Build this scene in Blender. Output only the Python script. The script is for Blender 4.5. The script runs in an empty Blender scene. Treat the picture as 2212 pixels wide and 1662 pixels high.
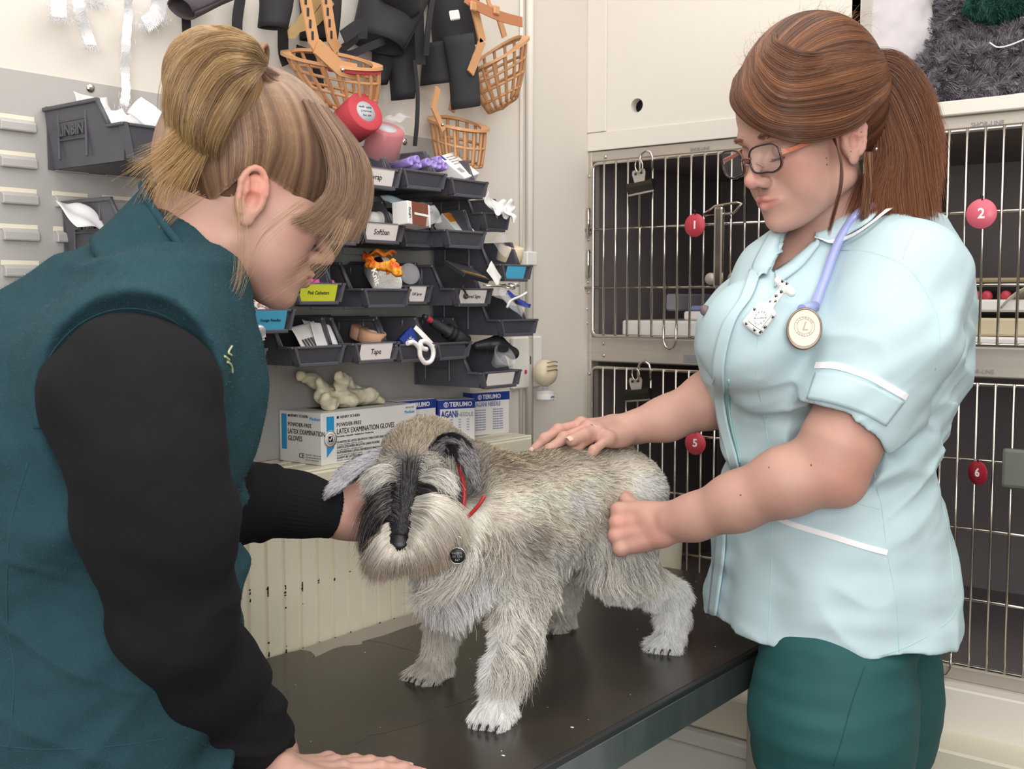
import bpy, bmesh, math, random
import numpy as np
from mathutils import Vector, Matrix
random.seed(7); RNG = np.random.default_rng(7)
SC = bpy.context.scene; COL = SC.collection
# ------------------------------------------------------------------ camera, light, exposure
FPX = 2411.0; PIT = math.atan(186 / 2411.0); YAW = math.radians(38.07)
FWD = np.array([-math.sin(YAW), math.cos(YAW), 0.0]); RT = np.array([math.cos(YAW), math.sin(YAW), 0.0]); ZZ = np.array([0, 0, 1.0])
FF = math.cos(PIT) * FWD - math.sin(PIT) * ZZ; UU = math.sin(PIT) * FWD + math.cos(PIT) * ZZ
CAM = np.array([0, 0, 1.42])
cd = bpy.data.cameras.new('camera'); cam = bpy.data.objects.new('camera', cd); COL.objects.link(cam)
cam.location = CAM; cam.rotation_euler = (math.pi / 2 - PIT, 0, YAW)
cd.sensor_width = 36; cd.lens = 36 * FPX / 2212; cd.clip_start = 0.02
cd.dof.use_dof = True; cd.dof.focus_distance = 1.42; cd.dof.aperture_fstop = 16.0
SC.camera = cam
w = bpy.data.worlds.new('world'); SC.world = w; w.use_nodes = True
w.node_tree.nodes['Background'].inputs[0].default_value = (0.92, 0.96, 1.0, 1); w.node_tree.nodes['Background'].inputs[1].default_value = 0.5
def area(name, loc, target, sx, sy, power, col):
    l = bpy.data.lights.new(name, 'AREA'); l.shape = 'RECTANGLE'; l.size = sx; l.size_y = sy; l.energy = power; l.color = col
    o = bpy.data.objects.new(name, l); COL.objects.link(o); o.location = loc
    o.rotation_euler = (Vector(target) - Vector(loc)).to_track_quat('-Z', 'Y').to_euler(); return o
area('ceiling_light', (-.1, .7, 2.56), (-.1, .7, 0), 2.3, 2.4, 36, (1, .985, .955))
area('front_fill_light', (.55, -.5, 1.62), (-1.1, 1.25, 1.0), 1.0, 1.0, 26, (1, .985, .965))  # unseen fill added behind the camera to brighten radiator and lower fronts
area('rear_fill_light', (.15, -1.35, 1.75), (-0.75, 1.4, 1.15), 1.9, 1.3, 12, (.96, .98, 1))  # second added fill, wide and soft, standing in for bounced flash
SC.cycles.max_bounces = 7; SC.cycles.diffuse_bounces = 4; SC.cycles.glossy_bounces = 3; SC.cycles.transmission_bounces = 4; SC.cycles.transparent_max_bounces = 10
SC.view_settings.view_transform = 'Standard'; SC.view_settings.look = 'None'; SC.view_settings.gamma = 1
SC.view_settings.use_curve_mapping = False; SC.view_settings.exposure = 0.13
# ------------------------------------------------------------------ pixel rays on real planes
def ray(px, py): return FF + RT * (px - 1106) / FPX + UU * (831 - py) / FPX
def onX(px, py, v): r = ray(px, py); return CAM + r * (v - CAM[0]) / r[0]
def onY(px, py, v): r = ray(px, py); return CAM + r * (v - CAM[1]) / r[1]
def onZ(px, py, v): r = ray(px, py); return CAM + r * (v - CAM[2]) / r[2]
def onD(px, py, v): r = ray(px, py); return CAM + r * v / (r @ FWD)
# ------------------------------------------------------------------ materials
def lin(c):
    if isinstance(c, str): c = [int(c[i:i + 2], 16) / 255 for i in (0, 2, 4)]
    return tuple(x / 12.92 if x <= .04045 else ((x + .055) / 1.055) ** 2.4 for x in c)
def mat(name, col, rough=.5, metal=0., spec=.5, var=0., vscale=8., col2=None, bump=0., bscale=200., bdist=.001, trans=0., alpha=1., sss=0., sssr=(.01, .004, .002), vcol=False, sheen=0., stretch=None, coat=0., aniso=0., ior=1.45, emit=0):
    m = bpy.data.materials.new(name); m.use_nodes = True; nt = m.node_tree; b = nt.nodes['Principled BSDF']; N = nt.nodes.new; L = nt.links.new
    c = (*lin(col), 1); b.inputs['Base Color'].default_value = c
    b.inputs['Roughness'].default_value = rough; b.inputs['Metallic'].default_value = metal; b.inputs['Specular IOR Level'].default_value = spec
    b.inputs['IOR'].default_value = ior
    b.inputs['Transmission Weight'].default_value = trans; b.inputs['Alpha'].default_value = alpha; b.inputs['Coat Weight'].default_value = coat
    b.inputs['Sheen Weight'].default_value = sheen
    if sheen: b.inputs['Sheen Roughness'].default_value = .5; b.inputs['Sheen Tint'].default_value = c
    if sss:
        b.inputs['Subsurface Weight'].default_value = sss; b.inputs['Subsurface Radius'].default_value = sssr; b.inputs['Subsurface Scale'].default_value = 1.0
    tc = N('ShaderNodeTexCoord'); vec = tc.outputs['Object']
    if stretch:
        mp = N('ShaderNodeMapping'); mp.inputs['Scale'].default_value = stretch; L(vec, mp.inputs['Vector']); vec = mp.outputs['Vector']
    src = None
    if vcol:
        at = N('ShaderNodeAttribute'); at.attribute_name = 'Col'; src = at.outputs['Color']
    if var > 0:
        n = N('ShaderNodeTexNoise'); n.inputs['Scale'].default_value = vscale; n.inputs['Detail'].default_value = 5; L(vec, n.inputs['Vector'])
        r = N('ShaderNodeValToRGB'); r.color_ramp.elements[0].position = .3; r.color_ramp.elements[1].position = .7
        L(n.outputs['Fac'], r.inputs['Fac'])
        mx = N('ShaderNodeMix'); mx.data_type = 'RGBA'; mx.blend_type = 'MULTIPLY' if col2 is None else 'MIX'
        if col2 is None:
            r.color_ramp.elements[0].color = (1 - var,) * 3 + (1,); r.color_ramp.elements[1].color = (1, 1, 1, 1)
            mx.inputs[0].default_value = 1
            if src: L(src, mx.inputs[6])
            else: mx.inputs[6].default_value = c
            L(r.outputs['Color'], mx.inputs[7])
        else:
            mu = N('ShaderNodeMath'); mu.operation = 'MULTIPLY'; mu.inputs[1].default_value = var; L(r.outputs['Color'], mu.inputs[0]); L(mu.outputs[0], mx.inputs[0])
            if src: L(src, mx.inputs[6])
            else: mx.inputs[6].default_value = c
            mx.inputs[7].default_value = (*lin(col2), 1)
        src = mx.outputs[2]
    if src: L(src, b.inputs['Base Color'])
    if bump > 0:
        n = N('ShaderNodeTexNoise'); n.inputs['Scale'].default_value = bscale; n.inputs['Detail'].default_value = 4; L(vec, n.inputs['Vector'])
        bp = N('ShaderNodeBump'); bp.inputs['Strength'].default_value = bump; bp.inputs['Distance'].default_value = bdist
        L(n.outputs['Fac'], bp.inputs['Height']); L(bp.outputs['Normal'], b.inputs['Normal'])
    if emit:
        b.inputs['Emission Color'].default_value = c; b.inputs['Emission Strength'].default_value = emit
    return m
M = {}
def hairmat(name, rough=.45, spec=.35):
    m = bpy.data.materials.new(name); m.use_nodes = True; nt = m.node_tree; b = nt.nodes['Principled BSDF']; a = nt.nodes.new('ShaderNodeAttribute'); a.attribute_name = 'Col'
    nt.links.new(a.outputs['Color'], b.inputs['Base Color']); b.inputs['Roughness'].default_value = rough; b.inputs['Specular IOR Level'].default_value = spec; return m
# ------------------------------------------------------------------ objects
def setp(o, label=None, cat=None, group=None, kind=None):
    if label: o['label'] = label
    if cat: o['category'] = cat
    if group: o['group'] = group
    if kind: o['kind'] = kind
    return o
def empty(name, loc, label=None, cat=None, group=None, rot=None, kind=None):
    o = bpy.data.objects.new(name, None); COL.objects.link(o); o.location = loc; o.empty_display_size = .05
    if rot is not None: o.rotation_euler = rot
    return setp(o, label, cat, group, kind)
def addobj(name, me, m, parent=None, keep=True):
    if m is not None and not me.materials: me.materials.append(m)
    o = bpy.data.objects.new(name, me); COL.objects.link(o)
    if parent is not None:
        o.parent = parent
        if keep: o.matrix_parent_inverse = wm(parent).inverted()
    return o
def wm(o):
    m = Matrix.LocRotScale(o.location, o.rotation_euler, o.scale)
    return wm(o.parent) @ o.matrix_parent_inverse @ m if o.parent else m
class Fr:   # local frame: columns are axes
    def __init__(s, o, x, y, z): s.m = Matrix(((x[0], y[0], z[0], o[0]), (x[1], y[1], z[1], o[1]), (x[2], y[2], z[2], o[2]), (0, 0, 0, 1)))
    def __call__(s, *p): return s.m @ Vector(p)
    def at(s, *p): f = Fr((0, 0, 0), (1, 0, 0), (0, 1, 0), (0, 0, 1)); f.m = s.m @ Matrix.Translation(Vector(p)); return f
    def rot(s, ang, ax): f = Fr((0, 0, 0), (1, 0, 0), (0, 1, 0), (0, 0, 1)); f.m = s.m @ Matrix.Rotation(ang, 4, ax); return f
WORLD = Fr((0, 0, 0), (1, 0, 0), (0, 1, 0), (0, 0, 1))
XA = -1.38; YB = 2.03
def FA(y, z, out=0): return Fr((XA + out, y, z), (0, 1, 0), (1, 0, 0), (0, 0, 1))      # x along wall A to the right, y out of wall
def FB(x, z, out=0): return Fr((x, YB - out, z), (1, 0, 0), (0, -1, 0), (0, 0, 1))
class MB:
    def __init__(s, fr=WORLD): s.b = bmesh.new(); s.f = fr
    def box(s, lo, hi, bev=0., fr=None, seg=1, taper=None):
        fr = fr or s.f; t = bmesh.new()
        r = bmesh.ops.create_cube(t, size=1)
        for v in t.verts:
            p = [lo[i] + (hi[i] - lo[i]) * (v.co[i] + .5) for i in range(3)]
            if taper and v.co[2] < 0:
                for i in (0, 1): c = (lo[i] + hi[i]) / 2; p[i] = c + (p[i] - c) * taper
            v.co = p
        if bev > 0: bmesh.ops.bevel(t, geom=t.edges[:], offset=bev, segments=seg, profile=.6, affect='EDGES')
        s._merge(t, fr); return s
    def _merge(s, t, fr):
        for v in t.verts: v.co = fr.m @ v.co
        if fr.m.determinant() < 0: bmesh.ops.reverse_faces(t, faces=t.faces[:])
        me = bpy.data.meshes.new('t'); t.to_mesh(me); t.free(); s.b.from_mesh(me); bpy.data.meshes.remove(me)
    def prism(s, pts, a, b, axis='x', fr=None, bev=0):   # polygon in the other two axes, extruded a..b
        fr = fr or s.f; t = bmesh.new()
        def mk(u, v, w): return {'x': (w, u, v), 'y': (u, w, v), 'z': (u, v, w)}[axis]
        A = [t.verts.new(mk(u, v, a)) for u, v in pts]; B = [t.verts.new(mk(u, v, b)) for u, v in pts]
        n = len(pts); t.faces.new(A); t.faces.new(B[::-1])
        for i in range(n): t.faces.new((A[i], B[i], B[(i + 1) % n], A[(i + 1) % n]))
        bmesh.ops.recalc_face_normals(t, faces=t.faces[:])
        if bev: bmesh.ops.bevel(t, geom=t.edges[:], offset=bev, segments=1, affect='EDGES')
        s._merge(t, fr); return s
    def tube(s, pts, r, n=8, fr=None, closed=False, flat=None, caps=True):   # swept tube, r scalar or list, flat=(w,t,up) for straps
        fr = fr or s.f; P = [Vector(p) for p in pts]; N = len(P); t = bmesh.new(); rings = []
        up = Vector((0, 0, 1)); prev = None
        for i, p in enumerate(P):
            a = P[(i - 1) % N] if (i > 0 or closed) else P[i]; b = P[(i + 1) % N] if (i < N - 1 or closed) else P[i]
            d = (b - a).normalized() if (b - a).length > 1e-9 else Vector((0, 0, 1))
            if flat and len(flat) > 2: sd = Vector(flat[2]).cross(d)
            elif prev is None: sd = d.cross(up if abs(d.z) < .95 else Vector((1, 0, 0)))
            else: sd = prev - d * prev.dot(d)
            if sd.length < 1e-6: sd = d.orthogonal()
            sd.normalize(); prev = sd; nn = d.cross(sd)
            ri = r[i] if hasattr(r, '__len__') else r
            if flat:
                w_, t_ = (flat[0] * ri, flat[1])
                cs = [(-w_, -t_), (w_, -t_), (w_, t_), (-w_, t_)]
                rings.append([t.verts.new(p + sd * u + nn * v) for u, v in cs])
            else: rings.append([t.verts.new(p + (sd * math.cos(q) + nn * math.sin(q)) * ri) for q in [2 * math.pi * k / n for k in range(n)]])
        m = len(rings[0]); R = range(N if closed else N - 1)
        for i in R:
            A, B = rings[i], rings[(i + 1) % N]
            for k in range(m): 
                f_ = t.faces.new((A[k], A[(k + 1) % m], B[(k + 1) % m], B[k])); f_.smooth = not flat
        if not closed and caps: t.faces.new(rings[0][::-1]); t.faces.new(rings[-1])
        s._merge(t, fr); return s
    def lathe(s, prof, n=24, fr=None, arc=2 * math.pi):   # prof (r,z) about local z
        fr = fr or s.f; t = bmesh.new(); rg = []
        for r, zz in prof:
            if r < 1e-6: rg.append([t.verts.new((0, 0, zz))])
            else: rg.append([t.verts.new((r * math.cos(arc * k / n), r * math.sin(arc * k / n), zz)) for k in range(n)])
        for A, B in zip(rg, rg[1:]):
            for k in range(n):
                q = [A[k % len(A)], A[(k + 1) % len(A)], B[(k + 1) % len(B)], B[k % len(B)]]; u = []
                for v in q:
                    if v not in u: u.append(v)
                if len(u) > 2:
                    try: t.faces.new(u).smooth = True
                    except ValueError: pass
        bmesh.ops.recalc_face_normals(t, faces=t.faces[:])
        s._merge(t, fr); return s
    def ball(s, c, r, fr=None, seg=16, sq=(1, 1, 1)):
        fr = fr or s.f; t = bmesh.new(); bmesh.ops.create_uvsphere(t, u_segments=seg, v_segments=max(6, seg * 2 // 3), radius=r)
        for v in t.verts: v.co = Vector(c) + Vector((v.co.x * sq[0], v.co.y * sq[1], v.co.z * sq[2]))
        for f_ in t.faces: f_.smooth = True
        s._merge(t, fr); return s
    def grid(s, fn, nu, nv, fr=None, thick=0, smooth=True):   # fn(u,v)->xyz
        fr = fr or s.f; t = bmesh.new(); V = [[t.verts.new(fn(i / nu, j / nv)) for j in range(nv + 1)] for i in range(nu + 1)]
        for i in range(nu):
            for j in range(nv): t.faces.new((V[i][j], V[i + 1][j], V[i + 1][j + 1], V[i][j + 1])).smooth = smooth
        if thick: 
            bmesh.ops.recalc_face_normals(t, faces=t.faces[:]); bmesh.ops.solidify(t, geom=t.faces[:], thickness=thick)
        s._merge(t, fr); return s
    def build(s, name, m, parent=None, label=None):
        me = bpy.data.meshes.new(name); s.b.to_mesh(me); s.b.free()
        o = addobj(name, me, m, parent)
        if label: o['label'] = label
        return o
def text(body, size, fr, m, parent, align='LEFT', sx=1., depth=.0002, shear=0, name='lettering', bold=0.):
    c = bpy.data.curves.new('t', 'FONT'); c.body = body; c.size = size; c.align_x = align; c.align_y = 'CENTER'; c.extrude = depth; c.shear = shear; c.resolution_u = 2
    c.offset = bold
    o = bpy.data.objects.new('t', c); COL.objects.link(o); bpy.context.view_layer.update()
    me = bpy.data.meshes.new_from_object(o.evaluated_get(bpy.context.evaluated_depsgraph_get()))
    bpy.data.objects.remove(o); bpy.data.curves.remove(c); me.materials.clear()
    # text plane: x = local x, text y = local z, normal = local +y (out)
    T = Matrix(((sx, 0, 0, 0), (0, 0, 1, 0), (0, 1, 0, 0), (0, 0, 0, 1)))
    me.transform(fr.m @ T); 
    if (fr.m @ T).determinant() < 0: me.flip_normals()
    return addobj(name, me, m, parent)
def copytree(o, dloc=(0, 0, 0), parent=None):
    c = o.copy(); COL.objects.link(c)
    if parent is None: c.location = Vector(o.location) + Vector(dloc)
    else: c.parent = parent; c.matrix_parent_inverse = o.matrix_parent_inverse
    for ch in list(o.children): copytree(ch, parent=c)
    return c
def smooth(o, ang=None):
    for p_ in o.data.polygons: p_.use_smooth = True
    return o
# ------------------------------------------------------------------ SDF sculpting
def norm(v): return v / np.maximum(np.linalg.norm(v, axis=-1, keepdims=True), 1e-12)
def smin(a, b, k):
    h = np.maximum(k - np.abs(a - b), 0) / k
    return np.minimum(a, b) - h * h * k * .25
def smax(a, b, k): return -smin(-a, -b, k)
class RC:   # round cone a(ra) -> b(rb); flat=(axis vec, factor) squashes across axis
    def __init__(s, a, b, ra, rb, flat=None):
        s.a = np.array(a, float); s.b = np.array(b, float); s.ra, s.rb = ra, rb; R = max(ra, rb) * 1.02; s.fl = None
        if flat is not None:
            d = norm(s.b - s.a); ax = np.array(flat[0], float); ax = norm(ax - d * (ax @ d)); s.fl = (ax, flat[1])
            R *= max(1, flat[1])
        s.lo = np.minimum(s.a, s.b) - R; s.hi = np.maximum(s.a, s.b) + R
    def __call__(s, P):
        sc = 1.
        if s.fl:
            ax, k = s.fl; q = (P - s.a) @ ax; P = P + (q * (1 / k - 1))[..., None] * ax; sc = min(1, k) if k < 1 else 1
        ba = s.b - s.a; L2 = ba @ ba
        t = np.clip(((P - s.a) @ ba) / max(L2, 1e-12), 0, 1)
        d = np.linalg.norm(P - s.a - t[..., None] * ba, axis=-1) - (s.ra + (s.rb - s.ra) * t)
        if s.fl and s.fl[1] < 1: d = d * (s.fl[1] * .5 + .5)
        return d
class EL:   # ellipsoid: centre, radii, rotation matrix columns = axes
    def __init__(s, c, r, rot=None):
        s.c = np.array(c, float); s.r = np.array(r, float); s.R = np.eye(3) if rot is None else np.array(rot, float)
        e = np.sqrt(((s.R * s.r) ** 2).sum(1)); s.lo = s.c - e; s.hi = s.c + e
    def __call__(s, P):
        q = (P - s.c) @ s.R; k0 = np.linalg.norm(q / s.r, axis=-1); k1 = np.linalg.norm(q / (s.r ** 2), axis=-1)
        return k0 * (k0 - 1) / np.maximum(k1, 1e-9)
class BX:   # rounded box
    def __init__(s, c, h, rot=None, r=.005):
        s.c = np.array(c, float); s.h = np.array(h, float) - r; s.R = np.eye(3) if rot is None else np.array(rot, float); s.r = r
        e = np.abs(s.R) @ (s.h + r); s.lo = s.c - e; s.hi = s.c + e
    def __call__(s, P):
        q = np.abs((P - s.c) @ s.R) - s.h
        return np.linalg.norm(np.maximum(q, 0), axis=-1) + np.minimum(q.max(-1), 0) - s.r
class Sdf:
    def __init__(s): s.ops = []; s.mod = None
    def add(s, p, k=.01): s.ops.append(('u', p, k)); return s
    def cut(s, p, k=.005): s.ops.append(('s', p, k)); return s
    def chain(s, pts, rs, k=.01, flat=None):
        for i in range(len(pts) - 1): s.add(RC(pts[i], pts[i + 1], rs[i], rs[i + 1], flat), k)
        return s
    def bounds(s):
        lo = np.min([p.lo for t, p, k in s.ops if t == 'u'], 0); hi = np.max([p.hi for t, p, k in s.ops if t == 'u'], 0); return lo - .01, hi + .01
    def __call__(s, P, lo=None, hi=None, far=.5):
        d = np.full(P.shape[:-1], far)
        for t, p, k in s.ops:
            if lo is not None and (np.any(p.lo - k - .03 > hi) or np.any(p.hi + k + .03 < lo)): continue
            e = p(P); d = smin(d, e, k) if t == 'u' else smax(d, -e, k)
        if s.mod: d = s.mod(P, d)
        return d
    def grad(s, P, e=.0015):
        g = np.stack([s(P + np.eye(3)[i] * e) - s(P - np.eye(3)[i] * e) for i in range(3)], -1); return norm(g)
    def project(s, P, off=0., it=3):
        P = np.array(P, float)
        for _ in range(it): P = P - s.grad(P) * (s(P) - off)[..., None] * .9
        return P
    def on_grid(s, W, h):
        w0 = W[0, 0, 0]; m = W.shape[0]; d = np.full(W.shape[:-1], .5)
        for t, p, k in s.ops:
            i0 = np.maximum(np.floor((p.lo - k - 3 * h - w0) / h).astype(int), 0); i1 = np.minimum(np.ceil((p.hi + k + 3 * h - w0) / h).astype(int) + 1, m)
            if np.any(i1 <= i0): continue
            sl = tuple(slice(a, b) for a, b in zip(i0, i1)); e = p(W[sl]); d[sl] = smin(d[sl], e, k) if t == 'u' else smax(d[sl], -e, k)
        return s.mod(W, d) if s.mod else d
    def mesh(s, h, clip=None):
        lo, hi = s.bounds()
        if clip: lo = np.maximum(lo, clip[0]); hi = np.minimum(hi, clip[1])
        n = np.ceil((hi - lo) / h).astype(int) + 1; B = 32; KX, KY = int(n[1] + 2 * B), int(n[2] + 2 * B)
        keys = []; verts = []; quads = []
        def key(ix, iy, iz): return (ix.astype(np.int64) * KX + iy) * KY + iz
        for bx in range(0, n[0], B):
            for by in range(0, n[1], B):
                for bz in range(0, n[2], B):
                    o = np.array([bx, by, bz]); c = lo + (o + B / 2) * h
                    # coarse reject
                    t = np.linspace(0, 1, 5) * B * h
                    g = np.stack(np.meshgrid(t, t, t, indexing='ij'), -1) + lo + o * h
                    if np.all(s(g, lo + o * h, lo + (o + B) * h) > B * h * .25): continue
                    i0 = np.arange(-1, B + 1)
                    g = np.stack(np.meshgrid(i0, i0, i0, indexing='ij'), -1)
                    W = lo + (o + g) * h
                    d = s.on_grid(W, h)
                    if d.min() > 0 or d.max() < 0: continue
                    S = d < 0
                    # cells -1..B-1 (m=B+1)
                    m = B + 1
                    acc = np.zeros((m, m, m, 3)); cnt = np.zeros((m, m, m))
                    for ax in range(3):
                        for u in (0, 1):
                            for v in (0, 1):
                                oa = [0, 0, 0]; others = [a for a in range(3) if a != ax]; oa[others[0]] = u; oa[others[1]] = v
                                ob = oa.copy(); ob[ax] = 1
                                sa = tuple(slice(q, q + m) for q in oa); sb = tuple(slice(q, q + m) for q in ob)
                                da, db = d[sa], d[sb]; cr = S[sa] != S[sb]
                                tt = np.where(cr, da / np.where(cr, da - db, 1), 0)
                                for q in range(3): acc[..., q] += np.where(cr, oa[q] + (tt if q == ax else 0), 0)
                                cnt += cr
                    act = cnt > 0
                    ii = np.argwhere(act); pos = acc[act] / cnt[act][:, None] + ii - 1 + o
                    gi = ii - 1 + o; keys.append(key(gi[:, 0] + B, gi[:, 1] + B, gi[:, 2] + B)); verts.append(lo + pos * h)
                    for ax in range(3):
                        sa = (slice(1, B + 1),) * 3; sb = [slice(1, B + 1)] * 3; sb[ax] = slice(2, B + 2)
                        A_, B_ = S[sa], S[tuple(sb)]; cr = A_ != B_
                        e = np.argwhere(cr)
                        if not len(e): continue
                        fl = A_[cr]; e = e + o + B; a1, a2 = [(1, 2), (2, 0), (0, 1)][ax]
                        def kk(d1, d2): q = e.copy(); q[:, a1] -= d1; q[:, a2] -= d2; return key(q[:, 0], q[:, 1], q[:, 2])
                        Q = np.stack([kk(1, 1), kk(0, 1), kk(0, 0), kk(1, 0)], 1); Q[~fl] = Q[~fl][:, ::-1]; quads.append(Q)
        K = np.concatenate(keys); V = np.concatenate(verts); Q = np.concatenate(quads)
        uk, idx = np.unique(K, return_index=True); V = V[idx]; pos = np.searchsorted(uk, Q); pos = np.minimum(pos, len(uk) - 1)
        good = (uk[pos] == Q).all(1); return V, pos[good]
def mkmesh(name, V, Q, m, parent=None, col=None, sm=True):
    me = bpy.data.meshes.new(name); me.vertices.add(len(V)); me.vertices.foreach_set('co', np.ascontiguousarray(V, dtype=np.float32).ravel())
    k = Q.shape[1]; me.loops.add(Q.size); me.loops.foreach_set('vertex_index', Q.astype(np.int32).ravel())
    me.polygons.add(len(Q)); me.polygons.foreach_set('loop_start', np.arange(0, Q.size, k, dtype=np.int32))
    me.update(calc_edges=True); 
    if sm: me.polygons.foreach_set('use_smooth', np.ones(len(Q), dtype=bool))
    if col is not None:
        a = me.color_attributes.new('Col', 'FLOAT_COLOR', 'POINT'); c = np.ones((len(V), 4), np.float32); c[:, :3] = col; a.data.foreach_set('color', c.ravel())
    me.validate(); return addobj(name, me, m, parent)
def relax(V, Q, it=2, lam=.5):
    V = V.copy(); E = np.concatenate([Q[:, [i, (i + 1) % 4]] for i in range(4)]); n = len(V)
    for _ in range(it):
        acc = np.zeros_like(V); c = np.zeros(n)
        for a, b in ((0, 1), (1, 0)):
            for q in range(3): acc[:, q] += np.bincount(E[:, a], V[E[:, b], q], n)
            c += np.bincount(E[:, a], minlength=n)
        V += lam * (acc / np.maximum(c, 1)[:, None] - V)
    return V
def biggest(V, Q):
    l = np.arange(len(V))
    while True:
        m = l[Q].min(1); n = l.copy()
        for k in range(4): np.minimum.at(n, Q[:, k], m)
        n = n[n]
        if (n == l).all(): break
        l = n
    c = np.bincount(l[Q[:, 0]]).argmax(); q = Q[l[Q[:, 0]] == c]; u, inv = np.unique(q, return_inverse=True); return V[u], inv.reshape(q.shape)
# value noise in numpy
_T = RNG.random((32, 32, 32))
def vnoise(P):
    P = np.asarray(P); i = np.floor(P).astype(int); f = P - i; f = f * f * (3 - 2 * f); r = 0
    for a in (0, 1):
        for b in (0, 1):
            for c in (0, 1):
                wgt = (f[..., 0] if a else 1 - f[..., 0]) * (f[..., 1] if b else 1 - f[..., 1]) * (f[..., 2] if c else 1 - f[..., 2])
                r = r + wgt * _T[(i[..., 0] + a) % 32, (i[..., 1] + b) % 32, (i[..., 2] + c) % 32]
    return r * 2 - 1
# hair curves: P (n, k, 3) radii (n,k) or scalar; col (n,3) or (n,k,3)
def hair(name, P, r0, r1, m, parent=None, col=None):
    n, k, _ = P.shape; hc = bpy.data.hair_curves.new(name); hc.add_curves([k] * n)
    hc.attributes['position'].data.foreach_set('vector', np.ascontiguousarray(P, dtype=np.float32).ravel())
    ra = hc.attributes.get('radius') or hc.attributes.new('radius', 'FLOAT', 'POINT')
    t = np.linspace(0, 1, k); rr = np.broadcast_to(r0 + (r1 - r0) * t, (n, k)) if np.ndim(r0) == 0 else r0[:, None] * (1 + (r1 - 1) * t[None])
    ra.data.foreach_set('value', np.ascontiguousarray(rr, dtype=np.float32).ravel())
    if col is not None:
        a = hc.attributes.new('Col', 'FLOAT_COLOR', 'POINT'); c = np.ones((n, k, 4), np.float32)
        c[..., :3] = col if col.ndim == 3 else col[:, None, :]; a.data.foreach_set('color', c.ravel())
    return addobj(name, hc, m, parent)
def sample_surface(V, Q, n, wfun=None):
    T = np.concatenate([Q[:, [0, 1, 2]], Q[:, [0, 2, 3]]]) if Q.shape[1] == 4 else Q
    a, b, c = V[T[:, 0]], V[T[:, 1]], V[T[:, 2]]; nr = np.cross(b - a, c - a); A = np.linalg.norm(nr, axis=1)
    W = A if wfun is None else A * wfun((a + b + c) / 3)
    i = RNG.choice(len(T), n, p=W / W.sum()); u, v = RNG.random((2, n)); sw = u + v > 1; u[sw] = 1 - u[sw]; v[sw] = 1 - v[sw]
    return a[i] + (b - a)[i] * u[:, None] + (c - a)[i] * v[:, None], nr[i] / np.maximum(A[i], 1e-12)[:, None]
def bez(pts, n):   # Catmull-Rom through points
    P = np.array(pts, float); P = np.vstack([2 * P[0] - P[1], P, 2 * P[-1] - P[-2]]); out = []; m = len(P) - 3
    for q in np.linspace(0, m, n):
        i = min(int(q), m - 1); t = q - i; a, b, c, d = P[i:i + 4]
        out.append(.5 * ((2 * b) + (-a + c) * t + (2 * a - 5 * b + 4 * c - d) * t * t + (-a + 3 * b - 3 * c + d) * t ** 3))
    return np.array(out)
def blobrot(d, up=(0, 0, 1)):   # rotation whose first column = d
    d = norm(np.array(d, float)); u = np.array(up, float); s_ = norm(np.cross(u, d)); return np.stack([d, s_, np.cross(d, s_)], 1)
# ================================================================== materials
M.update(
 wall=mat('wall_paint', 'dfd8cf', .62, var=.05, vscale=3, bump=.15, bscale=350),
 wallb=mat('cream_board', 'e2dcd3', .5, var=.03, vscale=2),
 floor=mat('grey_vinyl', '6b6a68', .5, var=.15, vscale=30),
 ceil=mat('white_ceiling', 'efece6', .8),
 steel=mat('brushed_steel', 'c6beb4', .48, .5, var=.12, vscale=6, stretch=(1, 1, 14), bump=.05, bscale=400),
 chrome=mat('chrome_wire', 'cfc8c0', .2, 1.),
 cagein=mat('cage_interior', '8a8282', .45, .25, var=.15, vscale=5),
 dark=mat('dark_plastic', '2c2b2e', .45),
 bin=mat('grey_bin_plastic', '54535b', .38, var=.1, vscale=25, bump=.05, bscale=300),
 panel=mat('grey_steel_panel', 'b7b4b1', .42, .1, var=.04, vscale=3),
 rad=mat('cream_radiator_enamel', 'e9e2cd', .3, var=.05, vscale=10, coat=.2),
 chip=mat('chipped_dark_paint', '3c3128', .8),
 white=mat('white_card', 'e9e7e4', .5), cream=mat('cream_plastic', 'd9cbb0', .4),
 blue=mat('blue_print', '2a9ad6', .45), navy=mat('navy_print', '1f3a93', .45), black=mat('black_print', '1d1c20', .55),
 grey=mat('grey_print', '8a8a90', .6), lilac=mat('lilac_print', '8c8fc0', .6), tagred=mat('red_tag_plastic', 'c2404f', .4), 
 txtw=mat('white_lettering', 'f2eceb', .5), labelw=mat('label_paper', 'efe6e4', .55), labely=mat('yellow_label', 'dbe23c', .5), labelb=mat('blue_label', '52b4dc', .5),
 pink=mat('pink_plastic', 'f06db8', .35), purple=mat('purple_plastic', 'a78fd8', .35), red=mat('red_bandage', 'bf434d', .75, bump=.4, bscale=500),
 clear=mat('clear_film', 'f2f2f6', .12, alpha=.17), film=mat('white_paper_film', 'eceaec', .3, alpha=.85), brown=mat('brown_carton', '7a4537', .5),
 orange=mat('orange_print', 'e08a2c', .5), cotton=mat('white_cotton', 'f0eee9', .9, bump=.6, bscale=300, bdist=.002, sheen=.3),
 latex=mat('cream_latex', 'eee6cc', .5, sss=.2), tape=mat('flesh_tape', 'dba889', .6), gold=mat('gold_print', 'a8843c', .35, .6),
 muz=mat('tan_muzzle_plastic', 'cf9a6c', .42, var=.12, vscale=20), nylon=mat('black_nylon', '26242a', .7, bump=.4, bscale=700, sheen=.2),
 mesh=mat('black_net', '2e2c2c', .9, bump=1, bscale=900), khaki=mat('khaki_strap', 'a88c5e', .7, bump=.3, bscale=800), rubber=mat('tan_leather', 'b97a55', .5),
)
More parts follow.
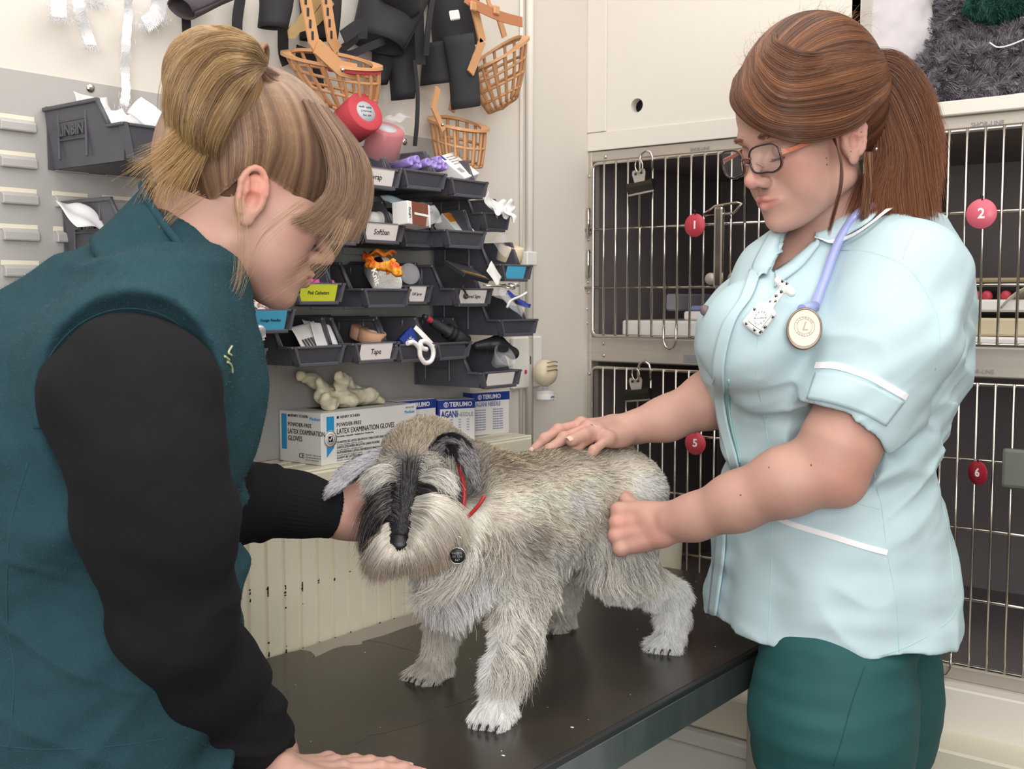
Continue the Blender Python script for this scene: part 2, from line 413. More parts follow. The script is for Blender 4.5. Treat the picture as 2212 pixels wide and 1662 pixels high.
# ================================================================== room shell
def struct(name, m, lo, hi, bev=0):
    o = MB().box(lo, hi, bev).build(name, m); o['kind'] = 'structure'; return o
struct('floor', M['floor'], (XA - .1, -1.6, -.05), (2.2, YB + .8, 0))
struct('ceiling', M['ceil'], (XA - .1, -1.6, 2.6), (2.2, YB + .8, 2.65))
struct('wall_left', M['wall'], (XA - .1, -1.6, 0), (XA, YB + .8, 2.6))
struct('wall_right', M['wall'], (2.1, -1.6, 0), (2.2, YB + .8, 2.6))
struct('wall_rear', M['wall'], (XA, -1.6, 0), (2.1, -1.5, 2.6))
struct('wall_back', M['wallb'], (XA, YB + .7, 0), (2.1, YB + .8, 2.6))
# board above the cages with a round hole, left of an open shelf
bw = MB(FB(0, 0))
def board_hole(b, x0, x1, z0, z1, cx, cz, r, y0, y1, n=32):
    t = bmesh.new()
    for y in (y0, y1):
        pass
    ang = [2 * math.pi * k / n for k in range(n)]
    def edge(a):
        c, s_ = math.cos(a), math.sin(a); q = []
        if c > 1e-9: q.append((x1 - cx) / c)
        if c < -1e-9: q.append((x0 - cx) / c)
        if s_ > 1e-9: q.append((z1 - cz) / s_)
        if s_ < -1e-9: q.append((z0 - cz) / s_)
        k = min(q); return (cx + c * k, cz + s_ * k)
    ang = sorted(set([a for a in ang] + [math.atan2(z - cz, x - cx) % (2 * math.pi) for x in (x0, x1) for z in (z0, z1)]))
    n = len(ang); I = [[], []]; O = [[], []]
    for j, y in enumerate((y0, y1)):
        for a in ang:
            e = edge(a); I[j].append(t.verts.new((cx + r * math.cos(a), y, cz + r * math.sin(a)))); O[j].append(t.verts.new((e[0], y, e[1])))
    for k in range(n):
        l = (k + 1) % n
        t.faces.new((I[0][k], I[0][l], O[0][l], O[0][k])); t.faces.new((I[1][k], O[1][k], O[1][l], I[1][l])); t.faces.new((I[0][k], I[1][k], I[1][l], I[0][l]))
    bmesh.ops.recalc_face_normals(t, faces=t.faces[:]); b._merge(t, b.f)
SX = -.782
board_hole(bw, XA, SX, 1.752, 2.6, -1.258, 1.823, .0145, -.02, 0.0)
o = bw.build('wall_board', M['wallb']); o['kind'] = 'structure'
MB(FB(0, 0)).box((XA, 0, 1.775), (-1.331, .004, 2.6), .001).box((-1.329, 0, 1.775), (SX, .003, 2.6), .001).build('wall_panelling', M['wallb'])['kind'] = 'structure'
bpy.data.objects.remove(bpy.data.objects['wall_panelling'])
MB(FB(0, 0)).box((XA, 0, 1.776), (-1.332, .006, 2.6), .001).build('trim_1', M['wallb'])['kind'] = 'structure'
MB(FB(0, 0)).box((XA, 0, 1.737), (SX + .012, .004, 1.7755), .001).build('trim_2', M['wallb'])['kind'] = 'structure'
MB().box((-1.3, YB + .03, 1.78), (-1.22, YB + .1, 1.87)).build('hole_shade_block', M['dark'])['kind'] = 'structure'  # dark block behind the round hole, its colour stands for the shade inside
# shelf over the cages
MB(FB(0, 0)).box((SX, -.45, 1.737), (1.2, .012, 1.762), .002).build('shelf_board', M['wallb'])['kind'] = 'structure'
MB(FB(0, 0)).box((SX - .018, -.45, 1.737), (SX, 0, 2.6), .001).box((SX, -.47, 1.74), (1.2, -.45, 2.6)).build('shelf_back_panel', M['wallb'])['kind'] = 'structure'
# plinth under the cages: fascia, sill, fascia
MB(FB(0, 0)).box((XA, -.5, .60), (1.2, .045, .737), .003).build('trim_3', M['wallb'])['kind'] = 'structure'
MB(FB(0, 0)).box((XA, -.4, .585), (1.2, .14, .66), .004).build('trim_4', mat('plinth_cream', 'd8d2c0', .5))['kind'] = 'structure'
MB(FB(0, 0)).box((XA, -.4, .555), (1.2, .16, .583), .004).build('trim_5', mat('plinth_grey', 'd2cfca', .5))['kind'] = 'structure'
pp = mat('plinth_panel', 'd3d1ce', .5, var=.05)
for k, (a, b) in enumerate([(-1.37, -.80), (-.797, -.25), (-.247, .3), (.303, .9)]):
    o = MB(FB(0, 0)).box((a, -.4, .08), (b, .15, .55), .003).build('cupboard', pp); setp(o, ['plain pale cupboard under the cages beside the radiator', 'plain pale cupboard under the cages behind the mint tunic nurse', 'plain pale cupboard at far right under the cages', 'plain pale cupboard under the cages outside the frame'][k], 'cupboard')
    if k == 3: bpy.data.objects.remove(o)
# conduit pipe on left wall
y = onX(1137, 400, XA)[1]
t = empty('conduit_pipe', (XA, y, 1.0), 'white vertical pipe boxed onto the wall left of the cages', 'pipe')
MB(FA(y, 0)).tube([(0, .008, 1.02), (0, .008, 2.6)], .008, 10).build('pipe', M['wallb'], t)
MB(FA(y - .022, 0)).tube([(0, .004, 1.02), (0, .004, 2.6)], .004, 8).build('thin_pipe', M['wallb'], t)
for zz in (1.5, ): MB(FA(y, zz)).box((-.02, 0, -.014), (.014, .018, .014), .002).build('pipe_clip', M['white'], t)
# wall socket and plug-in diffuser
c = onX(1130, 775, XA)
t = empty('wall_socket', c, 'white double wall socket beside the lowest right bin', 'socket')
MB(FA(c[1], c[2])).box((-.045, 0, -.06), (.05, .012, .045), .003).build('faceplate', M['white'], t)
MB(FA(c[1], c[2])).box((.005, .012, -.012), (.012, .015, .006), .001).build('rocker', M['dark'], t)
MB(FA(c[1], c[2])).box((-.012, .012, -.03), (-.004, .014, -.022), .001).build('switch', M['tagred'], t)
c = onX(1178, 806, XA + .05)
t = empty('pheromone_diffuser', c, 'beige round plug-in diffuser with small clear bottle on the wall', 'diffuser')
fr = Fr(c, (0, 1, 0), (1, 0, 0), (0, 0, 1))
b = MB(fr).ball((0, 0, 0), .0285, seg=24, sq=(1, .8, .95)); b.build('housing', M['cream'], t)
b = MB(fr)
for q in (-.006, .002, .010): b.tube([(-.012 + .01 * math.cos(3), .021, .012 + q), (.0, .0235, .014 + q), (.012, .021, .012 + q)], .0012, 6)
b.build('vent', mat('vent_brown', '8a7350', .6), t)
MB(fr).lathe([(.006, -.03), (.0065, -.027), (.014, -.026)][::-1], 20).lathe([(0, -.055), (.017, -.055), (.018, -.052), (.018, -.037), (.006, -.035), (.006, -.027)], 24).build('bottle', mat('clear_bottle', 'f0ecf2', .1, alpha=.5), t)
MB(fr).lathe([(.0185, -.052), (.0185, -.041)], 24).build('bottle_label', M['white'], t)
MB(fr).lathe([(.005, -.036), (.005, -.028)], 12).build('wick', M['dark'], t)
text('calm', .007, fr.at(-.008, .019, -.047), M['navy'], t)
# ================================================================== louvred panel
pz1 = 1.708; py1 = 1.63
def louvre_positions():
    z = 1.643; zs = []
    while z > 1.17: zs.append(z); z -= .0458
    return zs
zs = louvre_positions()
t = empty('louvre_panel', (XA, .6, 1.2), 'grey steel louvred panel screwed to the cream wall behind the bins', 'panel')
MB(FA(0, 0)).box((-.2, 0, 1.165), (py1, .002, pz1), .0006).build('sheet', M['panel'], t)
r0 = onX(75, 240, XA)[1]; r1 = onX(110, 400, XA)[1]; r2 = onX(190, 400, XA)[1]
pitch = (onX(219, 410, XA)[1] - r1)
lm = bpy.data.meshes.new('louvre'); b = MB()
W = r2 - r1
b.prism([(0, .004), (.007, -.001), (.0075, -.011), (.006, -.0125), (0, -.0115)], 0.003, W - .003, 'x', bev=.0008)
b.b.to_mesh(lm); b.b.free(); lm.materials.append(M['panel'])
sm_ = bpy.data.meshes.new('slot'); b = MB(); b.box((0, 0, .002), (W - .002, .0008, .0085), .0004); b.b.to_mesh(sm_); b.b.free(); sm_.materials.append(mat('slot_cream', 'e4dcc8', .6))
def shared(name, me, fr, parent):
    o = bpy.data.objects.new(name, me); COL.objects.link(o); o.parent = parent; o.matrix_parent_inverse = wm(parent).inverted(); o.matrix_basis = fr.m; return o
for zq in zs:
    for k in range(-2, 8):
        y = r1 + pitch * k
        if y > py1 - .08 or (zq < 1.3 and y > .9): continue
        y0_ = y if k != -1 else r0 - W
        if k < -1: y0_ = r0 - W - pitch * (-1 - k)
        shared('louvre', lm, FA(y0_, zq, .002), t); shared('slot', sm_, FA(y0_, zq, .002), t)
for pc in ((197, 190), (876, 306)):
    c = onX(*pc, XA + .004); f_ = FA(c[1], c[2], .002)
    o = MB(f_.rot(-math.pi / 2, 'X')).lathe([(0, .0035), (.004, .0032), (.0062, .001), (.0066, 0)], 20).build('screw', M['chrome'], t)
# ================================================================== cages
t = empty('cage_bank', (XA, YB, .737), 'stainless steel bank of kennel cages with wire doors along the back', 'cage')
CP = .565; C0 = -1.392; rows = [(1.322, 1.722), (.757, 1.283)]
b = MB(FB(0, 0)); x1 = C0 + 3 * CP + .05
fb = .018
def bar(n, lo, hi): MB(FB(0, 0)).box(lo, hi, .002).build(n, M['steel'], t)
bar('frame_rail', (C0, -.03, 1.7135), (x1, 0, 1.7365)); bar('frame_rail', (C0, -.03, 1.283), (x1, 0, 1.335)); bar('frame_rail', (C0, -.03, .737), (x1, 0, .762))
for k in range(4): bar('frame_post', (C0 + k * CP - (0 if k == 0 else .012), -.031, .737), (C0 + k * CP + .022, .0008, 1.7365))
for k in range(3):
    for (z0, z1) in rows:
        a0, a1 = C0 + k * CP + .024, C0 + (k + 1) * CP - .014
        b = MB(FB(0, 0)); b.box((a0 - .01, -.6, z0), (a0 - .007, -.03, z1)).box((a1 + .007, -.6, z0), (a1 + .01, -.03, z1)).box((a0, -.6, z0), (a1, -.597, z1)).box((a0, -.6, z1 - .003), (a1, -.03, z1)).box((a0, -.6, z0 - .003), (a1, -.03, z0 + .004))
        b.build('compartment_lining', M['cagein'], t)
# rivets
b = None
for (px, py) in [(1308, 339), (1273, 381), (1270, 610), (1271, 632), (1268, 668), (1268, 698), (1303, 742), (1304, 768), (1273, 808), (1268, 478), (1271, 518)]:
    c = onY(px, py, YB); MB(FB(c[0], c[2])).ball((0, .001, 0), .0042, seg=10, sq=(1, .6, 1)).build('rivet', M['chrome'], t)
doors = []
GM = {}
def door_build(k, row):
    z0, z1 = rows[row]; a0, a1 = C0 + k * CP + .034, C0 + (k + 1) * CP - .022; top = z1 - .014 if row == 0 else z1 - .012; bot = z0 + (.018 if row == 0 else .013); w_ = a1 - a0
    names = {(0, 0): 'wire door of cage 1, bulldog clip at its top left', (1, 0): 'wire door of cage 2 with the pink round tag', (0, 1): 'wire door of cage 5 behind the dog', (1, 1): 'wire door of cage 6 with steel latch plate'}
    d = empty('cage_door', (a0, YB - .012, bot), names.get((k, row), 'wire door'), None); d.parent = t; d.matrix_parent_inverse = wm(t).inverted()
    F_ = FB(a0, 0, .012); R = .012
    pts = []
    for cx, cz, s0 in ((w_ - R, top - R, 0), (R, top - R, 90), (R, bot + R, 180), (w_ - R, bot + R, 270)):
        for q in range(0, 91, 30): a = math.radians(s0 + q); pts.append((cx + R * math.cos(a), 0, cz + R * math.sin(a)))
    MB(F_).tube(pts, .0036, 8, closed=True).build('door_frame', M['chrome'], d)
    n = int(round((w_ - .012) / .0295)); st = w_ / n
    hz = [.62, .28] if row == 0 else [.735, .49, .24]
    for i in range(1, n):
        MB(F_).tube([(i * st, .004, bot), (i * st, .004, top + .003)], .0025, 6).build('bar', M['chrome'], d)
    for q in hz:
        z = bot + (top - bot) * q; MB(F_).tube([(-.022 if row == 0 else 0, -.002, z), (w_, -.002, z)], .003, 6).build('crossbar', M['chrome'], d)
    # hinge loops
    for i, zz in ((4, top + .006), (n - 5, top + .006)):
        x = i * st; MB(F_).tube([(x, .006, top - .14), (x, .006, zz - .004), (x + .004, .006, zz + .006), (x + st / 2, .006, zz + .012), (x + st - .004, .006, zz + .006), (x + st, .006, zz - .004), (x + st, .006, top - .02)], .0026, 6).build('wire_loop', M['chrome'], d)
    x = 6 * st; MB(F_).tube([(x, .006, bot + .02), (x, .006, bot - .008), (x + .006, .006, bot - .02), (x + st / 2, .006, bot - .024), (x + st - .006, .006, bot - .02), (x + st, .006, bot - .008), (x + st, .006, bot + .02)], .0026, 6).build('wire_loop', M['chrome'], d)
    return d, F_, top, bot, w_
D10 = door_build(0, 0); D20 = door_build(1, 0); D11 = door_build(0, 1); D21 = door_build(1, 1); D30 = door_build(2, 0); D31 = door_build(2, 1)
# latch of cage 1: lever handle with sprung wire
c = onY(1553, 560, YB - .03); F_ = FB(c[0], 0, .03)
za, zb = onY(1553, 447, YB - .03)[2], onY(1553, 622, YB - .03)[2]
MB(F_).box((-.010, -.006, zb), (.010, .006, za), .0045, seg=2).build('latch_lever', M['chrome'], D10[0])
MB(F_).tube([(-.04, -.012, za - .012), (-.01, 0, za + .002), (.04, .004, za + .006), (.05, .004, za + .004), (.038, .002, za - .008), (.03, 0, za - .014), (-.04, -.012, za - .014)], .0028, 6, closed=True).build('latch_wire', M['chrome'], D10[0])
MB(F_).lathe([(0, 0), (.012, 0), (.012, .012), (0, .012)], 16, fr=FB(c[0] - .022, zb + .018, .012).rot(-math.pi / 2, 'X')).build('latch_boss', M['steel'], D10[0])
MB(F_).lathe([(0, 0), (.012, 0), (.012, .012), (0, .012)], 16, fr=FB(c[0] + .028, zb + .018, .012).rot(-math.pi / 2, 'X')).build('latch_boss', M['steel'], D10[0])
# latch plate cage 6
c = onY(2165, 1010, YB - .03); F_ = FB(c[0], c[2], .03)
MB(F_).box((0, -.004, -.034), (.16, .006, .034), .006, seg=2).build('latch_plate', mat('grey_latch', '8b8e86', .4, .6), D21[0])
c = onY(2190, 400, YB - .03)
# hinge straps on frame
for zc in (1.585, 1.495):
    MB(FB(-1.372, zc)).box((-.024, 0, -.027), (.004, .007, .027), .003).tube([(.0, .01, -.03), (.0, .01, .03)], .004, 8).build('hinge', M['chrome'], t)
# frame brand plates (embossed lettering)
def brand(px, py, s, m='SHOR-LINE'):
    c = onY(px, py, YB); F_ = FB(c[0], c[2], .0012)
    text(m, s, F_, M['grey'], t, 'CENTER', bold=.0001)
brand(1512, 322, .009); brand(2133, 268, .011); brand(2115, 803, .010); brand(1505, 776, .009)
MB(FB(onY(1505, 776, YB)[0], onY(1505, 776, YB)[2])).box((-.03, 0, -.008), (.03, .001, .008), .0003).build('name_plate', M['grey'], t)
# number tags hanging on doors
def tag(num, px, py, r, label, m=M['tagred'], rot=0.):
    c = onY(px, py, YB - .022); F_ = FB(c[0], c[2], .022).rot(rot, 'Z')
    e = empty('number_tag', c, label, 'tag', 'round red number tags on the cages')
    MB(F_.rot(-math.pi / 2, 'X')).lathe([(0, -.0012), (r - .0006, -.0012), (r, 0), (r - .0006, .0012), (0, .0012)], 40).build('disc', m, e)
    text(str(num), r * .95, F_.at(0, .0014, 0), M['txtw'], e, 'CENTER', bold=.0006, name='numeral')
    MB(F_).tube([(0, 0, r - .003), (.003, .004, r + .003), (.0, .004, r + .007), (-.003, -.002, r + .004), (0, 0, r - .003)], .0012, 6).build('tie_ring', M['dark'], e)
    return e
tag(1, 1501, 487, .0235, 'round red tag numbered 1 on the upper left cage')
tag(2, 2120, 462, .0255, 'round pink-red tag numbered 2 on the upper right cage', mat('pink_tag', 'd8657a', .35))
tag(5, 1502, 958, .024, 'round red tag numbered 5 on the lower left cage')
tag(6, 2112, 1022, .0215, 'round dark red tag numbered 6 on the lower right cage', mat('dark_red_tag', '9c1f33', .35), .5)
# bulldog clips
def clip(px, py, label):
    c = onY(px, py, YB - .024); F_ = FB(c[0], c[2], .024).rot(-.12, 'Y'); e = empty('bulldog_clip', c, label, 'clip', 'bulldog clips on the cage doors')
    MB(F_).prism([(.0, -.014), (.004, -.014), (.006, -.008), (.009, .0), (.009, .007), (.003, .010), (-.006, .008), (-.010, .002), (-.008, -.002), (-.004, -.006)], -.031, .031, 'x').build('jaw', mat('clip_dark', '46443e', .35, .8), e)
    MB(F_).box((-.031, -.002, -.017), (.031, .005, -.0125), .001).build('jaw_lip', M['chrome'], e)
    MB(F_).prism([(-.012, .008), (.012, .008), (.016, .026), (.014, .033), (.007, .034), (0, .029), (-.007, .034), (-.014, .033), (-.016, .026)], .004, .0055, 'y').build('grip_plate', M['steel'], e)
    MB(F_).tube([(.009 * math.cos(a) + .004, .008, .040 + .013 * math.sin(a)) for a in [2 * math.pi * k / 16 for k in range(16)]], .0016, 6, closed=True).build('ring', M['chrome'], e)
    for sx_ in (-1, 1): MB(F_.at(sx_ * .007, .006, .026).rot(-math.pi / 2, 'X')).lathe([(0, .0006), (.003, .0004), (.003, 0)], 12).build('grip_hole', M['dark'], e)
clip(1385, 402, 'steel bulldog clip with dark jaw on the upper cage door'); clip(1378, 850, 'steel bulldog clip on the lower cage door, above the bare forearm')
# things stored in the cages
def stored(name, lo, hi, m, label, cat, bev=.004):
    o = MB(FB(0, 0)).box(lo, hi, bev).build(name, m); return setp(o, label, cat)
stored('storage_box', (-1.33, -.32, 1.3265), (-.9, -.06, 1.372), M['white'], 'white flat carton lying inside cage 1', 'box')
stored('paper_stack', (-1.21, -.4, 1.373), (-.95, -.12, 1.392), M['labelw'], 'stack of pale papers on the carton in cage 1', 'paper')
stored('grey_basket', (-1.255, -.30, 1.393), (-1.225, -.12, 1.43), M['grey'], 'grey upright holder on the papers in cage 1', 'holder')
stored('ring_binder', (-1.205, -.34, 1.393), (-1.0, -.14, 1.404), M['lilac'], 'lilac-edged folder lying on the papers in cage 1', 'folder')
stored('towel_stack', (-.78, -.4, 1.3265), (-.28, -.05, 1.352), M['white'], 'white folded sheet at the bottom of cage 2', 'towel')
stored('cream_tray', (-.77, -.35, 1.353), (-.30, -.06, 1.385), mat('cream_board2', 'cfc3a4', .5), 'cream tray lying on the white sheet in cage 2', 'tray')
stored('white_carton', (-.76, -.33, 1.396), (-.5, -.07, 1.418), M['white'], 'low white carton on the tray in cage 2', 'box')
stored('beige_shelf', (-.79, -.55, 1.45), (-.27, -.15, 1.458), mat('beige_board', 'b9a884', .5), 'thin beige board laid across the middle of cage 2', 'board')
for k, px in enumerate((2108, 2131, 2172)):
    c = onY(px, 640, YB + .09); o = MB(FB(c[0], 1.425, -.09).rot(-math.pi / 2, 'X')).lathe([(0, -.01), (.0085, -.01), (.009, 0), (.006, .003), (0, .003)], 20).build('red_cap', M['tagred'])
    setp(o, ['leftmost red cap on the white carton in cage 2', 'middle red cap on the white carton in cage 2', 'red cap half behind the pale bag in cage 2'][k], 'cap', 'red caps in cage 2')
o = MB(FB(-.45, 1.418, -.06)).grid(lambda u, v: (-.09 + .2 * u, -.16 * v + .004 * math.sin(9 * u), (.012 + .045 * math.sin(math.pi * min(1, u * 1.1) ** .8)) * (1 - .4 * v) - .028), 14, 6, thick=.002).build('pale_bag', mat('pale_bag', 'cfc4b4', .6)); setp(o, 'pale crumpled bag at the right in cage 2', 'bag')
# items low in cage 5
ct = onY(1425, 1205, YB - .07)
o = MB(FB(0, 0)).lathe([(0, .662), (.038, .662), (.042, .68), (.052, .97), (.054, .975), (.05, .976), (0, .97)], 32, fr=FB(ct[0] - .005, 0, .07)).build('cream_tub', mat('cream_tub', 'e8e2cf', .45)); setp(o, 'cream plastic tub standing on the sill before cage 5, behind the dog', 'tub')
o = MB(FB(0, 0)).box((-1.12, -.4, .764), (-.84, -.1, .93), .003).build('brown_carton', mat('tan_carton', 'a9714c', .6)); setp(o, 'tan cardboard carton standing in cage 5', 'box')
# ================================================================== radiator
RX = -1.265; RZ = 1.163
t = empty('radiator', (RX, 1.0, .4), 'cream convector radiator with chipped ribs between the wall and the table', 'radiator')
ye = 1.672; ys = .30; zb_ = .42
fr = Fr((0, 0, 0), (0, 1, 0), (1, 0, 0), (0, 0, 1))
MB(fr).box((ys, XA + .02, zb_), (ye - .01, RX - .014, RZ - .006), .004).build('back_panel', M['rad'], t)
# ribbed front
pitchR = .0327; ph0 = 1.0021; n = int((ye - .045 - ys) / .0011)
def ribprof(y):
    f_ = ((y - ph0) / pitchR) % 1.0
    g = min(f_, 1 - f_) * pitchR
    return .0 if g > .0042 else -.008 * (1 - (g / .0042) ** 2) ** .7
ysx = sorted(set([ys] + [ph0 + pitchR * k + dd for k in range(-22, 21) for dd in (-.0044, -.0036, -.0025, -.0012, 0, .0012, .0025, .0036, .0044, .008, .016)] + [ye - .045])); ysx = [y for y in ysx if ys <= y <= ye - .045]
b = MB(fr); tt = bmesh.new(); vs = []
for y in ysx:
    p_ = ribprof(y); vs.append([tt.verts.new((y, RX + p_, z)) for z in (zb_, .5, .8, 1.04, 1.125)] + [tt.verts.new((y, RX - .004 + p_ * .3, 1.133)), tt.verts.new((y, RX - .013, 1.135))])
for A, B in zip(vs, vs[1:]):
    for i in range(6): tt.faces.new((A[i], B[i], B[i + 1], A[i + 1])).smooth = False
b._merge(tt, fr); b.build('ribbed_front', M['rad'], t)
MB(fr).box((ys, RX - .02, 1.132), (ye, RX + .004, RZ - .004), .003).build('top_rail', M['rad'], t)
b = MB(fr).box((ys, XA + .012, RZ - .005), (ye, XA + .03, RZ), .001).box((ys, RX - .024, RZ - .005), (ye, RX + .002, RZ), .002).box((ys, (XA + RX) / 2 - .006, RZ - .005), (ye, (XA + RX) / 2 + .006, RZ), .001)
k = 0; y = ys
while y < ye: b.box((y, XA + .02, RZ - .006), (y + .0022, RX - .01, RZ - .0005)); y += .0085
b.build('top_grille', M['rad'], t)
MB(fr).box((ye - .004, XA + .012, zb_), (ye, RX + .003, RZ), .0015).build('side_panel', M['rad'], t)
MB(fr).box((ye - .044, RX - .02, zb_), (ye - .002, RX + .001, 1.134), .003).build('end_cover', M['rad'], t)
# chipped paint flecks on the ribs (flat wear on the rib lips)
rr = random.Random(3)
def chips(px, py, nn, s):
    c = onX(px, py, RX); y = ph0 + pitchR * round((c[1] - ph0) / pitchR) + .0042
    for q in range(nn):
        dz = (rr.random() - .5) * s; a = .0012 + rr.random() * .0022; hgt = .0008 + rr.random() * .0028
        o = MB(fr).box((y - a + .0016 * rr.random(), RX - .0004, c[2] + dz), (y + .0012, RX + .00035, c[2] + dz + hgt), .0003)
        yield o
for px, py, nn, s in [(521, 1296, 7, .028), (558, 1292, 8, .022), (596, 1283, 6, .018), (631, 1275, 6, .014), (665, 1264, 4, .010), (697, 1256, 5, .012), (731, 1249, 3, .009), (763, 1238, 2, .007), (793, 1230, 1, .004), (520, 1425, 6, .03), (560, 1428, 4, .012), (596, 1416, 5, .02), (630, 1400, 2, .01), (667, 1399, 2, .006), (700, 1388, 2, .005), (732, 1377, 2, .005), (765, 1368, 3, .005), (795, 1358, 3, .005), (825, 1348, 2, .005), (854, 1340, 2, .004), (882, 1330, 1, .003), (632, 1320, 1, .02), (598, 1310, 2, .02), (558, 1400, 1, .002)]:
    bb = MB(fr)
    for o in chips(px, py, nn, s): bb.b.from_mesh((lambda m_: (o.b.to_mesh(m_), m_)[1])(bpy.data.meshes.new('x')))
    bb.build('chipped_paint', M['chip'], t)
# ================================================================== examination table
TZ = .90; TX0, TX1, TY0, TY1 = -1.225, -.722, .742, 1.862
t = empty('examination_table', ((TX0 + TX1) / 2, .9, 0), 'steel examination table with a worn black rubber mat top', 'table')
MB().box((TX0 - .036, TY0, TZ - .05), (TX1 + .008, TY1 + .006, TZ - .0035), .005, seg=2).build('steel_top', mat('table_ledge', 'a39c92', .45, .3, var=.15, vscale=3), t)
# rubber mat with torn far edge
rub = mat('black_rubber_mat', '2f2b27', .24, spec=.6, var=.35, vscale=9, col2='4a433a', bump=.06, bscale=260)
tt = bmesh.new(); edge = []
torn = [onZ(px, py, TZ) for px, py in [(500, 1446), (560, 1428), (615, 1412), (650, 1404), (672, 1408), (680, 1416), (674, 1423), (690, 1416), (720, 1402), (742, 1396), (770, 1394), (783, 1392), (782, 1386), (792, 1383), (830, 1373), (870, 1358), (905, 1347), (960, 1330), (1010, 1314), (1060, 1298)]]
pts = [(TX0 + .005, TY0 + .01), (TX0 + .005, .955)] + [(min(p[0], TX0 + .05), p[1]) for p in torn] + [(TX0 - .005, 1.55), (TX0 - .008, TY1), (TX1, TY1), (TX1, TY0 + .01)]
b = MB(); b.prism(pts, TZ - .004, TZ, 'z'); b.build('rubber_mat', rub, t)
# curled flap near the tear
c = onZ(655, 1412, TZ)
for nm, cr in (('mat_crack', [(792, 1384), (830, 1390), (858, 1398), (885, 1405), (903, 1412)]), ('mat_crack', [(870, 1404), (885, 1392), (897, 1381)]), ('mat_crack', [(772, 1625), (766, 1610), (785, 1600), (795, 1590), (830, 1585), (870, 1574), (900, 1568), (935, 1552)]), ('mat_crack', [(960, 1530), (1000, 1518), (1040, 1500)])):
    MB().tube([tuple(onZ(px, py, TZ - .0001)) for px, py in cr], .0007 if nm else .0007, 5, flat=(.0008, .0003, (0, 0, 1))).build(nm, M['black'], t)
rs = random.Random(5)
specks = MB()
for q in range(46):
    x = TX0 + .05 + rs.random() * .43; y = .55 + rs.random() * 1.25; s_ = .0004 + .0007 * rs.random() ** 2; specks.box((x, y, TZ), (x + s_, y + s_ * 1.6, TZ + .0003))
for px, py in ((1232, 1572), (1330, 1265), (1083, 1633)):
    c = onZ(px, py, TZ); specks.box((c[0], c[1], TZ), (c[0] + .004, c[1] + .0022, TZ + .0006), .0002)
o = specks.build('lint_specks', M['white'], t); o['kind'] = 'stuff'
b = MB().box((TX1 + .0075, TY0, TZ - .052), (TX1 + .0095, TY1, TZ - .008), .0008); b.build('edge_trim', mat('trim_steel', '8f9a99', .33, .8, var=.3, vscale=4, stretch=(1, 6, 1)), t)
MB().box((TX1 - .004, TY0, TZ - .012), (TX1 + .009, TY1, TZ - .0005), .0025, seg=2).build('edge_bead', mat('dark_trim', '2b2d2e', .35), t)
for x in (TX0 + .06, TX1 - .08):
    for y in (TY0 + .1, TY1 - .15): MB().box((x - .02, y - .02, 0), (x + .02, y + .02, TZ - .05), .003).build('leg', M['steel'], t)
# ================================================================== boxes on the radiator
def carton(name, fr_, w, d, h, label, cat='box', m=None):
    e = empty(name, fr_(w / 2, d / 2, 0), label, cat); MB(fr_).box((0, 0, 0), (w, d, h), .0012).build('carton', m or M['white'], e); return e
gb = (-1.278, 1.158, RZ); gh = .081; gw = .2135; gd = .098
g0 = Fr(gb, (0, 1, 0), (1, 0, 0), (0, 0, 1)); vx = np.array([0, 1., 0]); vy = np.array([1., 0, 0]); gt = empty('glove_box', g0(gw / 2, -gd / 2, 0), 'white latex examination glove carton with blue stripe on the radiator', 'box')
MB(g0).box((0, -gd, 0), (gw, 0, gh), .0012).build('carton', M['white'], gt)
MB(g0).prism([(.009, .0), (.024, 0)], 0, .1, 'y') if False else None
MB(g0).prism([(.0105, gh - .006), (.026, gh - .006), (.026, .026), (.0105, .012)], 0, .0004, 'y').build('blue_stripe', M['blue'], gt)
sc = g0.at(.018, .0006, .040); MB(sc.rot(-math.pi / 2, 'X')).lathe([(0, .0002), (.0135, .0002), (.0135, 0)], 32).build('seal', M['white'], gt)
MB(sc.rot(-math.pi / 2, 'X')).lathe([(.0120, .0004), (.0128, .0004), (.0128, .0002)], 32).lathe([(.0075, .0004), (.0081, .0004), (.0081, .0002)], 32).build('seal_ring', M['black'], gt)
MB(sc).box((-.0045, 0, -.0045), (.0045, .0005, .0045)).build('seal_mark', M['black'], gt); MB(sc).prism([(-.001, -.003), (.004, .0035), (.0025, .004), (-.0012, -.0005), (-.003, .001), (-.0035, 0)], .0004, .0008, 'y').build('seal_tick', M['white'], gt)
T = lambda s, x, z, sz, m='black', sx=1., f=g0, e=gt: text(s, sz, f.at(x, .0006, z), M[m], e, 'LEFT', sx)
T('HENRY SCHEIN', .038, gh - .0085, .0062); MB(g0).box((.032, 0, gh - .0105), (.0360, .0005, gh - .0065)).build('logo_mark', M['black'], gt)
T('POWDER-FREE', .031, gh - .0205, .0085, sx=.95); T('LATEX EXAMINATION GLOVES', .031, gh - .031, .0118, sx=.78)
T('Non-Sterile • Disposable • Ambidextrous • Powder Free', .031, gh - .0385, .0035)
for i, s in enumerate(['GUANTES DE LATEX SIN POLVO PARA EXPLORACION', "GANTS D'EXAMEN EN LATEX SANS POUDRE", 'HS-PUDERFREIE LATEX-UNTERSUCHUNGSHANDSCHUHE', 'GUANTI IN LATTICE SIN POLVERE']):
    T(s, .031, gh - .0475 - i * .0082, .0052, sx=.9); T('No esteriles • desechables • ambidiestros • sin polvo', .031, gh - .0515 - i * .0082, .0026, 'grey')
T('Medium', gw - .03, gh - .0125, .0075, 'blue'); T('100 GLOVES', gw - .028, gh - .005, .004, 'grey')
gs = Fr(g0(0, 0, 0), tuple(-vy), tuple(-vx), (0, 0, 1))   # left end, x runs back
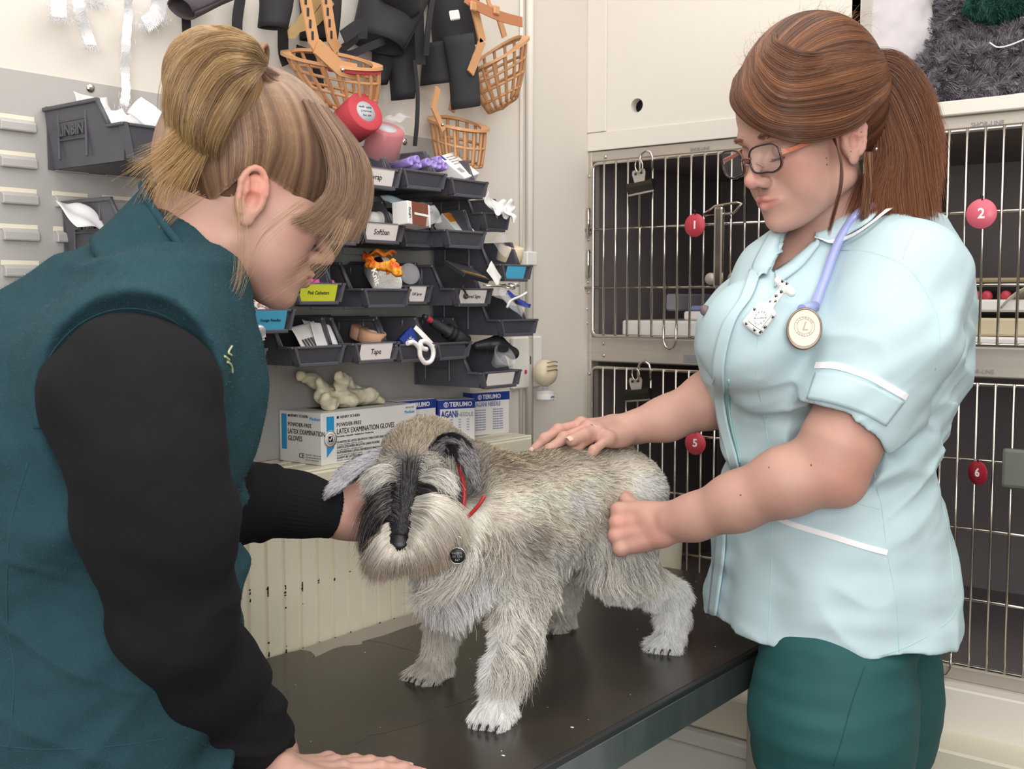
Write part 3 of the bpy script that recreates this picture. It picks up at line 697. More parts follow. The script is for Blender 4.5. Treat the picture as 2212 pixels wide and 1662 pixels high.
gs = Fr(g0(0, -gd, 0), (1, 0, 0), (0, -1, 0), (0, 0, 1))
MB(gs).box((.006, 0, .02), (.018, .0004, gh - .005)).build('blue_stripe', M['blue'], gt)
T2 = lambda s, x, z, sz, m='black', sx=1.: text(s, sz, gs.at(x, .0006, z), M[m], gt, 'LEFT', sx)
T2('HENRY SCHEIN', .026, gh - .007, .0062); MB(gs).box((.0215, 0, gh - .009), (.0250, .0005, gh - .0055)).build('logo_mark', M['black'], gt)
T2('Medium', .072, gh - .0095, .0075, 'blue'); T2('POWDER-FREE', .021, gh - .021, .0088, sx=.95); T2('LATEX EXAMINATION', .021, gh - .032, .0112, sx=.76); T2('GLOVES', .021, gh - .043, .0112, sx=.83)
T2('CE', .046, .012, .011); T2('Non-Sterile • Single use only', .062, .015, .003, 'grey'); T2('For medical professional use', .062, .011, .003, 'grey'); T2('Store in a cool dry place', .062, .007, .003, 'grey')
MB(g0).box((.045, -.085, gh - .0002), (.175, -.035, gh + .0003), .0001).build('opening', M['dark'], gt)
# latex gloves spilling out of the box
s_ = Sdf(); gq = g0.at(.10, -.06, gh)
gp = lambda *a: tuple(gq(*a))
s_.add(EL(gp(.0, 0, .012), (.035, .022, .016)), .01)
for (a, b_, c_, r1_, r2_) in [((-.02, .0, .015), (-.06, .02, .025), (-.075, .03, .045), .012, .0095), ((-.01, -.01, .02), (-.05, -.01, .045), (-.085, 0, .055), .011, .008), ((0, 0, .02), (-.02, .02, .045), (-.035, .03, .052), .013, .010), ((-.02, .01, .01), (-.06, .035, .01), (-.078, .045, .022), .011, .010), ((.0, 0, .014), (.05, .01, .014), (.085, .005, .004), .018, .008), ((0, -.01, .02), (.02, -.01, .035), (.05, -.005, .022), .013, .008)]:
    s_.chain([gp(*a), gp(*b_), gp(*c_)], [r1_, (r1_ + r2_) / 2, r2_], .01)
s_.mod = lambda P, d: d + .0035 * vnoise(P * 50) + .004 * np.abs(vnoise(P * np.array([70, 25, 90]))) + .0012 * vnoise(P * 150)
V, Q = s_.mesh(.0018); o = mkmesh('latex_gloves', V, Q, M['latex']); setp(o, 'crumpled cream latex gloves pulled out of the glove box', 'gloves')
# cotton wool roll at left
c = onZ(548, 990, RZ); s_ = Sdf(); ax = np.array([.25, .97, 0])
s_.add(RC((c[0] - .03, c[1] - .10, RZ + .040), (c[0] - .012, c[1] + .015, RZ + .039), .041, .037), .01)
s_.mod = lambda P, d: d + .002 * vnoise(P * 60) + .0015 * vnoise(P * 160)
V, Q = s_.mesh(.002); V[:, 2] = np.maximum(V[:, 2], RZ + .0005); cw = mkmesh('cotton_roll', V, Q, M['cotton']); setp(cw, 'white fluffy cotton wool roll beside the glove box', 'cotton')
P0, N0 = sample_surface(V, Q, 5000); dirs = norm(N0 + RNG.normal(0, .7, N0.shape)); L_ = RNG.random(5000)[:, None, None] * .007
hair('cotton_fluff', P0[:, None] + dirs[:, None] * np.linspace(0, 1, 4)[None, :, None] * L_ + RNG.normal(0, .0006, (5000, 4, 3)), .00012, .00005, M['cotton'], cw)['kind'] = 'stuff'
# needle boxes
def needle_box(c0, c1, h, d, label, t2=True, lid=True):
    c0 = np.array(c0); c1 = np.array(c1); vx_ = norm(np.array([c1[0] - c0[0], c1[1] - c0[1], 0])); vy_ = np.array([vx_[1], -vx_[0], 0])
    w_ = np.linalg.norm((c1 - c0)[:2]); f_ = Fr((c0[0], c0[1], RZ), vx_, vy_, (0, 0, 1)); e = empty('needle_box', f_(w_ / 2, -d / 2, 0), label, 'box', 'needle cartons on the radiator')
    MB(f_).box((0, -d, 0), (w_, 0, h), .001).build('carton', M['white'], e)
    MB(f_).box((-.0006, -d, h - .0155), (w_ + .0006, .0006, h + .0004), .0004).build('blue_lid', M['navy'], e)
    MB(f_).box((-.0005, -d, 0), (0, .0004, h)).box((-.0004, 0, 0), (.004, .0005, h)).build('blue_edge', M['navy'], e)
    MB(f_).box((.001, -d + .001, h), (w_ - .001, -.001, h + .0008), .0003).build('lid_top', M['labelw'], e)
    tx = lambda s, x, z, sz, m='navy', sx=1., bo=.0: text(s, sz, f_.at(x, .0008, z), M[m], e, 'LEFT', sx, bold=bo)
    tx('TERUMO', w_ * .34 if not t2 else .022, h - .008, .011, 'txtw', 1., .0003)
    MB(f_.at(.0155 if t2 else w_ * .34 - .007, .0008, h - .008).rot(-math.pi / 2, 'X')).lathe([(.0035, .0003), (.0048, .0003), (.0048, 0)], 20).box((-.001, -.003, 0), (.001, .003, .0003)).build('logo_mark', M['txtw'], e)
    return e, f_, w_, tx
pA = Vector((-1.300, onX(944, 945, -1.300)[1], 0)); dA = Vector((.50, .866, 0)).normalized()
def nb(px, xx, L_, ang, h, d, label, two):
    c = onX(px, 945, xx); a = math.radians(ang); return needle_box((c[0], c[1]), (c[0] + L_ * math.sin(a), c[1] + L_ * math.cos(a)), h, d, label, two)
e, f_, w_, tx = nb(946, -1.315, .072, 26, .0765, .045, 'white needle carton with blue lid band, middle of the three on the radiator', True)
tx('AGANI', .006, .051, .0165, sx=.62, bo=.0004); tx('NEEDLE', .037, .050, .0105, 'grey', .85)
for r_ in range(5):
    for cc in range(4): tx('18G', .007 + cc * .016, .0415 - r_ * .0048, .0034, 'lilac')
tx('0.9 x 25 mm', .008, .008, .004, 'lilac'); tx('100', .05, .007, .007, 'lilac')
e, f_, w_, tx = nb(1022, -1.335, .088, 12, .080, .03, 'pale lilac lettered needle carton, rightmost of the three on the radiator', True)
tx('AGANI NEEDLE', .006, .058, .0115, 'lilac', .75, .0002)
for r_ in range(9):
    for cc in range(2): tx('Sterile unless opened', .005 + cc * .042, .048 - r_ * .0046, .0038, 'lilac', .75)
e, f_, w_, tx = nb(858, -1.315, .09, 5, .0815, .05, 'blue topped needle carton half behind the glove box', False)
tx('NEEDLE', .034, .053, .0105, 'grey', .85)
for r_ in range(10): tx('Sterile single use', w_ * .62, .046 - r_ * .0039, .0036, 'lilac', .75)
# ================================================================== bins on the louvred panel
BM = {}
def bin_mesh(w, d, h, lip):
    k = (w, d, h, lip)
    if k in BM: return BM[k]
    b = MB(WORLD); th = .0022; tp = .008   # x across, y outward (0 back .. d front), z up
    sl = d * .70
    prof = [(0, 0), (0, h), (sl, h), (sl + d * .12, lip), (d, lip), (d - .010, 0)]
    for s in (-1, 1):
        t = bmesh.new(); I = []; O = []
        for (yy, zz) in prof:
            xx = (w / 2 - tp * (1 - zz / h)) * s
            O.append(t.verts.new((xx, yy, zz))); I.append(t.verts.new((xx - th * s, yy, zz)))
        t.faces.new(O); t.faces.new(I[::-1]); n = len(prof)
        for i in range(n): t.faces.new((O[i], I[i], I[(i + 1) % n], O[(i + 1) % n]))
        bmesh.ops.recalc_face_normals(t, faces=t.faces[:]); b._merge(t, WORLD)
        xo = w / 2 * s
        # rim flanges
        b.box((min(xo - .003 * s, xo + .004 * s), 0, h - .005), (max(xo - .003 * s, xo + .004 * s), sl + .002, h), .001)
        b.tube([(xo + .001 * s, sl, h - .002), (xo - .001 * s, sl + d * .12, lip)], .0028, 6)
        b.box((min(xo - .008 * s, xo + .003 * s), sl + d * .11, lip - .004), (max(xo - .008 * s, xo + .003 * s), d + .002, lip), .001)
        # side ribs
        xr = w / 2 - .004
        for yy in (d * .16, d * .52): b.box((min(xr * s, (xr + .0035) * s), yy, .01), (max(xr * s, (xr + .0035) * s), yy + .003, h - .004), .0008)
        for zz in (h * .42, h * .72): b.box((min(xr * s, (xr + .0030) * s), d * .16, zz), (max(xr * s, (xr + .0030) * s), d * .52, zz + .0025), .0008)
        # front corner posts
        b.prism([(w / 2 * s, lip), ((w / 2 - .005) * s, lip), ((w / 2 - .013) * s, .002), ((w / 2 - .009) * s, .002)], d - .010, d + .003, 'y')
    t = bmesh.new()
    q = [(w / 2 - tp, 0), (w / 2 - tp * (1 - lip / h), lip)]
    vs = [t.verts.new(p) for p in [(-q[0][0], d - .010, 0), (q[0][0], d - .010, 0), (q[1][0], d, lip), (-q[1][0], d, lip), (-q[0][0], d - .010 - th, 0), (q[0][0], d - .010 - th, 0), (q[1][0], d - th, lip), (-q[1][0], d - th, lip)]]
    for f in ((0, 1, 2, 3), (7, 6, 5, 4), (0, 4, 5, 1), (1, 5, 6, 2), (2, 6, 7, 3), (3, 7, 4, 0)): t.faces.new([vs[i] for i in f])
    b._merge(t, WORLD)
    b.box((-w / 2 + .004, d - .004, lip - .004), (w / 2 - .004, d + .002, lip), .001)
    b.box((-w / 2 + .012, d - .011, -.002), (w / 2 - .012, d + .001, .0035), .001)
    b.box((-w / 2 + tp, 0, 0), (w / 2 - tp, d - .010, th)).box((-w / 2 + tp * .3, 0, 0), (w / 2 - tp * .3, th, h)).box((-w / 2, 0, h - .004), (w / 2, .005, h + .002), .001)
    me = bpy.data.meshes.new('bin_body'); b.b.to_mesh(me); b.b.free(); me.materials.append(M['bin']); BM[k] = me; return me
BINS = {}
def bin_(key, pxl, pxr, py, label, xf=-1.215, h=.068, lip=.028, lab=None, lm_=None, blank=False, d=None, w=None):
    """front lower corners seen at pixel columns pxl..pxr at row py, on the plane x = xf"""
    a = onX(pxl, py, xf); b_ = onX(pxr, py, xf); w = w or max(.06, b_[1] - a[1] + .012); cy = (a[1] + b_[1]) / 2; z = a[2] * .5 + b_[2] * .5
    if isinstance(z, np.ndarray): z = float(z)
    d = d or (xf - (XA + .008)); f_ = Fr((xf - d, cy, z), (0, 1, 0), (1, 0, 0), (0, 0, 1))
    e = empty('storage_bin', f_(0, 0, 0), label, 'bin', 'grey open fronted bins on the louvred panel')
    shared('bin_body', bin_mesh(round(w, 4), round(d, 4), h, lip), f_, e)
    if lab is not None or blank:
        lw = (w - .03) if not blank else w - .036; q = f_.at(0, d - .0032, lip * .5 + .001).rot(-math.atan2(.010, lip) * 0 + .0, 'X')
        q = f_.at(0, d - .0045 + .0025, lip * .52)
        q.m = q.m @ Matrix.Rotation(-.28, 4, 'X')
        lb = MB(q).box((-lw / 2, 0, -lip * .43), (lw / 2, .0006, lip * .43), .0001).build('label', lm_ or M['labelw'], e)
        if lab: o = text(lab, min(.0125, lw * 1.55 / len(lab)), q.at(0, .0009, 0), M['black'], lb, 'CENTER', .9)
    BINS[key] = (f_, w, d, h, lip, cy, z); return e
bin_('vet', 752, 860, 404, 'grey bin labelled Vetwrap holding red bandage rolls', lab='Vetwrap', lip=.030)
bin_('purple', 874, 958, 408, 'grey bin full of purple capped tubes')
bin_('wbox', 976, 1048, 425, 'grey bin at the right end of the top row with a white carton')
bin_('softb', 783, 868, 524, 'grey bin labelled Softban with white wadding', lab='Softban', lip=.030)
bin_('softl', 690, 776, 527, 'unlabelled grey bin left of the Softban bin')
bin_('brown', 872, 934, 532, 'grey bin behind the brown and white carton', xf=-1.25)
bin_('orange', 966, 1043, 535, 'grey bin holding the orange and white carton')
bin_('glove', 1046, 1096, 498, 'small grey bin of white wrappers at the end of the second row', xf=-1.255, h=.06, lip=.03)
bin_('pinkc', 640, 738, 656, 'grey bin labelled Pink Catheters', lab='Pink Catheters', lm_=M['labely'], lip=.030)
bin_('knit', 790, 880, 663, 'grey bin with a knitted bandage in red and yellow film')
bin_('spray', 876, 928, 656, 'grey bin labelled Off Spray', lab='Off Spray', xf=-1.25, lip=.030)
bin_('kennel', 986, 1058, 660, 'grey bin labelled Kennel Signs at the end of the third row', lab='Kennel Signs', lip=.029)
bin_('blue', 1086, 1144, 606, 'grey bin with blank blue label and a cream roll', blank=True, lm_=M['labelb'], h=.07)
bin_('needle', 540, 630, 718, 'grey bin labelled Orange Needles', lab='Orange Needles', lm_=M['labelb'], lip=.032)
bin_('brush', 1084, 1156, 724, 'grey bin with plastic wrapped tubing at far right', h=.07)
bin_('silver', 470, 568, 806, 'grey bin of clear foil packets beside the green fleece', lip=.032)
bin_('packet', 640, 738, 789, 'grey bin with white barcode packets')
bin_('tape', 770, 856, 782, 'grey bin labelled Tape with flesh coloured rolls', lab='Tape', lip=.030)
bin_('cord', 862, 938, 780, 'grey bin with the blue carton and white looped cord')
bin_('dark', 946, 1012, 775, 'grey bin holding the black torch handle', xf=-1.24)
bin_('low', 1044, 1120, 836, 'grey bin with blank white label, lowest at right', blank=True, h=.07)
# big bin at left seen from the side, and the one below it
a = onX(255, 350, -1.16)
f_ = Fr((XA + .006, onX(100, 330, XA)[1] + .105, onX(255, 352, XA + .1)[2] - .0), (0, 1, 0), (1, 0, 0), (0, 0, 1))
def bigbin(fr_, w, d, h, lip, label, key):
    e = empty('storage_bin', fr_(0, 0, 0), label, 'bin', 'grey open fronted bins on the louvred panel')
    shared('bin_body', bin_mesh(w, d, h, lip), fr_, e); BINS[key] = (fr_, w, d, h, lip, 0, 0)
    text('LINBIN', .019, fr_.at(-w / 2 + .0015, d * .34, h * .575).rot(math.pi / 2, 'Z'), M['bin'], e, 'CENTER', 1., .0012, bold=.0006); return e

zb1 = onX(260, 352, -1.24)[2]; yb1 = onX(300, 345, -1.2)[1]
BB = Fr((XA + .004, 1.045 - .175, zb1 - .002), (0, 1, 0), (1, 0, 0), (0, 0, 1))
yl = onX(103, 300, XA + .01)[1]
BB = Fr((XA + .004, yl + .075, onX(258, 352, -1.24)[2]), (0, 1, 0), (1, 0, 0), (0, 0, 1))
bigbin(BB, .15, .175, .078, .044, 'large grey bin of clear packets, alone at upper left', 'big')
yl = onX(138, 480, XA + .01)[1]
BC = Fr((XA + .004, yl + .06, onX(140, 560, XA)[2]), (0, 1, 0), (1, 0, 0), (0, 0, 1))
bigbin(BC, .12, .165, .075, .04, 'grey bin mostly behind the green fleece shoulder', 'lowleft')
# ================================================================== bin contents
def roll(fr_, r, wd, m, inner, mi, name, label, cat, group=None, txt=None):
    e = empty(name, fr_(0, 0, 0), label, cat, group)
    MB(fr_).lathe([(inner, 0), (r - .0015, 0), (r, .0015), (r, wd - .0015), (r - .0015, wd), (inner, wd)], 32).build('wrap', m, e)
    MB(fr_).lathe([(0, wd * .3), (inner, wd * .3), (inner, wd + .0004), (0, wd + .0008)], 28).build('core', mi, e)
    if txt:
        q = fr_.at(0, 0, wd + .001).rot(math.pi / 2, 'X')
        for i, s_ in enumerate(txt): text(s_, inner * .32, q.at(0, -.0002, inner * (.4 - .4 * i)), M['black'], e, 'CENTER')
    return e
def facing(c, az, el):   # frame at c whose local z points az (deg from +X out of wall, toward +Y) and elevation
    a, e_ = math.radians(az), math.radians(el); z = Vector((math.cos(a) * math.cos(e_), math.sin(a) * math.cos(e_), math.sin(e_))); x = Vector((0, 0, 1)).cross(z).normalized(); y = z.cross(x); return Fr(c, x, y, z)
cgrey = mat('roll_core_grey', 'b9bcc2', .5)
roll(facing(onX(755, 270, -1.27), -8, 20), .031, .045, M['red'], .0165, cgrey, 'cohesive_bandage', 'red cohesive bandage roll showing a printed grey core', 'bandage', 'red bandage rolls', ('3M Vet', 'Cohesive', 'wrap 10cm'))
rb = roll(facing(onX(822, 334, -1.275), -20, 58), .029, .045, M['red'], .0155, cgrey, 'cohesive_bandage', 'red bandage roll still in clear film, standing in the Vetwrap bin', 'bandage', 'red bandage rolls')
F_ = facing(onX(822, 334, -1.275), -20, 58)
MB(F_).lathe([(.0305, .0), (.0308, .048), (.024, .053), (0, .054)], 28).build('film', M['clear'], rb)
MB(F_).grid(lambda u, v: (.005 + .03 * u + .006 * math.sin(7 * v), -.004 + .03 * v, .054 + .016 * u * (1 - .5 * v) + .003 * math.sin(11 * u)), 8, 6, thick=.0003).build('film_end', M['clear'], rb)
f_, w, d, h, lip, cy, z = BINS['purple']
for i, (px, py) in enumerate([(884, 355), (899, 350), (903, 361), (923, 356), (935, 361), (947, 351), (945, 363), (960, 364)]):
    c = onX(px, py - 5, -1.252); F_ = facing(c, 4 + rr.uniform(-8, 8), 12 + rr.uniform(-6, 6)); e = empty('purple_tube', c, ['purple capped tube at the left end of its bin', 'purple capped tube second from left, raised', 'purple capped tube third from left, low in front', 'purple capped tube in the middle of the bin', 'purple capped tube just right of the middle', 'purple capped tube highest at the right', 'purple capped tube low at the right', 'purple capped tube at the right end against the carton'][i], 'tube', 'purple capped tubes')
    MB(F_).lathe([(0, .001), (.0035, .001), (.0048, .0035), (.0066, .003), (.0072, 0), (.0072, -.012), (.006, -.016), (.0052, -.05), (0, -.05)], 20).build('cap', M['purple'], e)
def slab(name, c, az, el, roll_, w, h, t, m, label, cat, bev=.001, group=None):
    F_ = facing(c, az, el).rot(math.radians(roll_), 'Z'); e = empty(name, c, label, cat, group); MB(F_).box((-w / 2, -h / 2, -t), (w / 2, h / 2, 0), bev).build('body', m, e); return e, F_
e, F_ = slab('white_carton', onX(992, 356, -1.27), -5, 48, 22, .052, .062, .036, M['white'], 'white carton with a blue flash tilted in the top right bin', 'box')
MB(F_).box((-.024, .018, 0), (-.017, .030, .0004)).build('blue_flash', M['navy'], e)
for i in range(9): MB(F_).box((-.02 + i * .0016, -.018, 0), (-.02 + i * .0016 + .0003 + .0008 * (i % 2), -.006, .0003)).build('barcode', M['grey'], e)
for i in range(4): text('Vials for single use', .0035, F_.at(-.012, .022 - i * .006, .0004).rot(-math.pi / 2, 'X').rot(math.pi, 'Y').rot(math.pi, 'Y'), M['grey'], e)
e, F_ = slab('brown_carton', onX(906, 463, -1.2), 8, 5, -3, .062, .036, .03, M['white'], 'brown and white carton lying across the second row of bins', 'box')
MB(F_).box((-.02, -.018, 0), (.024, .018, .0005)).build('brown_panel', M['brown'], e); MB(F_).box((-.014, -.002, .0005), (.024, .0015, .001)).build('white_line', M['white'], e)
text('LEVO', .007, F_.at(-.026, 0, .0006).rot(math.pi / 2, 'Z').rot(-math.pi / 2, 'X'), M['black'], e, 'CENTER')
e, F_ = slab('orange_carton', onX(990, 480, -1.275), -6, 45, 10, .044, .05, .03, M['white'], 'white carton with orange top in a second row bin', 'box')
MB(F_).box((-.02, .002, 0), (.016, .024, .0005)).build('orange_panel', M['orange'], e)
for i in range(12): MB(F_).box((-.012 + i * .0022, -.0255, -.022), (-.012 + i * .0022 + .0005 + .0007 * (i % 3 == 0), -.0252, -.006)).build('barcode', M['black'], e)
def lump(name, pts, rs_, m, label, cat, nz=(.002, 60), hres=.0018, k=.006):
    s_ = Sdf(); 
    for i, p_ in enumerate(pts): 
        q = pts[min(i + 1, len(pts) - 1)]; s_.add(RC(p_, q, rs_[i], rs_[min(i + 1, len(pts) - 1)]), k)
    s_.mod = lambda P, d_: d_ + nz[0] * vnoise(P * nz[1]) + nz[0] * .6 * np.abs(vnoise(P * nz[1] * 2.3)); V, Q = s_.mesh(hres); o = mkmesh(name, V, Q, m); return setp(o, label, cat)
lump('soft_bandage', [onX(805, 478, -1.265), onX(828, 478, -1.27), onX(818, 466, -1.28)], [.016, .016, .012], M['cotton'], 'white padded bandage bulging over the Softban bin', 'bandage')
def packet(name, px, py, xf, az, el, ro, w, h, m, label, cat='packet', group=None, amp=.003, bars=False, fleck=None):
    c = onX(px, py, xf); F_ = facing(c, az, el).rot(math.radians(ro), 'Z'); a = rr.uniform(0, 6)
    o = MB(F_).grid(lambda u, v: ((u - .5) * w, (v - .5) * h, amp * math.sin(3 * u * 2 + a) * math.cos(2.5 * v * 2 + a) + .5 * amp * math.sin(9 * u + 5 * v + a)), 12, 12, thick=.0004).build(name, m); setp(o, label, cat, group)
    if bars:
        for i in range(14): MB(F_).box((-w * .38 + i * w * .04, -h * .38, amp + .0002), (-w * .38 + i * w * .04 + .0004 + .0008 * (i % 3 == 0), -h * .05, amp + .0008)).build('barcode', M['black'], o)
    if fleck:
        for i in range(5): MB(F_).box((-w * .4 + w * .17 * i, -h * .3 + h * .12 * (i % 3), amp + .0002), (-w * .4 + w * .17 * i + w * .1, -h * .3 + h * .12 * (i % 3) + h * .16, amp + .0008), .0002).build('print', fleck, o)
    return o
for i, a_ in enumerate([(1065, 443, -1.25, 10, 10, -30, .05, .026), (1082, 448, -1.24, 0, 40, 25, .06, .02), (1098, 452, -1.23, -10, 25, 40, .045, .018), (1102, 464, -1.22, 10, 30, -40, .03, .016)]):
    packet('wrapper', *a_, M['film'], ['crumpled white wrapper at the left of the small end bin', 'long white wrapper across the small end bin', 'white wrapper tip pointing up right', 'white wrapper tip hanging over the small end bin'][i], group='white wrappers')
packet('film_sheet', 880, 440, -1.24, 0, 60, -8, .09, .03, mat('pale_blue_film', 'bcd0da', .25, alpha=.8), 'pale blue crinkled film above the brown carton')
packet('cellophane', 930, 466, -1.2, -30, 20, 20, .03, .03, M['clear'], 'clear torn cellophane at the right end of the brown carton')
# pink catheters
for i, (px, py, L_, az, el) in enumerate([(650, 609, .03, -12, 6), (658, 600, .03, -20, 10), (664, 615, .03, -5, 5), (672, 607, .03, -10, 5), (690, 610, .055, 35, 12), (706, 606, .06, 40, 14), (722, 612, .05, 42, 12), (676, 592, .05, 30, 25), (653, 617, .03, 0, 0)]):
    c = onX(px, py, -1.262); F_ = facing(c, az, el)
    o = MB(F_).lathe([(0, .001), (.0042, .0008), (.0055, -.001), (.0055, -.012), (.0048, -.013), (.0048, -L_), (0, -L_)], 16).build('catheter', M['pink']); setp(o, ['pink catheter end leftmost in the heap, upper row', 'pink catheter end at left, top of the heap', 'pink catheter end low in the heap, second from left', 'pink catheter end in the middle of the heap', 'short pink catheter lying towards the right, lower', 'long pink catheter across the middle of the heap', 'pink catheter reaching furthest right in its bin', 'longest pink catheter lying on top of the heap', 'lowest left pink catheter just over the yellow label'][i], 'catheter', 'pink catheters in the yellow labelled bin')
# knitted bandage in red-yellow film
c = onX(835, 600, -1.225); s_ = np.array(onX(815, 577, -1.285)); e_ = np.array(onX(838, 616, -1.228))
e = empty('knit_bandage', c, 'white knitted bandage roll in red and yellow film', 'bandage')
d_ = norm(e_ - s_); F_ = Fr(s_, *[tuple(v) for v in (np.cross(np.cross(d_, ZZ) / np.linalg.norm(np.cross(d_, ZZ)), d_), norm(np.cross(d_, ZZ)), d_)]); Ln = np.linalg.norm(e_ - s_)
MB(F_).lathe([(0, 0), (.021, .001), (.0235, .006), (.0235, Ln - .002), (.021, Ln), (.006, Ln + .001), (0, Ln - .001)], 28).build('roll', M['cotton'], e)
lb = MB(F_).lathe([(.0238, .014), (.0238, .046)], 40, arc=1.0).build('band_label', M['black'], e)
text('Knit', .015, Fr(onX(811, 598, -1.203), (0, .35, -.93), (1, 0, 0), (0, .93, .35)), M['txtw'], e, 'CENTER', bold=.0004)
fl = mat('red_yellow_film', 'd8371f', .3, var=1, vscale=70, col2='f2b52a')
packet_ = MB(F_).grid(lambda u, v: ((.022 + .006 * math.sin(15 * u) * v) * math.cos(2 * math.pi * u), (.022 + .006 * math.cos(13 * u) * v) * math.sin(2 * math.pi * u), .012 - .022 * v + .004 * math.sin(17 * u)), 40, 8, thick=.0005); packet_.build('film', fl, e)
MB(F_).grid(lambda u, v: (.018 + .020 * u + .004 * math.sin(13 * v), -.02 + .05 * v, .0 + .03 * u + .005 * math.sin(9 * u + 5 * v)), 14, 14, thick=.0005).build('film_end', fl, e)
lump('film_knot', [onX(786, 555, -1.25), onX(796, 566, -1.24), onX(812, 577, -1.22), onX(850, 578, -1.2), onX(858, 590, -1.19)], [.004, .008, .006, .010, .006], fl, 'twisted end of red and yellow bandage film', 'wrapper', (.004, 160), .0014)
# clear disc, clipboard, scissors
c = onX(884, 592, -1.24); o = MB(facing(c, -20, 10)).lathe([(0, 0), (.017, 0), (.0175, .002), (.017, .003), (0, .003)], 28).build('clear_disc', M['clear']); setp(o, 'clear round plastic disc behind the bandage roll', 'disc')
e, F_ = slab('black_folder', onX(1010, 583, -1.2), 20, 62, -18, .07, .05, .008, M['dark'], 'black folder with gold band above the third row', 'folder')
MB(F_).box((-.032, -.022, 0), (.03, -.014, .001)).build('gold_band', M['gold'], e)
packet('paper_slip', 1068, 592, -1.2, 10, 20, 35, .032, .035, M['white'], 'white paper slip right of the black folder', amp=.001)
def scissors(px, py, label):
    c = onX(px, py, -1.19); F_ = facing(c, 0, 70); e = empty('scissors', c, label, 'scissors')
    for s in (-1, 1):
        MB(F_).tube([(.011 * math.cos(a) + s * .013 + .03, .008 * math.sin(a) + s * .006, 0) for a in [2 * math.pi * k / 16 for k in range(16)]], .0014, 6, closed=True).build('handle', M['chrome'], e)
        MB(F_).tube([(.02, s * .006, 0), (-.01, 0, 0), (-.05, -s * .003, 0)], [.0018, .002, .0008], 6).build('blade', M['chrome'], e)
scissors(1082, 618, 'steel scissors lying over the Kennel Signs bin')
o = MB().tube([tuple(onX(px, py, -1.195)) for px, py in bez([(1003, 612), (1000, 622), (1006, 634), (1003, 644)], 12)], .0018, 8).tube([tuple(onX(1006 + 4 * math.cos(a), 640 + 5 * math.sin(a), -1.195)) for a in [2 * math.pi * k / 14 for k in range(14)]], .0014, 6, closed=True).build('tick_tool', M['dark']); setp(o, 'small black hook hanging over the Kennel Signs label', 'tool')
# cream roll, packets, tubing
c = onX(1098, 566, -1.28); e = roll(facing(c, 0, 75), .024, .03, mat('cream_roll', 'ead9ba', .7), .008, M['cream'], 'cream_tape_roll', 'cream bandage roll in the blue labelled bin', 'bandage')
packet('clear_bag', 1085, 528, -1.27, 10, 40, 25, .07, .04, M['clear'], 'clear plastic bag above the cream roll')
for i, a_ in enumerate([(1090, 640, -1.22, 0, 40, -30, .05, .03), (1105, 655, -1.2, 10, 35, -50, .06, .03), (1120, 648, -1.21, -10, 40, -40, .05, .012)]):
    packet('tubing_packet', *a_, [M['clear'], M['clear'], M['navy']][i], ['clear packet leaning left in the far right bin', 'clear packet leaning over the far right bin front', 'blue edged packet in the far right bin'][i])
MB().tube([tuple(onX(px, py, -1.2)) for px, py in bez([(1095, 665), (1103, 650), (1125, 640), (1138, 632)], 14)], .0022, 8).build('white_tube', M['white']); setp(bpy.data.objects['white_tube'], 'white plastic tube sticking out of the far right bin', 'tube')
for i in range(7):
    packet('needle_packet', 545 + (i % 3) * 16 + rr.uniform(-4, 4), 655 + (i // 3) * 10, -1.245 - .01 * (i % 2), rr.uniform(-20, 20), rr.uniform(20, 60), rr.uniform(-30, 30), .038, .018, M['film'], ['orange needle packet at the back left of its bin', 'orange needle packet at the back middle of its bin', 'orange needle packet at the back right of its bin', 'orange needle packet in the middle row at left', 'orange needle packet in the middle row at centre', 'orange needle packet in the middle row at right', 'orange needle packet lowest in front, over the blue label'][i], group='orange needle packets', fleck=mat('orange_fleck', 'd0643a', .5) if i == 0 else bpy.data.materials['orange_fleck'])
for i, a_ in enumerate([(520, 715, -1.2, -10, 30, 20, .05, .05), (510, 735, -1.18, 10, 40, -30, .06, .05), (545, 728, -1.18, 0, 30, 25, .05, .02), (500, 700, -1.2, 20, 40, 50, .05, .03), (505, 755, -1.18, 20, 10, 60, .04, .03)]):
    packet('foil_packet', *a_, mat('foil_film', 'dcdcde', .2, .2) if i == 0 else bpy.data.materials['foil_film'], ['silver packet standing up in the foil bin', 'broad silver packet behind the fleece edge', 'silver packet lying over the bin front', 'silver packet nearest the Orange Needles bin', 'lowest silver packet in the foil bin'][i], group='foil packets', amp=.005)
for k, (px, py) in enumerate(((531, 748), (520, 727))): c = onX(px, py, -1.19); o = MB(facing(c, 0, 20)).lathe([(0, 0), (.012, 0), (.0125, .002), (0, .002)], 24).build('round_lid', M['clear']); setp(o, ['round clear cap low in the foil packet bin', 'round clear cap high in the foil packet bin'][k], 'lid')
for i, a_ in enumerate([(668, 728, -1.255, -5, 35, 12, .048, .045), (690, 724, -1.262, 5, 40, -15, .05, .05), (702, 730, -1.25, 5, 30, -8, .045, .05)]):
    packet('barcode_packet', *a_, M['film'] if i else M['white'], ['white packet with black barcode in the fourth row', 'white packet standing behind the barcode packet', 'clear edged packet at the right of the barcode packet'][i], bars=(i == 0), amp=.0015)
for i, (px, py, r_) in enumerate([(785, 737, .024), (800, 744, .022)]):
    roll(facing(onX(px, py - 4, -1.29 + .02 * i), 0, 72), r_, .020, M['tape'], .009, M['cream'], 'tape_roll', ['flesh coloured tape roll at the back of the Tape bin', 'flesh coloured tape roll at the front of the Tape bin'][i], 'tape', 'tape rolls')
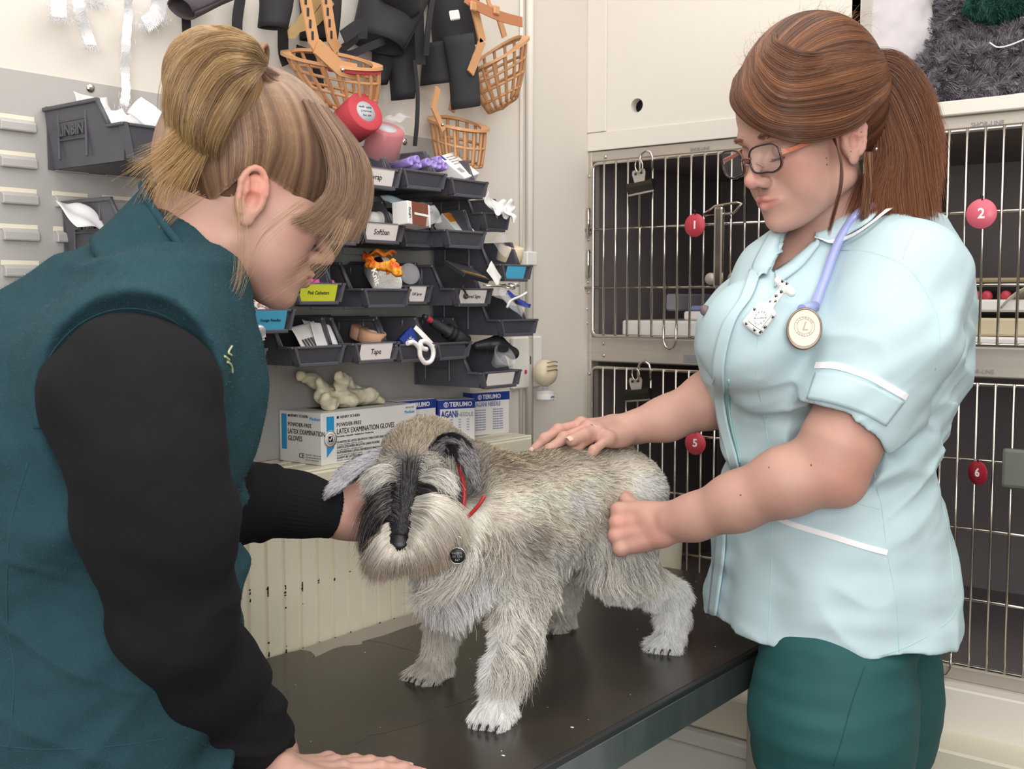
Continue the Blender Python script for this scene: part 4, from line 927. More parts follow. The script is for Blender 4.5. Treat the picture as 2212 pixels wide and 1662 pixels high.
e, F_ = slab('blue_carton', onX(889, 733, -1.255), -10, 25, 35, .036, .03, .022, M['navy'], 'blue carton tilted in the bin with the white cord', 'box'); text('1%', .012, F_.at(-.01, .0, .0004).rot(-math.pi / 2, 'X'), M['txtw'], e)
packet('folded_leaflet', 917, 728, -1.22, 0, 30, 35, .012, .045, M['white'], 'folded white leaflet beside the blue carton', amp=.0005)
o = MB().tube([tuple(onX(px, py, -1.195)) for px, py in bez([(880, 742), (893, 740), (905, 752), (908, 770), (918, 784), (931, 780), (936, 764), (932, 748), (920, 738), (908, 740), (912, 752), (922, 755)], 46)], .0038, 10).build('looped_cord', M['txtw']); setp(o, 'looped white cord hanging out of the blue carton bin', 'cord')
# black torch / otoscope
c0 = onX(915, 683, -1.26); c1 = onX(1010, 742, -1.25); e = empty('otoscope', c0, 'black otoscope handle with ribbed neck across the right fourth row', 'instrument'); dd = Vector(c1 - c0); L_ = dd.length; z_ = dd.normalized(); x_ = z_.orthogonal().normalized()
F_ = Fr(c0, x_, z_.cross(x_), z_)
MB(F_).lathe([(0, 0), (.004, 0), (.005, .006), (.005, .02), (.009, .024), (.009, L_ * .5), (.013, L_ * .52), (.013, L_ * .56), (.010, L_ * .58), (.013, L_ * .6), (.013, L_ * .66), (.010, L_ * .68), (.013, L_ * .7), (.013, L_ * .95), (0, L_)], 24).build('handle', M['dark'], e)
MB(F_).lathe([(.0052, .007), (.0052, .018)], 20).build('red_ring', M['tagred'], e)
mk = lump('black_mask', [onX(1030, 748, -1.27), onX(1075, 742, -1.25), onX(1108, 764, -1.24)], [.008, .014, .010], M['dark'], 'glossy black rubber mask filling the lowest right bin', 'mask', (.001, 30))
c = onX(1072, 785, -1.25); o = MB(facing(c, -5, 35)).lathe([(0, 0), (.006, .002), (.016, .02), (.022, .028), (.0235, .027), (.017, .016), (.008, -.004), (0, -.004)], 24).build('clear_funnel', M['clear']); setp(o, 'clear cone funnel inside the lowest right bin', 'funnel')
# packets in left bins
for i, a_ in enumerate([(205, 228, -1.32, 20, 30, 5, .07, .03), (262, 266, -1.26, 0, 35, -10, .035, .035), (300, 264, -1.25, -10, 30, 30, .035, .03), (258, 252, -1.29, 10, 50, 15, .045, .03), (325, 252, -1.23, -30, 20, -40, .05, .03), (178, 466, -1.29, 10, 50, 0, .05, .05)]):
    packet('syringe_packet', *a_, M['film'], ['white packet at the back of the big upper left bin', 'clear syringe packet in the middle of the upper left bin', 'folded white packet by the brown bun of hair', 'white packet standing in the upper left bin', 'thin edge of packet beside the brown bun of hair', 'white packet showing over the half hidden left bin'][i], group='white packets in left bins', amp=.003)
for i, (px, py) in enumerate(((285, 268), (330, 275))):
    c = onX(px, py, -1.22); o = MB(facing(c, 0, 20)).lathe([(0, .004), (.004, .004), (.005, 0), (.011, 0), (.012, -.002), (0, -.003)], 20).build('clear_hub', M['clear']); setp(o, ['clear round hub in the upper left bin', 'clear round hub nearest the bun of hair'][i], 'hub')
# ================================================================== things hanging on the left wall
def W(px, py, out=.04): return np.array(onX(px, py, XA + out))
gz = mat('white_gauze', 'ebe9ec', .85, bump=1, bscale=900, bdist=.001)
for i, (pts, wd) in enumerate([([(127, -20), (126, 10), (127, 38)], .011), ([(166, -20), (172, 25), (183, 60), (196, 98)], .0085), ([(207, -10), (206, 10)], .010), ([(276, -20), (277, 30), (272, 90), (270, 150), (272, 200), (267, 228)], .0065), ([(343, -20), (343, 15), (338, 35)], .012), ([(345, 28), (330, 42), (312, 54)], .010)]):
    P_ = bez(pts, 20); q = [tuple(W(a, b, .03 + .006 * math.sin(b * .05 + i))) for a, b in P_]
    fr_w = [1 + .15 * math.sin(3.1 * k + i) for k in range(20)]
    o = MB().tube(q, fr_w, flat=(wd, .0009, (1, 0, 0))).build('gauze_strip', gz); setp(o, ['short frayed gauze strip at upper left', 'curved frayed gauze strip second from left', 'gauze stub at the top edge, third from left', 'longest frayed gauze strip hanging to the bin', 'wide gauze strip near the dark muzzle', 'folded tail of the wide gauze strip'][i], 'gauze strip', 'gauze strips on the wall')
    n_ = 160; base = np.array(q)[RNG.integers(0, 20, n_)]; base = np.where(RNG.random((n_, 1)) < .35, np.array(q[-1]), base) + RNG.normal(0, 1, (n_, 3)) * [.001, wd * .8, .002]
    dr = RNG.normal(0, .5, (n_, 3)) + [0, 0, -1]; hair('frayed_threads', base[:, None] + norm(dr)[:, None] * np.linspace(0, .009, 5)[None, :, None] + RNG.normal(0, .0005, (n_, 5, 3)), .00025, .0001, gz, o)['kind'] = 'stuff'
o = MB().tube([tuple(W(a, b, .02)) for a, b in bez([(215, -20), (240, 12), (290, 25), (318, 30), (326, 12), (310, -20)], 24)], .0014, 6).build('clear_tubing', M['clear']); setp(o, 'clear plastic tubing loop behind the gauze strips', 'tubing')
def cone(name, px0, py0, px1, py1, r0, r1, m, label, out=.05, cat='muzzle', sq=.7, parent=None):
    a, b_ = W(px0, py0, out), W(px1, py1, out); z_ = Vector(b_ - a); L_ = z_.length; z_.normalize(); x_ = Vector(RT) - z_ * Vector(RT).dot(z_); x_.normalize(); F_ = Fr(a, x_, z_.cross(x_), z_)
    o = MB(F_).grid(lambda u, v: ((r0 + (r1 - r0) * v + .002 * math.sin(6 * math.pi * u + 4 * v)) * math.cos(2 * math.pi * u), sq * (r0 + (r1 - r0) * v) * math.sin(2 * math.pi * u), L_ * v + .002 * math.sin(5 * u)), 30, 8, thick=.002).build(name, m, parent)
    return setp(o, label, cat) if label else o
greyny = mat('grey_nylon', '4a4246', .7, bump=.3, bscale=600, sheen=.2)
cone('fabric_muzzle', 480, -30, 392, 18, .030, .024, greyny, 'grey-black fabric muzzle pointing left, above the bun of hair')
cone('fabric_muzzle', 598, -40, 590, 60, .028, .022, M['nylon'], 'black fabric muzzle right of the bun of hair, hanging straight', .05)
t = empty('fabric_muzzle', W(830, 0), 'large black fabric muzzle with open ends in the middle of the wall', 'muzzle')
cone('sleeve', 860, -40, 815, 95, .060, .046, M['nylon'], None, .06, parent=t); cone('sleeve', 855, -30, 890, 28, .033, .022, M['nylon'], None, .10, parent=t)
cone('sleeve', 835, 80, 818, 180, .025, .015, M['nylon'], None, .03, parent=t); cone('sleeve', 862, 60, 872, 215, .028, .020, M['nylon'], None, .05, parent=t)
def strap(px, wd, m, name, out=.05, parent=None, th=.001): return MB().tube([tuple(W(a, b, out + .004 * math.sin(b * .03))) for a, b in bez(px, 24)], 1., flat=(wd, th, (1, 0, 0))).build(name, m, parent)
strap([(785, 65), (760, 90), (738, 108), (755, 118), (800, 100), (830, 88)], .006, M['nylon'], 'strap', .08, t)
strap([(903, -20), (905, 60), (908, 140)], .012, M['nylon'], 'strap', .09, t); strap([(895, 130), (902, 200), (901, 260), (896, 316)], .0042, M['nylon'], 'strap', .09, t)
strap([(740, 80), (780, 55), (782, 84)], .010, M['nylon'], 'strap', .1, t)
t = empty('fabric_muzzle', W(960, 60), 'black fabric muzzle with small white label beside the tan basket', 'muzzle')
cone('sleeve', 975, -30, 985, 100, .048, .040, M['nylon'], None, .05, parent=t); cone('sleeve', 940, 90, 950, 180, .026, .034, M['nylon'], None, .04, parent=t); cone('sleeve', 990, 75, 1008, 232, .026, .026, mat('black_felt', '323336', .85, bump=.5, bscale=500), None, .085, parent=t)
strap([(935, -10), (925, 60), (920, 120)], .006, M['nylon'], 'strap', .1, t)
MB(Fr(W(981, 33, .11), (0, .96, .28), (1, 0, 0), (0, -.28, .96))).box((-.013, -.001, -.008), (.013, .003, .008), .002).build('size_label', M['white'], t)
t = empty('mesh_muzzle', W(700, 20), 'black net muzzle with khaki strap behind the tan basket muzzle', 'muzzle')
cone('net', 690, -40, 690, 85, .035, .030, M['mesh'], None, .03, parent=t)
strap([(700, -20), (660, 35), (630, 75), (640, 60), (680, 45), (715, 0)], .008, M['khaki'], 'khaki_strap', .06, t); strap([(520, -10), (513, 40), (512, 80)], .009, M['nylon'], 'strap', .02, t); strap([(612, 40), (612, 110), (620, 140)], .010, M['nylon'], 'strap', .03, t); strap([(402, 40), (404, 85)], .007, M['nylon'], 'strap', .02, t)
strap([(640, 110), (680, 130), (690, 190)], .010, M['nylon'], 'strap', .02, t)
RTv, FWv = Vector(RT), Vector(FWD)
def basket(label, top, bot, rings, nb, ov=1.):   # top/bot = (px, py, out, a, b, tilt_right, tilt_front)
    e = empty('basket_muzzle', W(top[0], top[1], top[2]), label, 'muzzle', 'tan plastic basket muzzles')
    A, B = Vector(W(*top[:3])), Vector(W(*bot[:3]))
    def P_(t_, th):
        c = A.lerp(B, t_); k = t_ ** 1.6; a = top[3] + (bot[3] - top[3]) * k; b_ = top[4] + (bot[4] - top[4]) * k; tr = top[5] + (bot[5] - top[5]) * t_; tf = top[6] + (bot[6] - top[6]) * t_
        return tuple(c + RTv * (a * math.cos(th)) - FWv * (b_ * math.sin(th)) + Vector((0, 0, 1)) * (tr * math.cos(th) - tf * math.sin(th)))
    full = [2 * math.pi * k / 36 for k in range(36)]
    MB().tube([P_(0, th) for th in full], 1., flat=(.0075, .0024, (0, 0, 1)), closed=True).build('rim', M['muz'], e)
    for t_ in rings: MB().tube([P_(t_, th) for th in full], .0026, 6, closed=True).build('hoop', M['muz'], e)
    for k in range(nb):
        th = 2 * math.pi * (k + .5) / nb; MB().tube([P_(q / 10, th) for q in range(0, 11)], .0030, 6).build('basket_bar', M['muz'], e)
    for k in range(3):
        th = math.pi * k / 3; MB().tube([P_(1, th), tuple((Vector(P_(1, th)) + Vector(P_(1, th + math.pi))) / 2 - Vector((0, 0, .006))), P_(1, th + math.pi)], .0019, 6).build('basket_bar', M['muz'], e)
    return e, P_
e, P_ = basket('tan basket muzzle with perforated upright straps, above the red bandage rolls', (717, 130, .10, .070, .045, -.012, .018), (748, 240, .09, .038, .035, -.014, .006), [.28, .62, 1.], 17)
def plate(px, wd, th_, parent, out, holes=True):
    q = [tuple(W(a, b, out)) for a, b in px]; o = MB().tube(q, 1., flat=(wd, th_, (1, 0, 0))).build('upright_strap', M['muz'], parent)
    if holes:
        for k in range(1, 5):
            a, b = px[0][0] + (px[1][0] - px[0][0]) * k / 4.6, px[0][1] + (px[1][1] - px[0][1]) * k / 4.6
            c = W(a, b, out + th_ + .0004); MB(Fr(c, (0, 1, 0), (1, 0, 0), (0, 0, 1))).box((-.0022, 0, -.006), (.0022, .0008, .006), .0003).build('strap_slot', M['dark'], parent)
plate([(655, -25), (678, 92), (690, 112)], .010, .0016, e, .14); plate([(700, -25), (718, 90), (730, 108)], .010, .0016, e, .08)
plate([(684, 100), (735, 148), (770, 156)], .012, .0016, e, .145, False)
for q in ((740, 151),): MB(facing(W(*q, .155), 0, 0)).ball((0, 0, 0), .0035, seg=10).build('rivet', M['chrome'], e)
MB().tube([P_(.06, th) for th in [2 * math.pi * k / 24 for k in range(-2, 7)]], 1., flat=(.004, .003, (0, 0, 1))).build('red_lining', M['red'], e)
e, P_ = basket('tan basket muzzle with brown leather strap, rightmost and highest on the wall', (1072, 118, .07, .054, .05, .030, .022), (1086, 228, .06, .026, .026, .014, .002), [.3, .55, .8, 1.], 17)
plate([(1016, -20), (1042, 90)], .009, .0016, e, .11, False); plate([(1072, 20), (1090, 80)], .007, .0016, e, .05, False); plate([(1042, 88), (1016, 158)], .008, .0016, e, .11, False)
strap([(1005, -5), (1030, 12), (1080, 35), (1128, 48)], .009, M['rubber'], 'leather_strap', .12, e); strap([(1048, -20), (1060, 15), (1075, 22)], .005, M['muz'], 'buckle_strap', .09, e)
for q in ((1022, 14), (1072, 22)): MB(Fr(W(*q, .125), (0, 1, 0), (1, 0, 0), (0, 0, 1))).box((-.008, -.002, -.008), (.008, .003, .008), .002).build('keeper', M['muz'], e)
e, P_ = basket('tan basket muzzle hanging lowest, just above the white carton bin', (990, 268, .07, .048, .05, -.010, .016), (992, 350, .07, .040, .040, -.008, .010), [.5, 1.], 17)
plate([(946, 190), (936, 232), (958, 282)], .006, .0016, e, .09, False); plate([(985, 195), (975, 240)], .008, .0016, e, .05, False)
MB(facing(W(956, 270, .13), 0, 0)).ball((0, 0, 0), .003, seg=10).build('rivet', M['chrome'], e)
# hooks: a rail with pegs holding them just above the frame
hr = MB(FA(0, 0)).box((.55, 0, 1.955), (1.62, .018, 1.985), .003)
o = hr.build('hook_rail', M['white']); setp(o, 'white hook rail above the frame carrying the muzzles and gauze', 'rail')
# ================================================================== bedding on the shelf
def fleece(name, prims, m, label, hres=.004, nz=.006, fur=0, fcol=None, L_=.012, k=.03):
    s_ = Sdf()
    for p_ in prims: s_.add(p_, k)
    s_.mod = lambda P, d_: d_ + nz * vnoise(P * 22) + nz * .5 * vnoise(P * 60)
    V, Q = s_.mesh(hres); V[:, 2] = np.maximum(V[:, 2], 1.763); o = mkmesh(name, V, Q, m); setp(o, label, 'blanket')
    if fur:
        P0, N0 = sample_surface(V, Q, fur, lambda c_: (c_[:, 1] < YB + .17) + .02); cl = np.stack([vnoise(P0 * 90 + q * 7.3) for q in range(3)], -1)
        dr = norm(N0 * .8 + cl * 1.1 + [0, 0, -.3]); t_ = np.linspace(0, 1, 5)[None, :, None]; cur = np.stack([vnoise(P0 * 120 + 50 + q * 3.3) for q in range(3)], -1)
        P_ = P0[:, None] + dr[:, None] * t_ * L_ * (.6 + .8 * RNG.random((fur, 1, 1))) + cur[:, None] * t_ ** 2 * L_ * .6
        cc = np.array(lin(fcol))[None] * (.55 + .9 * RNG.random((fur, 1))) * (1 + .3 * cl[:, :1]); hair('fleece_pile', P_, .0007, .0003, M['hairmat'], o, cc.clip(0, 1))['kind'] = 'stuff'
    return o
M['hairmat'] = hairmat('fibre', .7, .2)
def SB(px, py, dy): return np.array(onY(px, py, YB + dy))
fleece('white_sheet', [EL(SB(1925, 20, .12), (.075, .05, .16)), EL(SB(1955, 100, .16), (.09, .06, .06)), RC(SB(1880, -60, .1), SB(1890, 120, .1), .04, .045), EL(SB(2100, -10, .2), (.05, .05, .1))], mat('white_sheet', 'cfc9cd', .8, bump=.2, bscale=200), 'white folded sheet at the left end of the shelf over the cages', nz=.004)
fleece('grey_fleece', [EL(SB(2080, 150, .12), (.085, .07, .035)), EL(SB(2180, 150, .14), (.1, .07, .04)), RC(SB(2040, 60, .15), SB(2060, 130, .12), .03, .035), EL(SB(2120, 200, .1), (.10, .06, .028)), EL(SB(2210, 110, .16), (.1, .06, .045)), RC(SB(2055, 20, .16), SB(2130, 90, .16), .028, .04), EL(SB(2010, 205, .06), (.035, .04, .02))], mat('grey_fleece', '4a464a', .95), 'dark grey curly fleece bundled on the shelf above cage 2', fur=26000, fcol='77727a', L_=.013)
fleece('green_fleece', [EL(SB(2160, 5, .13), (.055, .05, .03)), EL(SB(2140, 25, .14), (.03, .03, .02))], mat('green_fleece', '21413c', .95), 'dark green fleece on top of the grey fleece', fur=4000, fcol='2c544c', L_=.008)
fleece('white_liner', [RC(SB(2050, 248, .04), SB(2230, 222, .03), .012, .012), RC(SB(2110, 235, .06), SB(2230, 222, .05), .016, .018)], mat('white_liner', 'e9e5e2', .8), 'white liner lying under the grey fleece on the shelf edge', nz=.002, k=.01)
o = MB().tube([tuple(SB(a, b, .045)) for a, b in bez([(2138, 92), (2155, 102), (2180, 98), (2215, 84)], 14)], .0014, 6).build('white_thread', M['white']); setp(o, 'loose white thread on the grey fleece', 'thread')
# ================================================================== dog
def ease(x): x = np.clip(x, 0, 1); return x * x * (3 - 2 * x)
def groom(P0, N0, D, L_, seg=7, lift=.3, curl=.25, cf=60., clump=.5, cell=.006, droop=0., jit=.12, wave=0.):
    """P0 roots, N0 normals, D combed direction (n,3), L_ lengths (n,)"""
    n = len(P0); T_ = norm(D - (D * N0).sum(1, keepdims=True) * N0 * (1 - lift))
    T_ = norm(T_ + lift * N0 + RNG.normal(0, jit, (n, 3))); t = np.linspace(0, 1, seg)[None, :, None]
    cv = np.stack([vnoise(P0 * cf + 11.3 * q) for q in range(3)], -1)
    P = P0[:, None] + L_[:, None, None] * (t * T_[:, None] + t ** 2 * curl * cv[:, None] * 1.6 + t ** 2 * droop * np.array([0, 0, -1.]))
    if wave: 
        sd = norm(np.cross(T_, N0)); ph = vnoise(P0 * cf * .6 + 40)[:, None, None] * 6; P = P + sd[:, None] * (np.sin(t * 7 + ph) - np.sin(ph)) * wave * L_[:, None, None] * t
    if clump > 0:
        k = np.floor(P0 / cell + RNG.normal(0, .28, P0.shape)).astype(np.int64); key = (k[:, 0] * 7919 + k[:, 1]) * 7907 + k[:, 2]; _, inv = np.unique(key, return_inverse=True); inv = inv.ravel()
        cnt = np.bincount(inv).astype(float); M_ = np.stack([np.stack([np.bincount(inv, P[:, j, q]) for q in range(3)], -1) for j in range(seg)], 1) / cnt[:, None, None]
        P = P + (M_[inv] - P) * (clump * t ** 1.1)
    return P
DX = -.92
hd = np.array([.461 * .9, -.861 * .9, -.436]); hd = norm(hd); hs = norm(np.array([.861, .461, 0])); hu = np.cross(hs, hd); hu = hu if hu[2] > 0 else -hu
HC = np.array(onD(902, 1022, 1.395))
def HP(f, s, u): return HC + hd * f + hs * s + hu * u
HR = np.stack([hd, hs, hu], 1)
dog = empty('dog', (DX, 1.2, TZ), 'grey miniature schnauzer with white beard and legs standing on the black table', 'dog')
S = Sdf()
S.add(EL((DX, 1.135, 1.118), (.078, .105, .088)), .03)
S.add(EL((DX, 1.235, 1.128), (.076, .11, .075)), .05)
S.add(EL((DX, 1.325, 1.135), (.068, .09, .066)), .05)
S.add(EL((DX + .005, 1.395, 1.128), (.072, .058, .070)), .04)
S.add(EL((DX, 1.07, 1.10), (.060, .06, .072)), .04)
S.add(RC((DX, 1.10, 1.15), HP(-.045, 0, -.01), .070, .052), .04)
S.add(RC((DX, 1.06, 1.12), HP(-.03, 0, -.03), .055, .040), .03)
def leg(pts, rs, k=.02): S.chain(pts, rs, k)
CLAWS = []
def paw(c, yaw_, hind=False):
    c = np.array(c); d_ = np.array([math.sin(yaw_), -math.cos(yaw_), 0]); r_ = np.array([math.cos(yaw_), math.sin(yaw_), 0])
    S.add(EL(c + [0, 0, .016], (.021, .027, .016), np.stack([r_, -d_, ZZ], 1)), .012)
    for k in (-1.5, -.5, .5, 1.5):
        q = c + d_ * (.022 - abs(k) * .004) + r_ * k * .0105; S.add(EL(q + [0, 0, .010], (.0075, .012, .010), np.stack([r_, -d_, ZZ], 1)), .004); CLAWS.append((q + d_ * .011 + [0, 0, .008], q + d_ * .0205 + [0, 0, .0022]))
leg([(-.868, 1.10, 1.13), (-.853, 1.112, 1.055), (-.846, 1.092, 1.005), (-.845, 1.062, .955), (-.842, 1.052, .925)], [.050, .032, .023, .017, .017], .03)
paw((-.840, 1.040, TZ), .25)
leg([(-.968, 1.11, 1.12), (-.985, 1.118, 1.05), (-.998, 1.128, 1.0), (-1.006, 1.124, .955), (-1.008, 1.122, .925)], [.048, .030, .020, .0145, .016], .03)
paw((-1.009, 1.112, TZ), -.1)
leg([(-.872, 1.385, 1.13), (-.858, 1.350, 1.065), (-.852, 1.345, 1.03), (-.838, 1.400, 1.0), (-.824, 1.442, .978), (-.822, 1.440, .940), (-.820, 1.437, .922)], [.062, .048, .034, .022, .016, .014, .016], .03)
paw((-.820, 1.425, TZ), .1)
leg([(-.965, 1.385, 1.12), (-.985, 1.36, 1.05), (-.995, 1.405, 1.0), (-1.005, 1.43, .975), (-1.007, 1.418, .925)], [.054, .038, .022, .016, .016], .03)
paw((-1.009, 1.405, TZ), -.1)
S.add(RC((DX, 1.435, 1.165), (DX, 1.462, 1.19), .018, .012), .015)   # docked tail
# head
S.add(EL(HP(-.012, 0, .006), (.058, .050, .046), HR), .02)
S.add(EL(HP(.020, .022, .006), (.026, .020, .018), HR), .015); S.add(EL(HP(.020, -.022, .006), (.026, .020, .018), HR), .015)
S.add(RC(HP(.022, 0, -.014), HP(.096, 0, -.030), .032, .017), .018)
S.add(RC(HP(.02, 0, -.04), HP(.075, 0, -.055), .030, .018), .015)
S.add(EL(HP(.050, .036, -.050), (.030, .024, .026), HR), .016); S.add(EL(HP(.048, -.026, -.052), (.026, .020, .024), HR), .016)
for s_ in (-1, 1): S.cut(EL(HP(.040, s_ * .027, .000), (.011, .011, .009), HR), .008)
Vd, Qd = S.mesh(.003)
Nd = None
def near(P, A, r): return np.exp(-((np.linalg.norm(P - np.array(A), axis=1) / r) ** 2))
C_ = lambda h: np.array(lin(h))
def dog_regions(P):
    q = (P - HC) @ HR; f, s, u = q[:, 0], q[:, 1], q[:, 2]
    head = ease((.105 - np.linalg.norm(q * [.75, 1, 1] - [.018, 0, -.01], axis=1)) / .02)
    legm = ease((1.055 - P[:, 2]) / .045)
    return q, head, legm
def dogcol(P, rnd):
    """rnd (n,) random 0..1; returns strand colours"""
    q, head, legm = dog_regions(P); f, s, u = q[:, 0], q[:, 1], q[:, 2]; n = len(P)
    pa = .5 + .5 * vnoise(P * 28); pb = .5 + .5 * vnoise(P * 9 + 5)
    tick = (rnd[:, None] < .45)
    body = np.where(tick, C_('857b6e'), C_('eae2d2')); back = ease((P[:, 2] - 1.165) / .05)[:, None]
    body = body * (1 - back) + np.where(rnd[:, None] < .62, C_('594e43'), C_('b7a68c')) * back
    grey = np.where(rnd[:, None] < .4, C_('76726f'), C_('dedad2')); lowside = ease((1.125 - P[:, 2]) / .05)[:, None]
    body = body * (1 - lowside) + grey * lowside
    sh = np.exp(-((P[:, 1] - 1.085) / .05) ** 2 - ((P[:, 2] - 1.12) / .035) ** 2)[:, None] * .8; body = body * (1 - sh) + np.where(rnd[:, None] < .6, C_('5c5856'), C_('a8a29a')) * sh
    body = body * (.72 + .5 * pa[:, None])
    ch = (ease((1.075 - P[:, 1]) / .035) * ease((1.13 - P[:, 2]) / .04) * ease((P[:, 2] - .98) / .03))[:, None]; body = body * (1 - ch) + np.where(rnd[:, None] < .3, C_('85817f'), C_('f0ece4')) * ch
    leg_ = np.where(rnd[:, None] < .18, C_('a49d94'), C_('f4eee4')); upper = ease((P[:, 2] - .985) / .05)[:, None]
    leg_ = leg_ * (1 - upper) + np.where(rnd[:, None] < .45, C_('77726f'), C_('d6d0c8')) * upper
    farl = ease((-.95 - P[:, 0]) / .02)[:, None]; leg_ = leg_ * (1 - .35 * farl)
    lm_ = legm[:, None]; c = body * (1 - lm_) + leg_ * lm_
    # head
    sk = np.where(rnd[:, None] < .5, C_('6c6155'), C_('b9ab96')); dk = np.where(rnd[:, None] < .66, C_('28262b'), C_('7c787a')); wh = np.where(rnd[:, None] < .12, C_('b8a892'), C_('f5efe4'))
    fore = ease((f - .012) / .018)[:, None]; hc = sk * (1 - fore) + dk * fore
    side = ease((np.abs(s) - .030) / .01)[:, None]; hc = hc * (1 - side * .6) + np.where(rnd[:, None] < .5, C_('4c4a4e'), C_('8f8a84')) * side * .6
    nb_ = (s > 0); beard = ease((f - np.where(nb_, .016, .028)) / .012) * ease((np.where(nb_, -.010, -.018) - u - .16 * (f - .03)) / .008) * ease((np.abs(s) - .010) / .007); beard = np.maximum(beard, ease((-.036 - u) / .01) * ease((f - .02) / .01)); 
    lf = ease((-s - .008) / .01) * ease((.072 - f) / .012) * ease((u + .05) / .012)   # dark far cheek
    beard = (beard * (1 - .9 * lf))[:, None]; hc = hc * (1 - beard) + wh * beard
    chk = (near(q, (.0, .052, -.03), .014) * .9)[:, None]; hc = hc * (1 - chk) + wh * chk
    h_ = head[:, None]; return np.clip((c * 1.28) * (1 - h_) + hc * 1.12 * h_, 0, .93)
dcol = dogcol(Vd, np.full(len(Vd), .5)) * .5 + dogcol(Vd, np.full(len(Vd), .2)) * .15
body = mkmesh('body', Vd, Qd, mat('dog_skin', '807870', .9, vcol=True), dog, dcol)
M['fur'] = hairmat('dog_fur', .5, .35)
P0, N0 = sample_surface(Vd, Qd, 185000, lambda c_: .6 + 1.2 * ease((.12 - np.linalg.norm(c_ - HC, axis=1)) / .03) + .8 * ease((1.05 - c_[:, 2]) / .03))
q, head, legm = dog_regions(P0); f, s, u = q.T; rnd = RNG.random(len(P0))
ok_ = ~((f > .088) & (head > .5) & (u > -.045)) & (P0[:, 2] > TZ + .004) & ~((head > .5) & (np.linalg.norm((q - [.042, .030, -.002]) / [1, 1, 1], axis=1) < .007)) & ~((head > .5) & (np.linalg.norm(q - [.042, -.030, -.002], axis=1) < .007))
P0, N0, q, head, legm, rnd = P0[ok_], N0[ok_], q[ok_], head[ok_], legm[ok_], rnd[ok_]; f, s, u = q.T
n = len(P0); D = np.tile(np.array([0, .75, -.5]), (n, 1)); L_ = np.full(n, .0105) * (.8 + .4 * RNG.random(n))
bellyf = ease((1.095 - P0[:, 2]) / .04) * (1 - legm * .0); D = D * (1 - bellyf[:, None]) + np.array([0, .25, -1.]) * bellyf[:, None]; L_ = L_ * (1 - bellyf) + bellyf * .019
under = ease((1.07 - P0[:, 2]) / .02) * ease((P0[:, 1] - 1.13) / .03) * ease((1.36 - P0[:, 1]) / .03) * ease((P0[:, 2] - 1.035) / .015); L_ += under * .022
chest = ease((1.075 - P0[:, 1]) / .03) * ease((P0[:, 2] - 1.0) / .03) * ease((1.15 - P0[:, 2]) / .03) * (1 - head); D = D * (1 - chest[:, None]) + np.array([.1, -.15, -1.]) * chest[:, None]; L_ = L_ * (1 - chest) + .030 * chest
thm = ease((P0[:, 1] - 1.33) / .03) * ease((P0[:, 2] - 1.04) / .02); L_ = L_ * (1 - .45 * thm)
lg = legm * ease((1.045 - P0[:, 2]) / .03); L_ = L_ * (1 - lg) + lg * .0155; D = D * (1 - lg[:, None]) + np.array([.05, .12, -1.]) * lg[:, None]
footz = ease((.945 - P0[:, 2]) / .02); L_ = L_ * (1 - footz) + .0125 * footz; D = D + footz[:, None] * np.array([0, -.5, .2])
topleg = ease((.97 - P0[:, 2]) / .03) * .0
# head grooming
hm = head[:, None]
Dh = np.outer(-.9 * np.ones(n), hd) + np.outer(np.sign(s) * .25, hs) + np.outer(.25 * np.ones(n), hu); Lh = np.full(n, .0075)
fore = ease((f - .02) / .015); Dm = np.outer(np.full(n, -.3), hd) + np.outer(np.tanh(s * 60) * 1.0, hs) + np.outer(np.full(n, -.25), hu)
Dh = Dh * (1 - fore[:, None]) + Dm * fore[:, None]; Lh = Lh * (1 - fore) + .009 * fore
beard = ease((f - np.where(s > 0, .014, .026)) / .012) * ease((np.where(s > 0, -.010, -.016) - u - .14 * (f - .03)) / .008) * np.maximum(ease((np.abs(s) - .008) / .008), ease((-.045 - u) / .01))
Db = np.outer(.12 * np.ones(n) - .25 * ease((-u - .03) / .02), hd) + np.outer(np.tanh(s * 55) * np.where(s > 0, 1.15, .8), hs) + np.array([0, 0, -.62]); Lb = np.full(n, .016)
bs = ease((s + .01) / .02); Lb = Lb * (.9 + .25 * bs)
Dh = Dh * (1 - beard[:, None]) + Db * beard[:, None]; Lh = Lh * (1 - beard) + Lb * beard
brow = np.clip(1.5 * np.exp(-((f - .030) / .012) ** 2 - ((np.abs(s) - .025) / .013) ** 2) * ease((u - .002) / .006), 0, 1); Dbr = np.outer(.75 * np.ones(n), hd) + np.outer(np.sign(s) * .75, hs) + np.outer(-.45 * np.ones(n), hu)
Dh = Dh * (1 - brow[:, None]) + Dbr * brow[:, None]; Lh = Lh * (1 - brow) + .029 * brow
D = D * (1 - hm) + Dh * hm; L_ = L_ * (1 - head) + Lh * head
col = dogcol(P0, rnd)
brc = np.where(rnd[:, None] < .45, C_('8b8680'), C_('e6e1d8')); brm = (np.clip(brow * 1.4, 0, 1) * head)[:, None]; col = col * (1 - brm) + brc * brm
longm = np.clip((L_ - .012) / .012, 0, 1); L_ = L_ * (.75 + .5 * RNG.random(n))
Pf = groom(P0, N0, D, L_, 8, lift=.3, curl=.33, cf=55., clump=.0, jit=.16)
sel = longm > .35
lift_ = np.where(legm > .5, .42, .5)
Ps = groom(P0[~sel], N0[~sel], D[~sel], L_[~sel], 5, lift=.34, curl=.3, cf=70., clump=.35, cell=.0035, jit=.14)
bd = sel & (beard > .5) & (head > .5); ot = sel & ~bd
Po = groom(P0[ot], N0[ot], D[ot], L_[ot], 8, lift=.36, curl=.36, cf=42., clump=.80, cell=.0065, jit=.12, wave=.12, droop=.2)
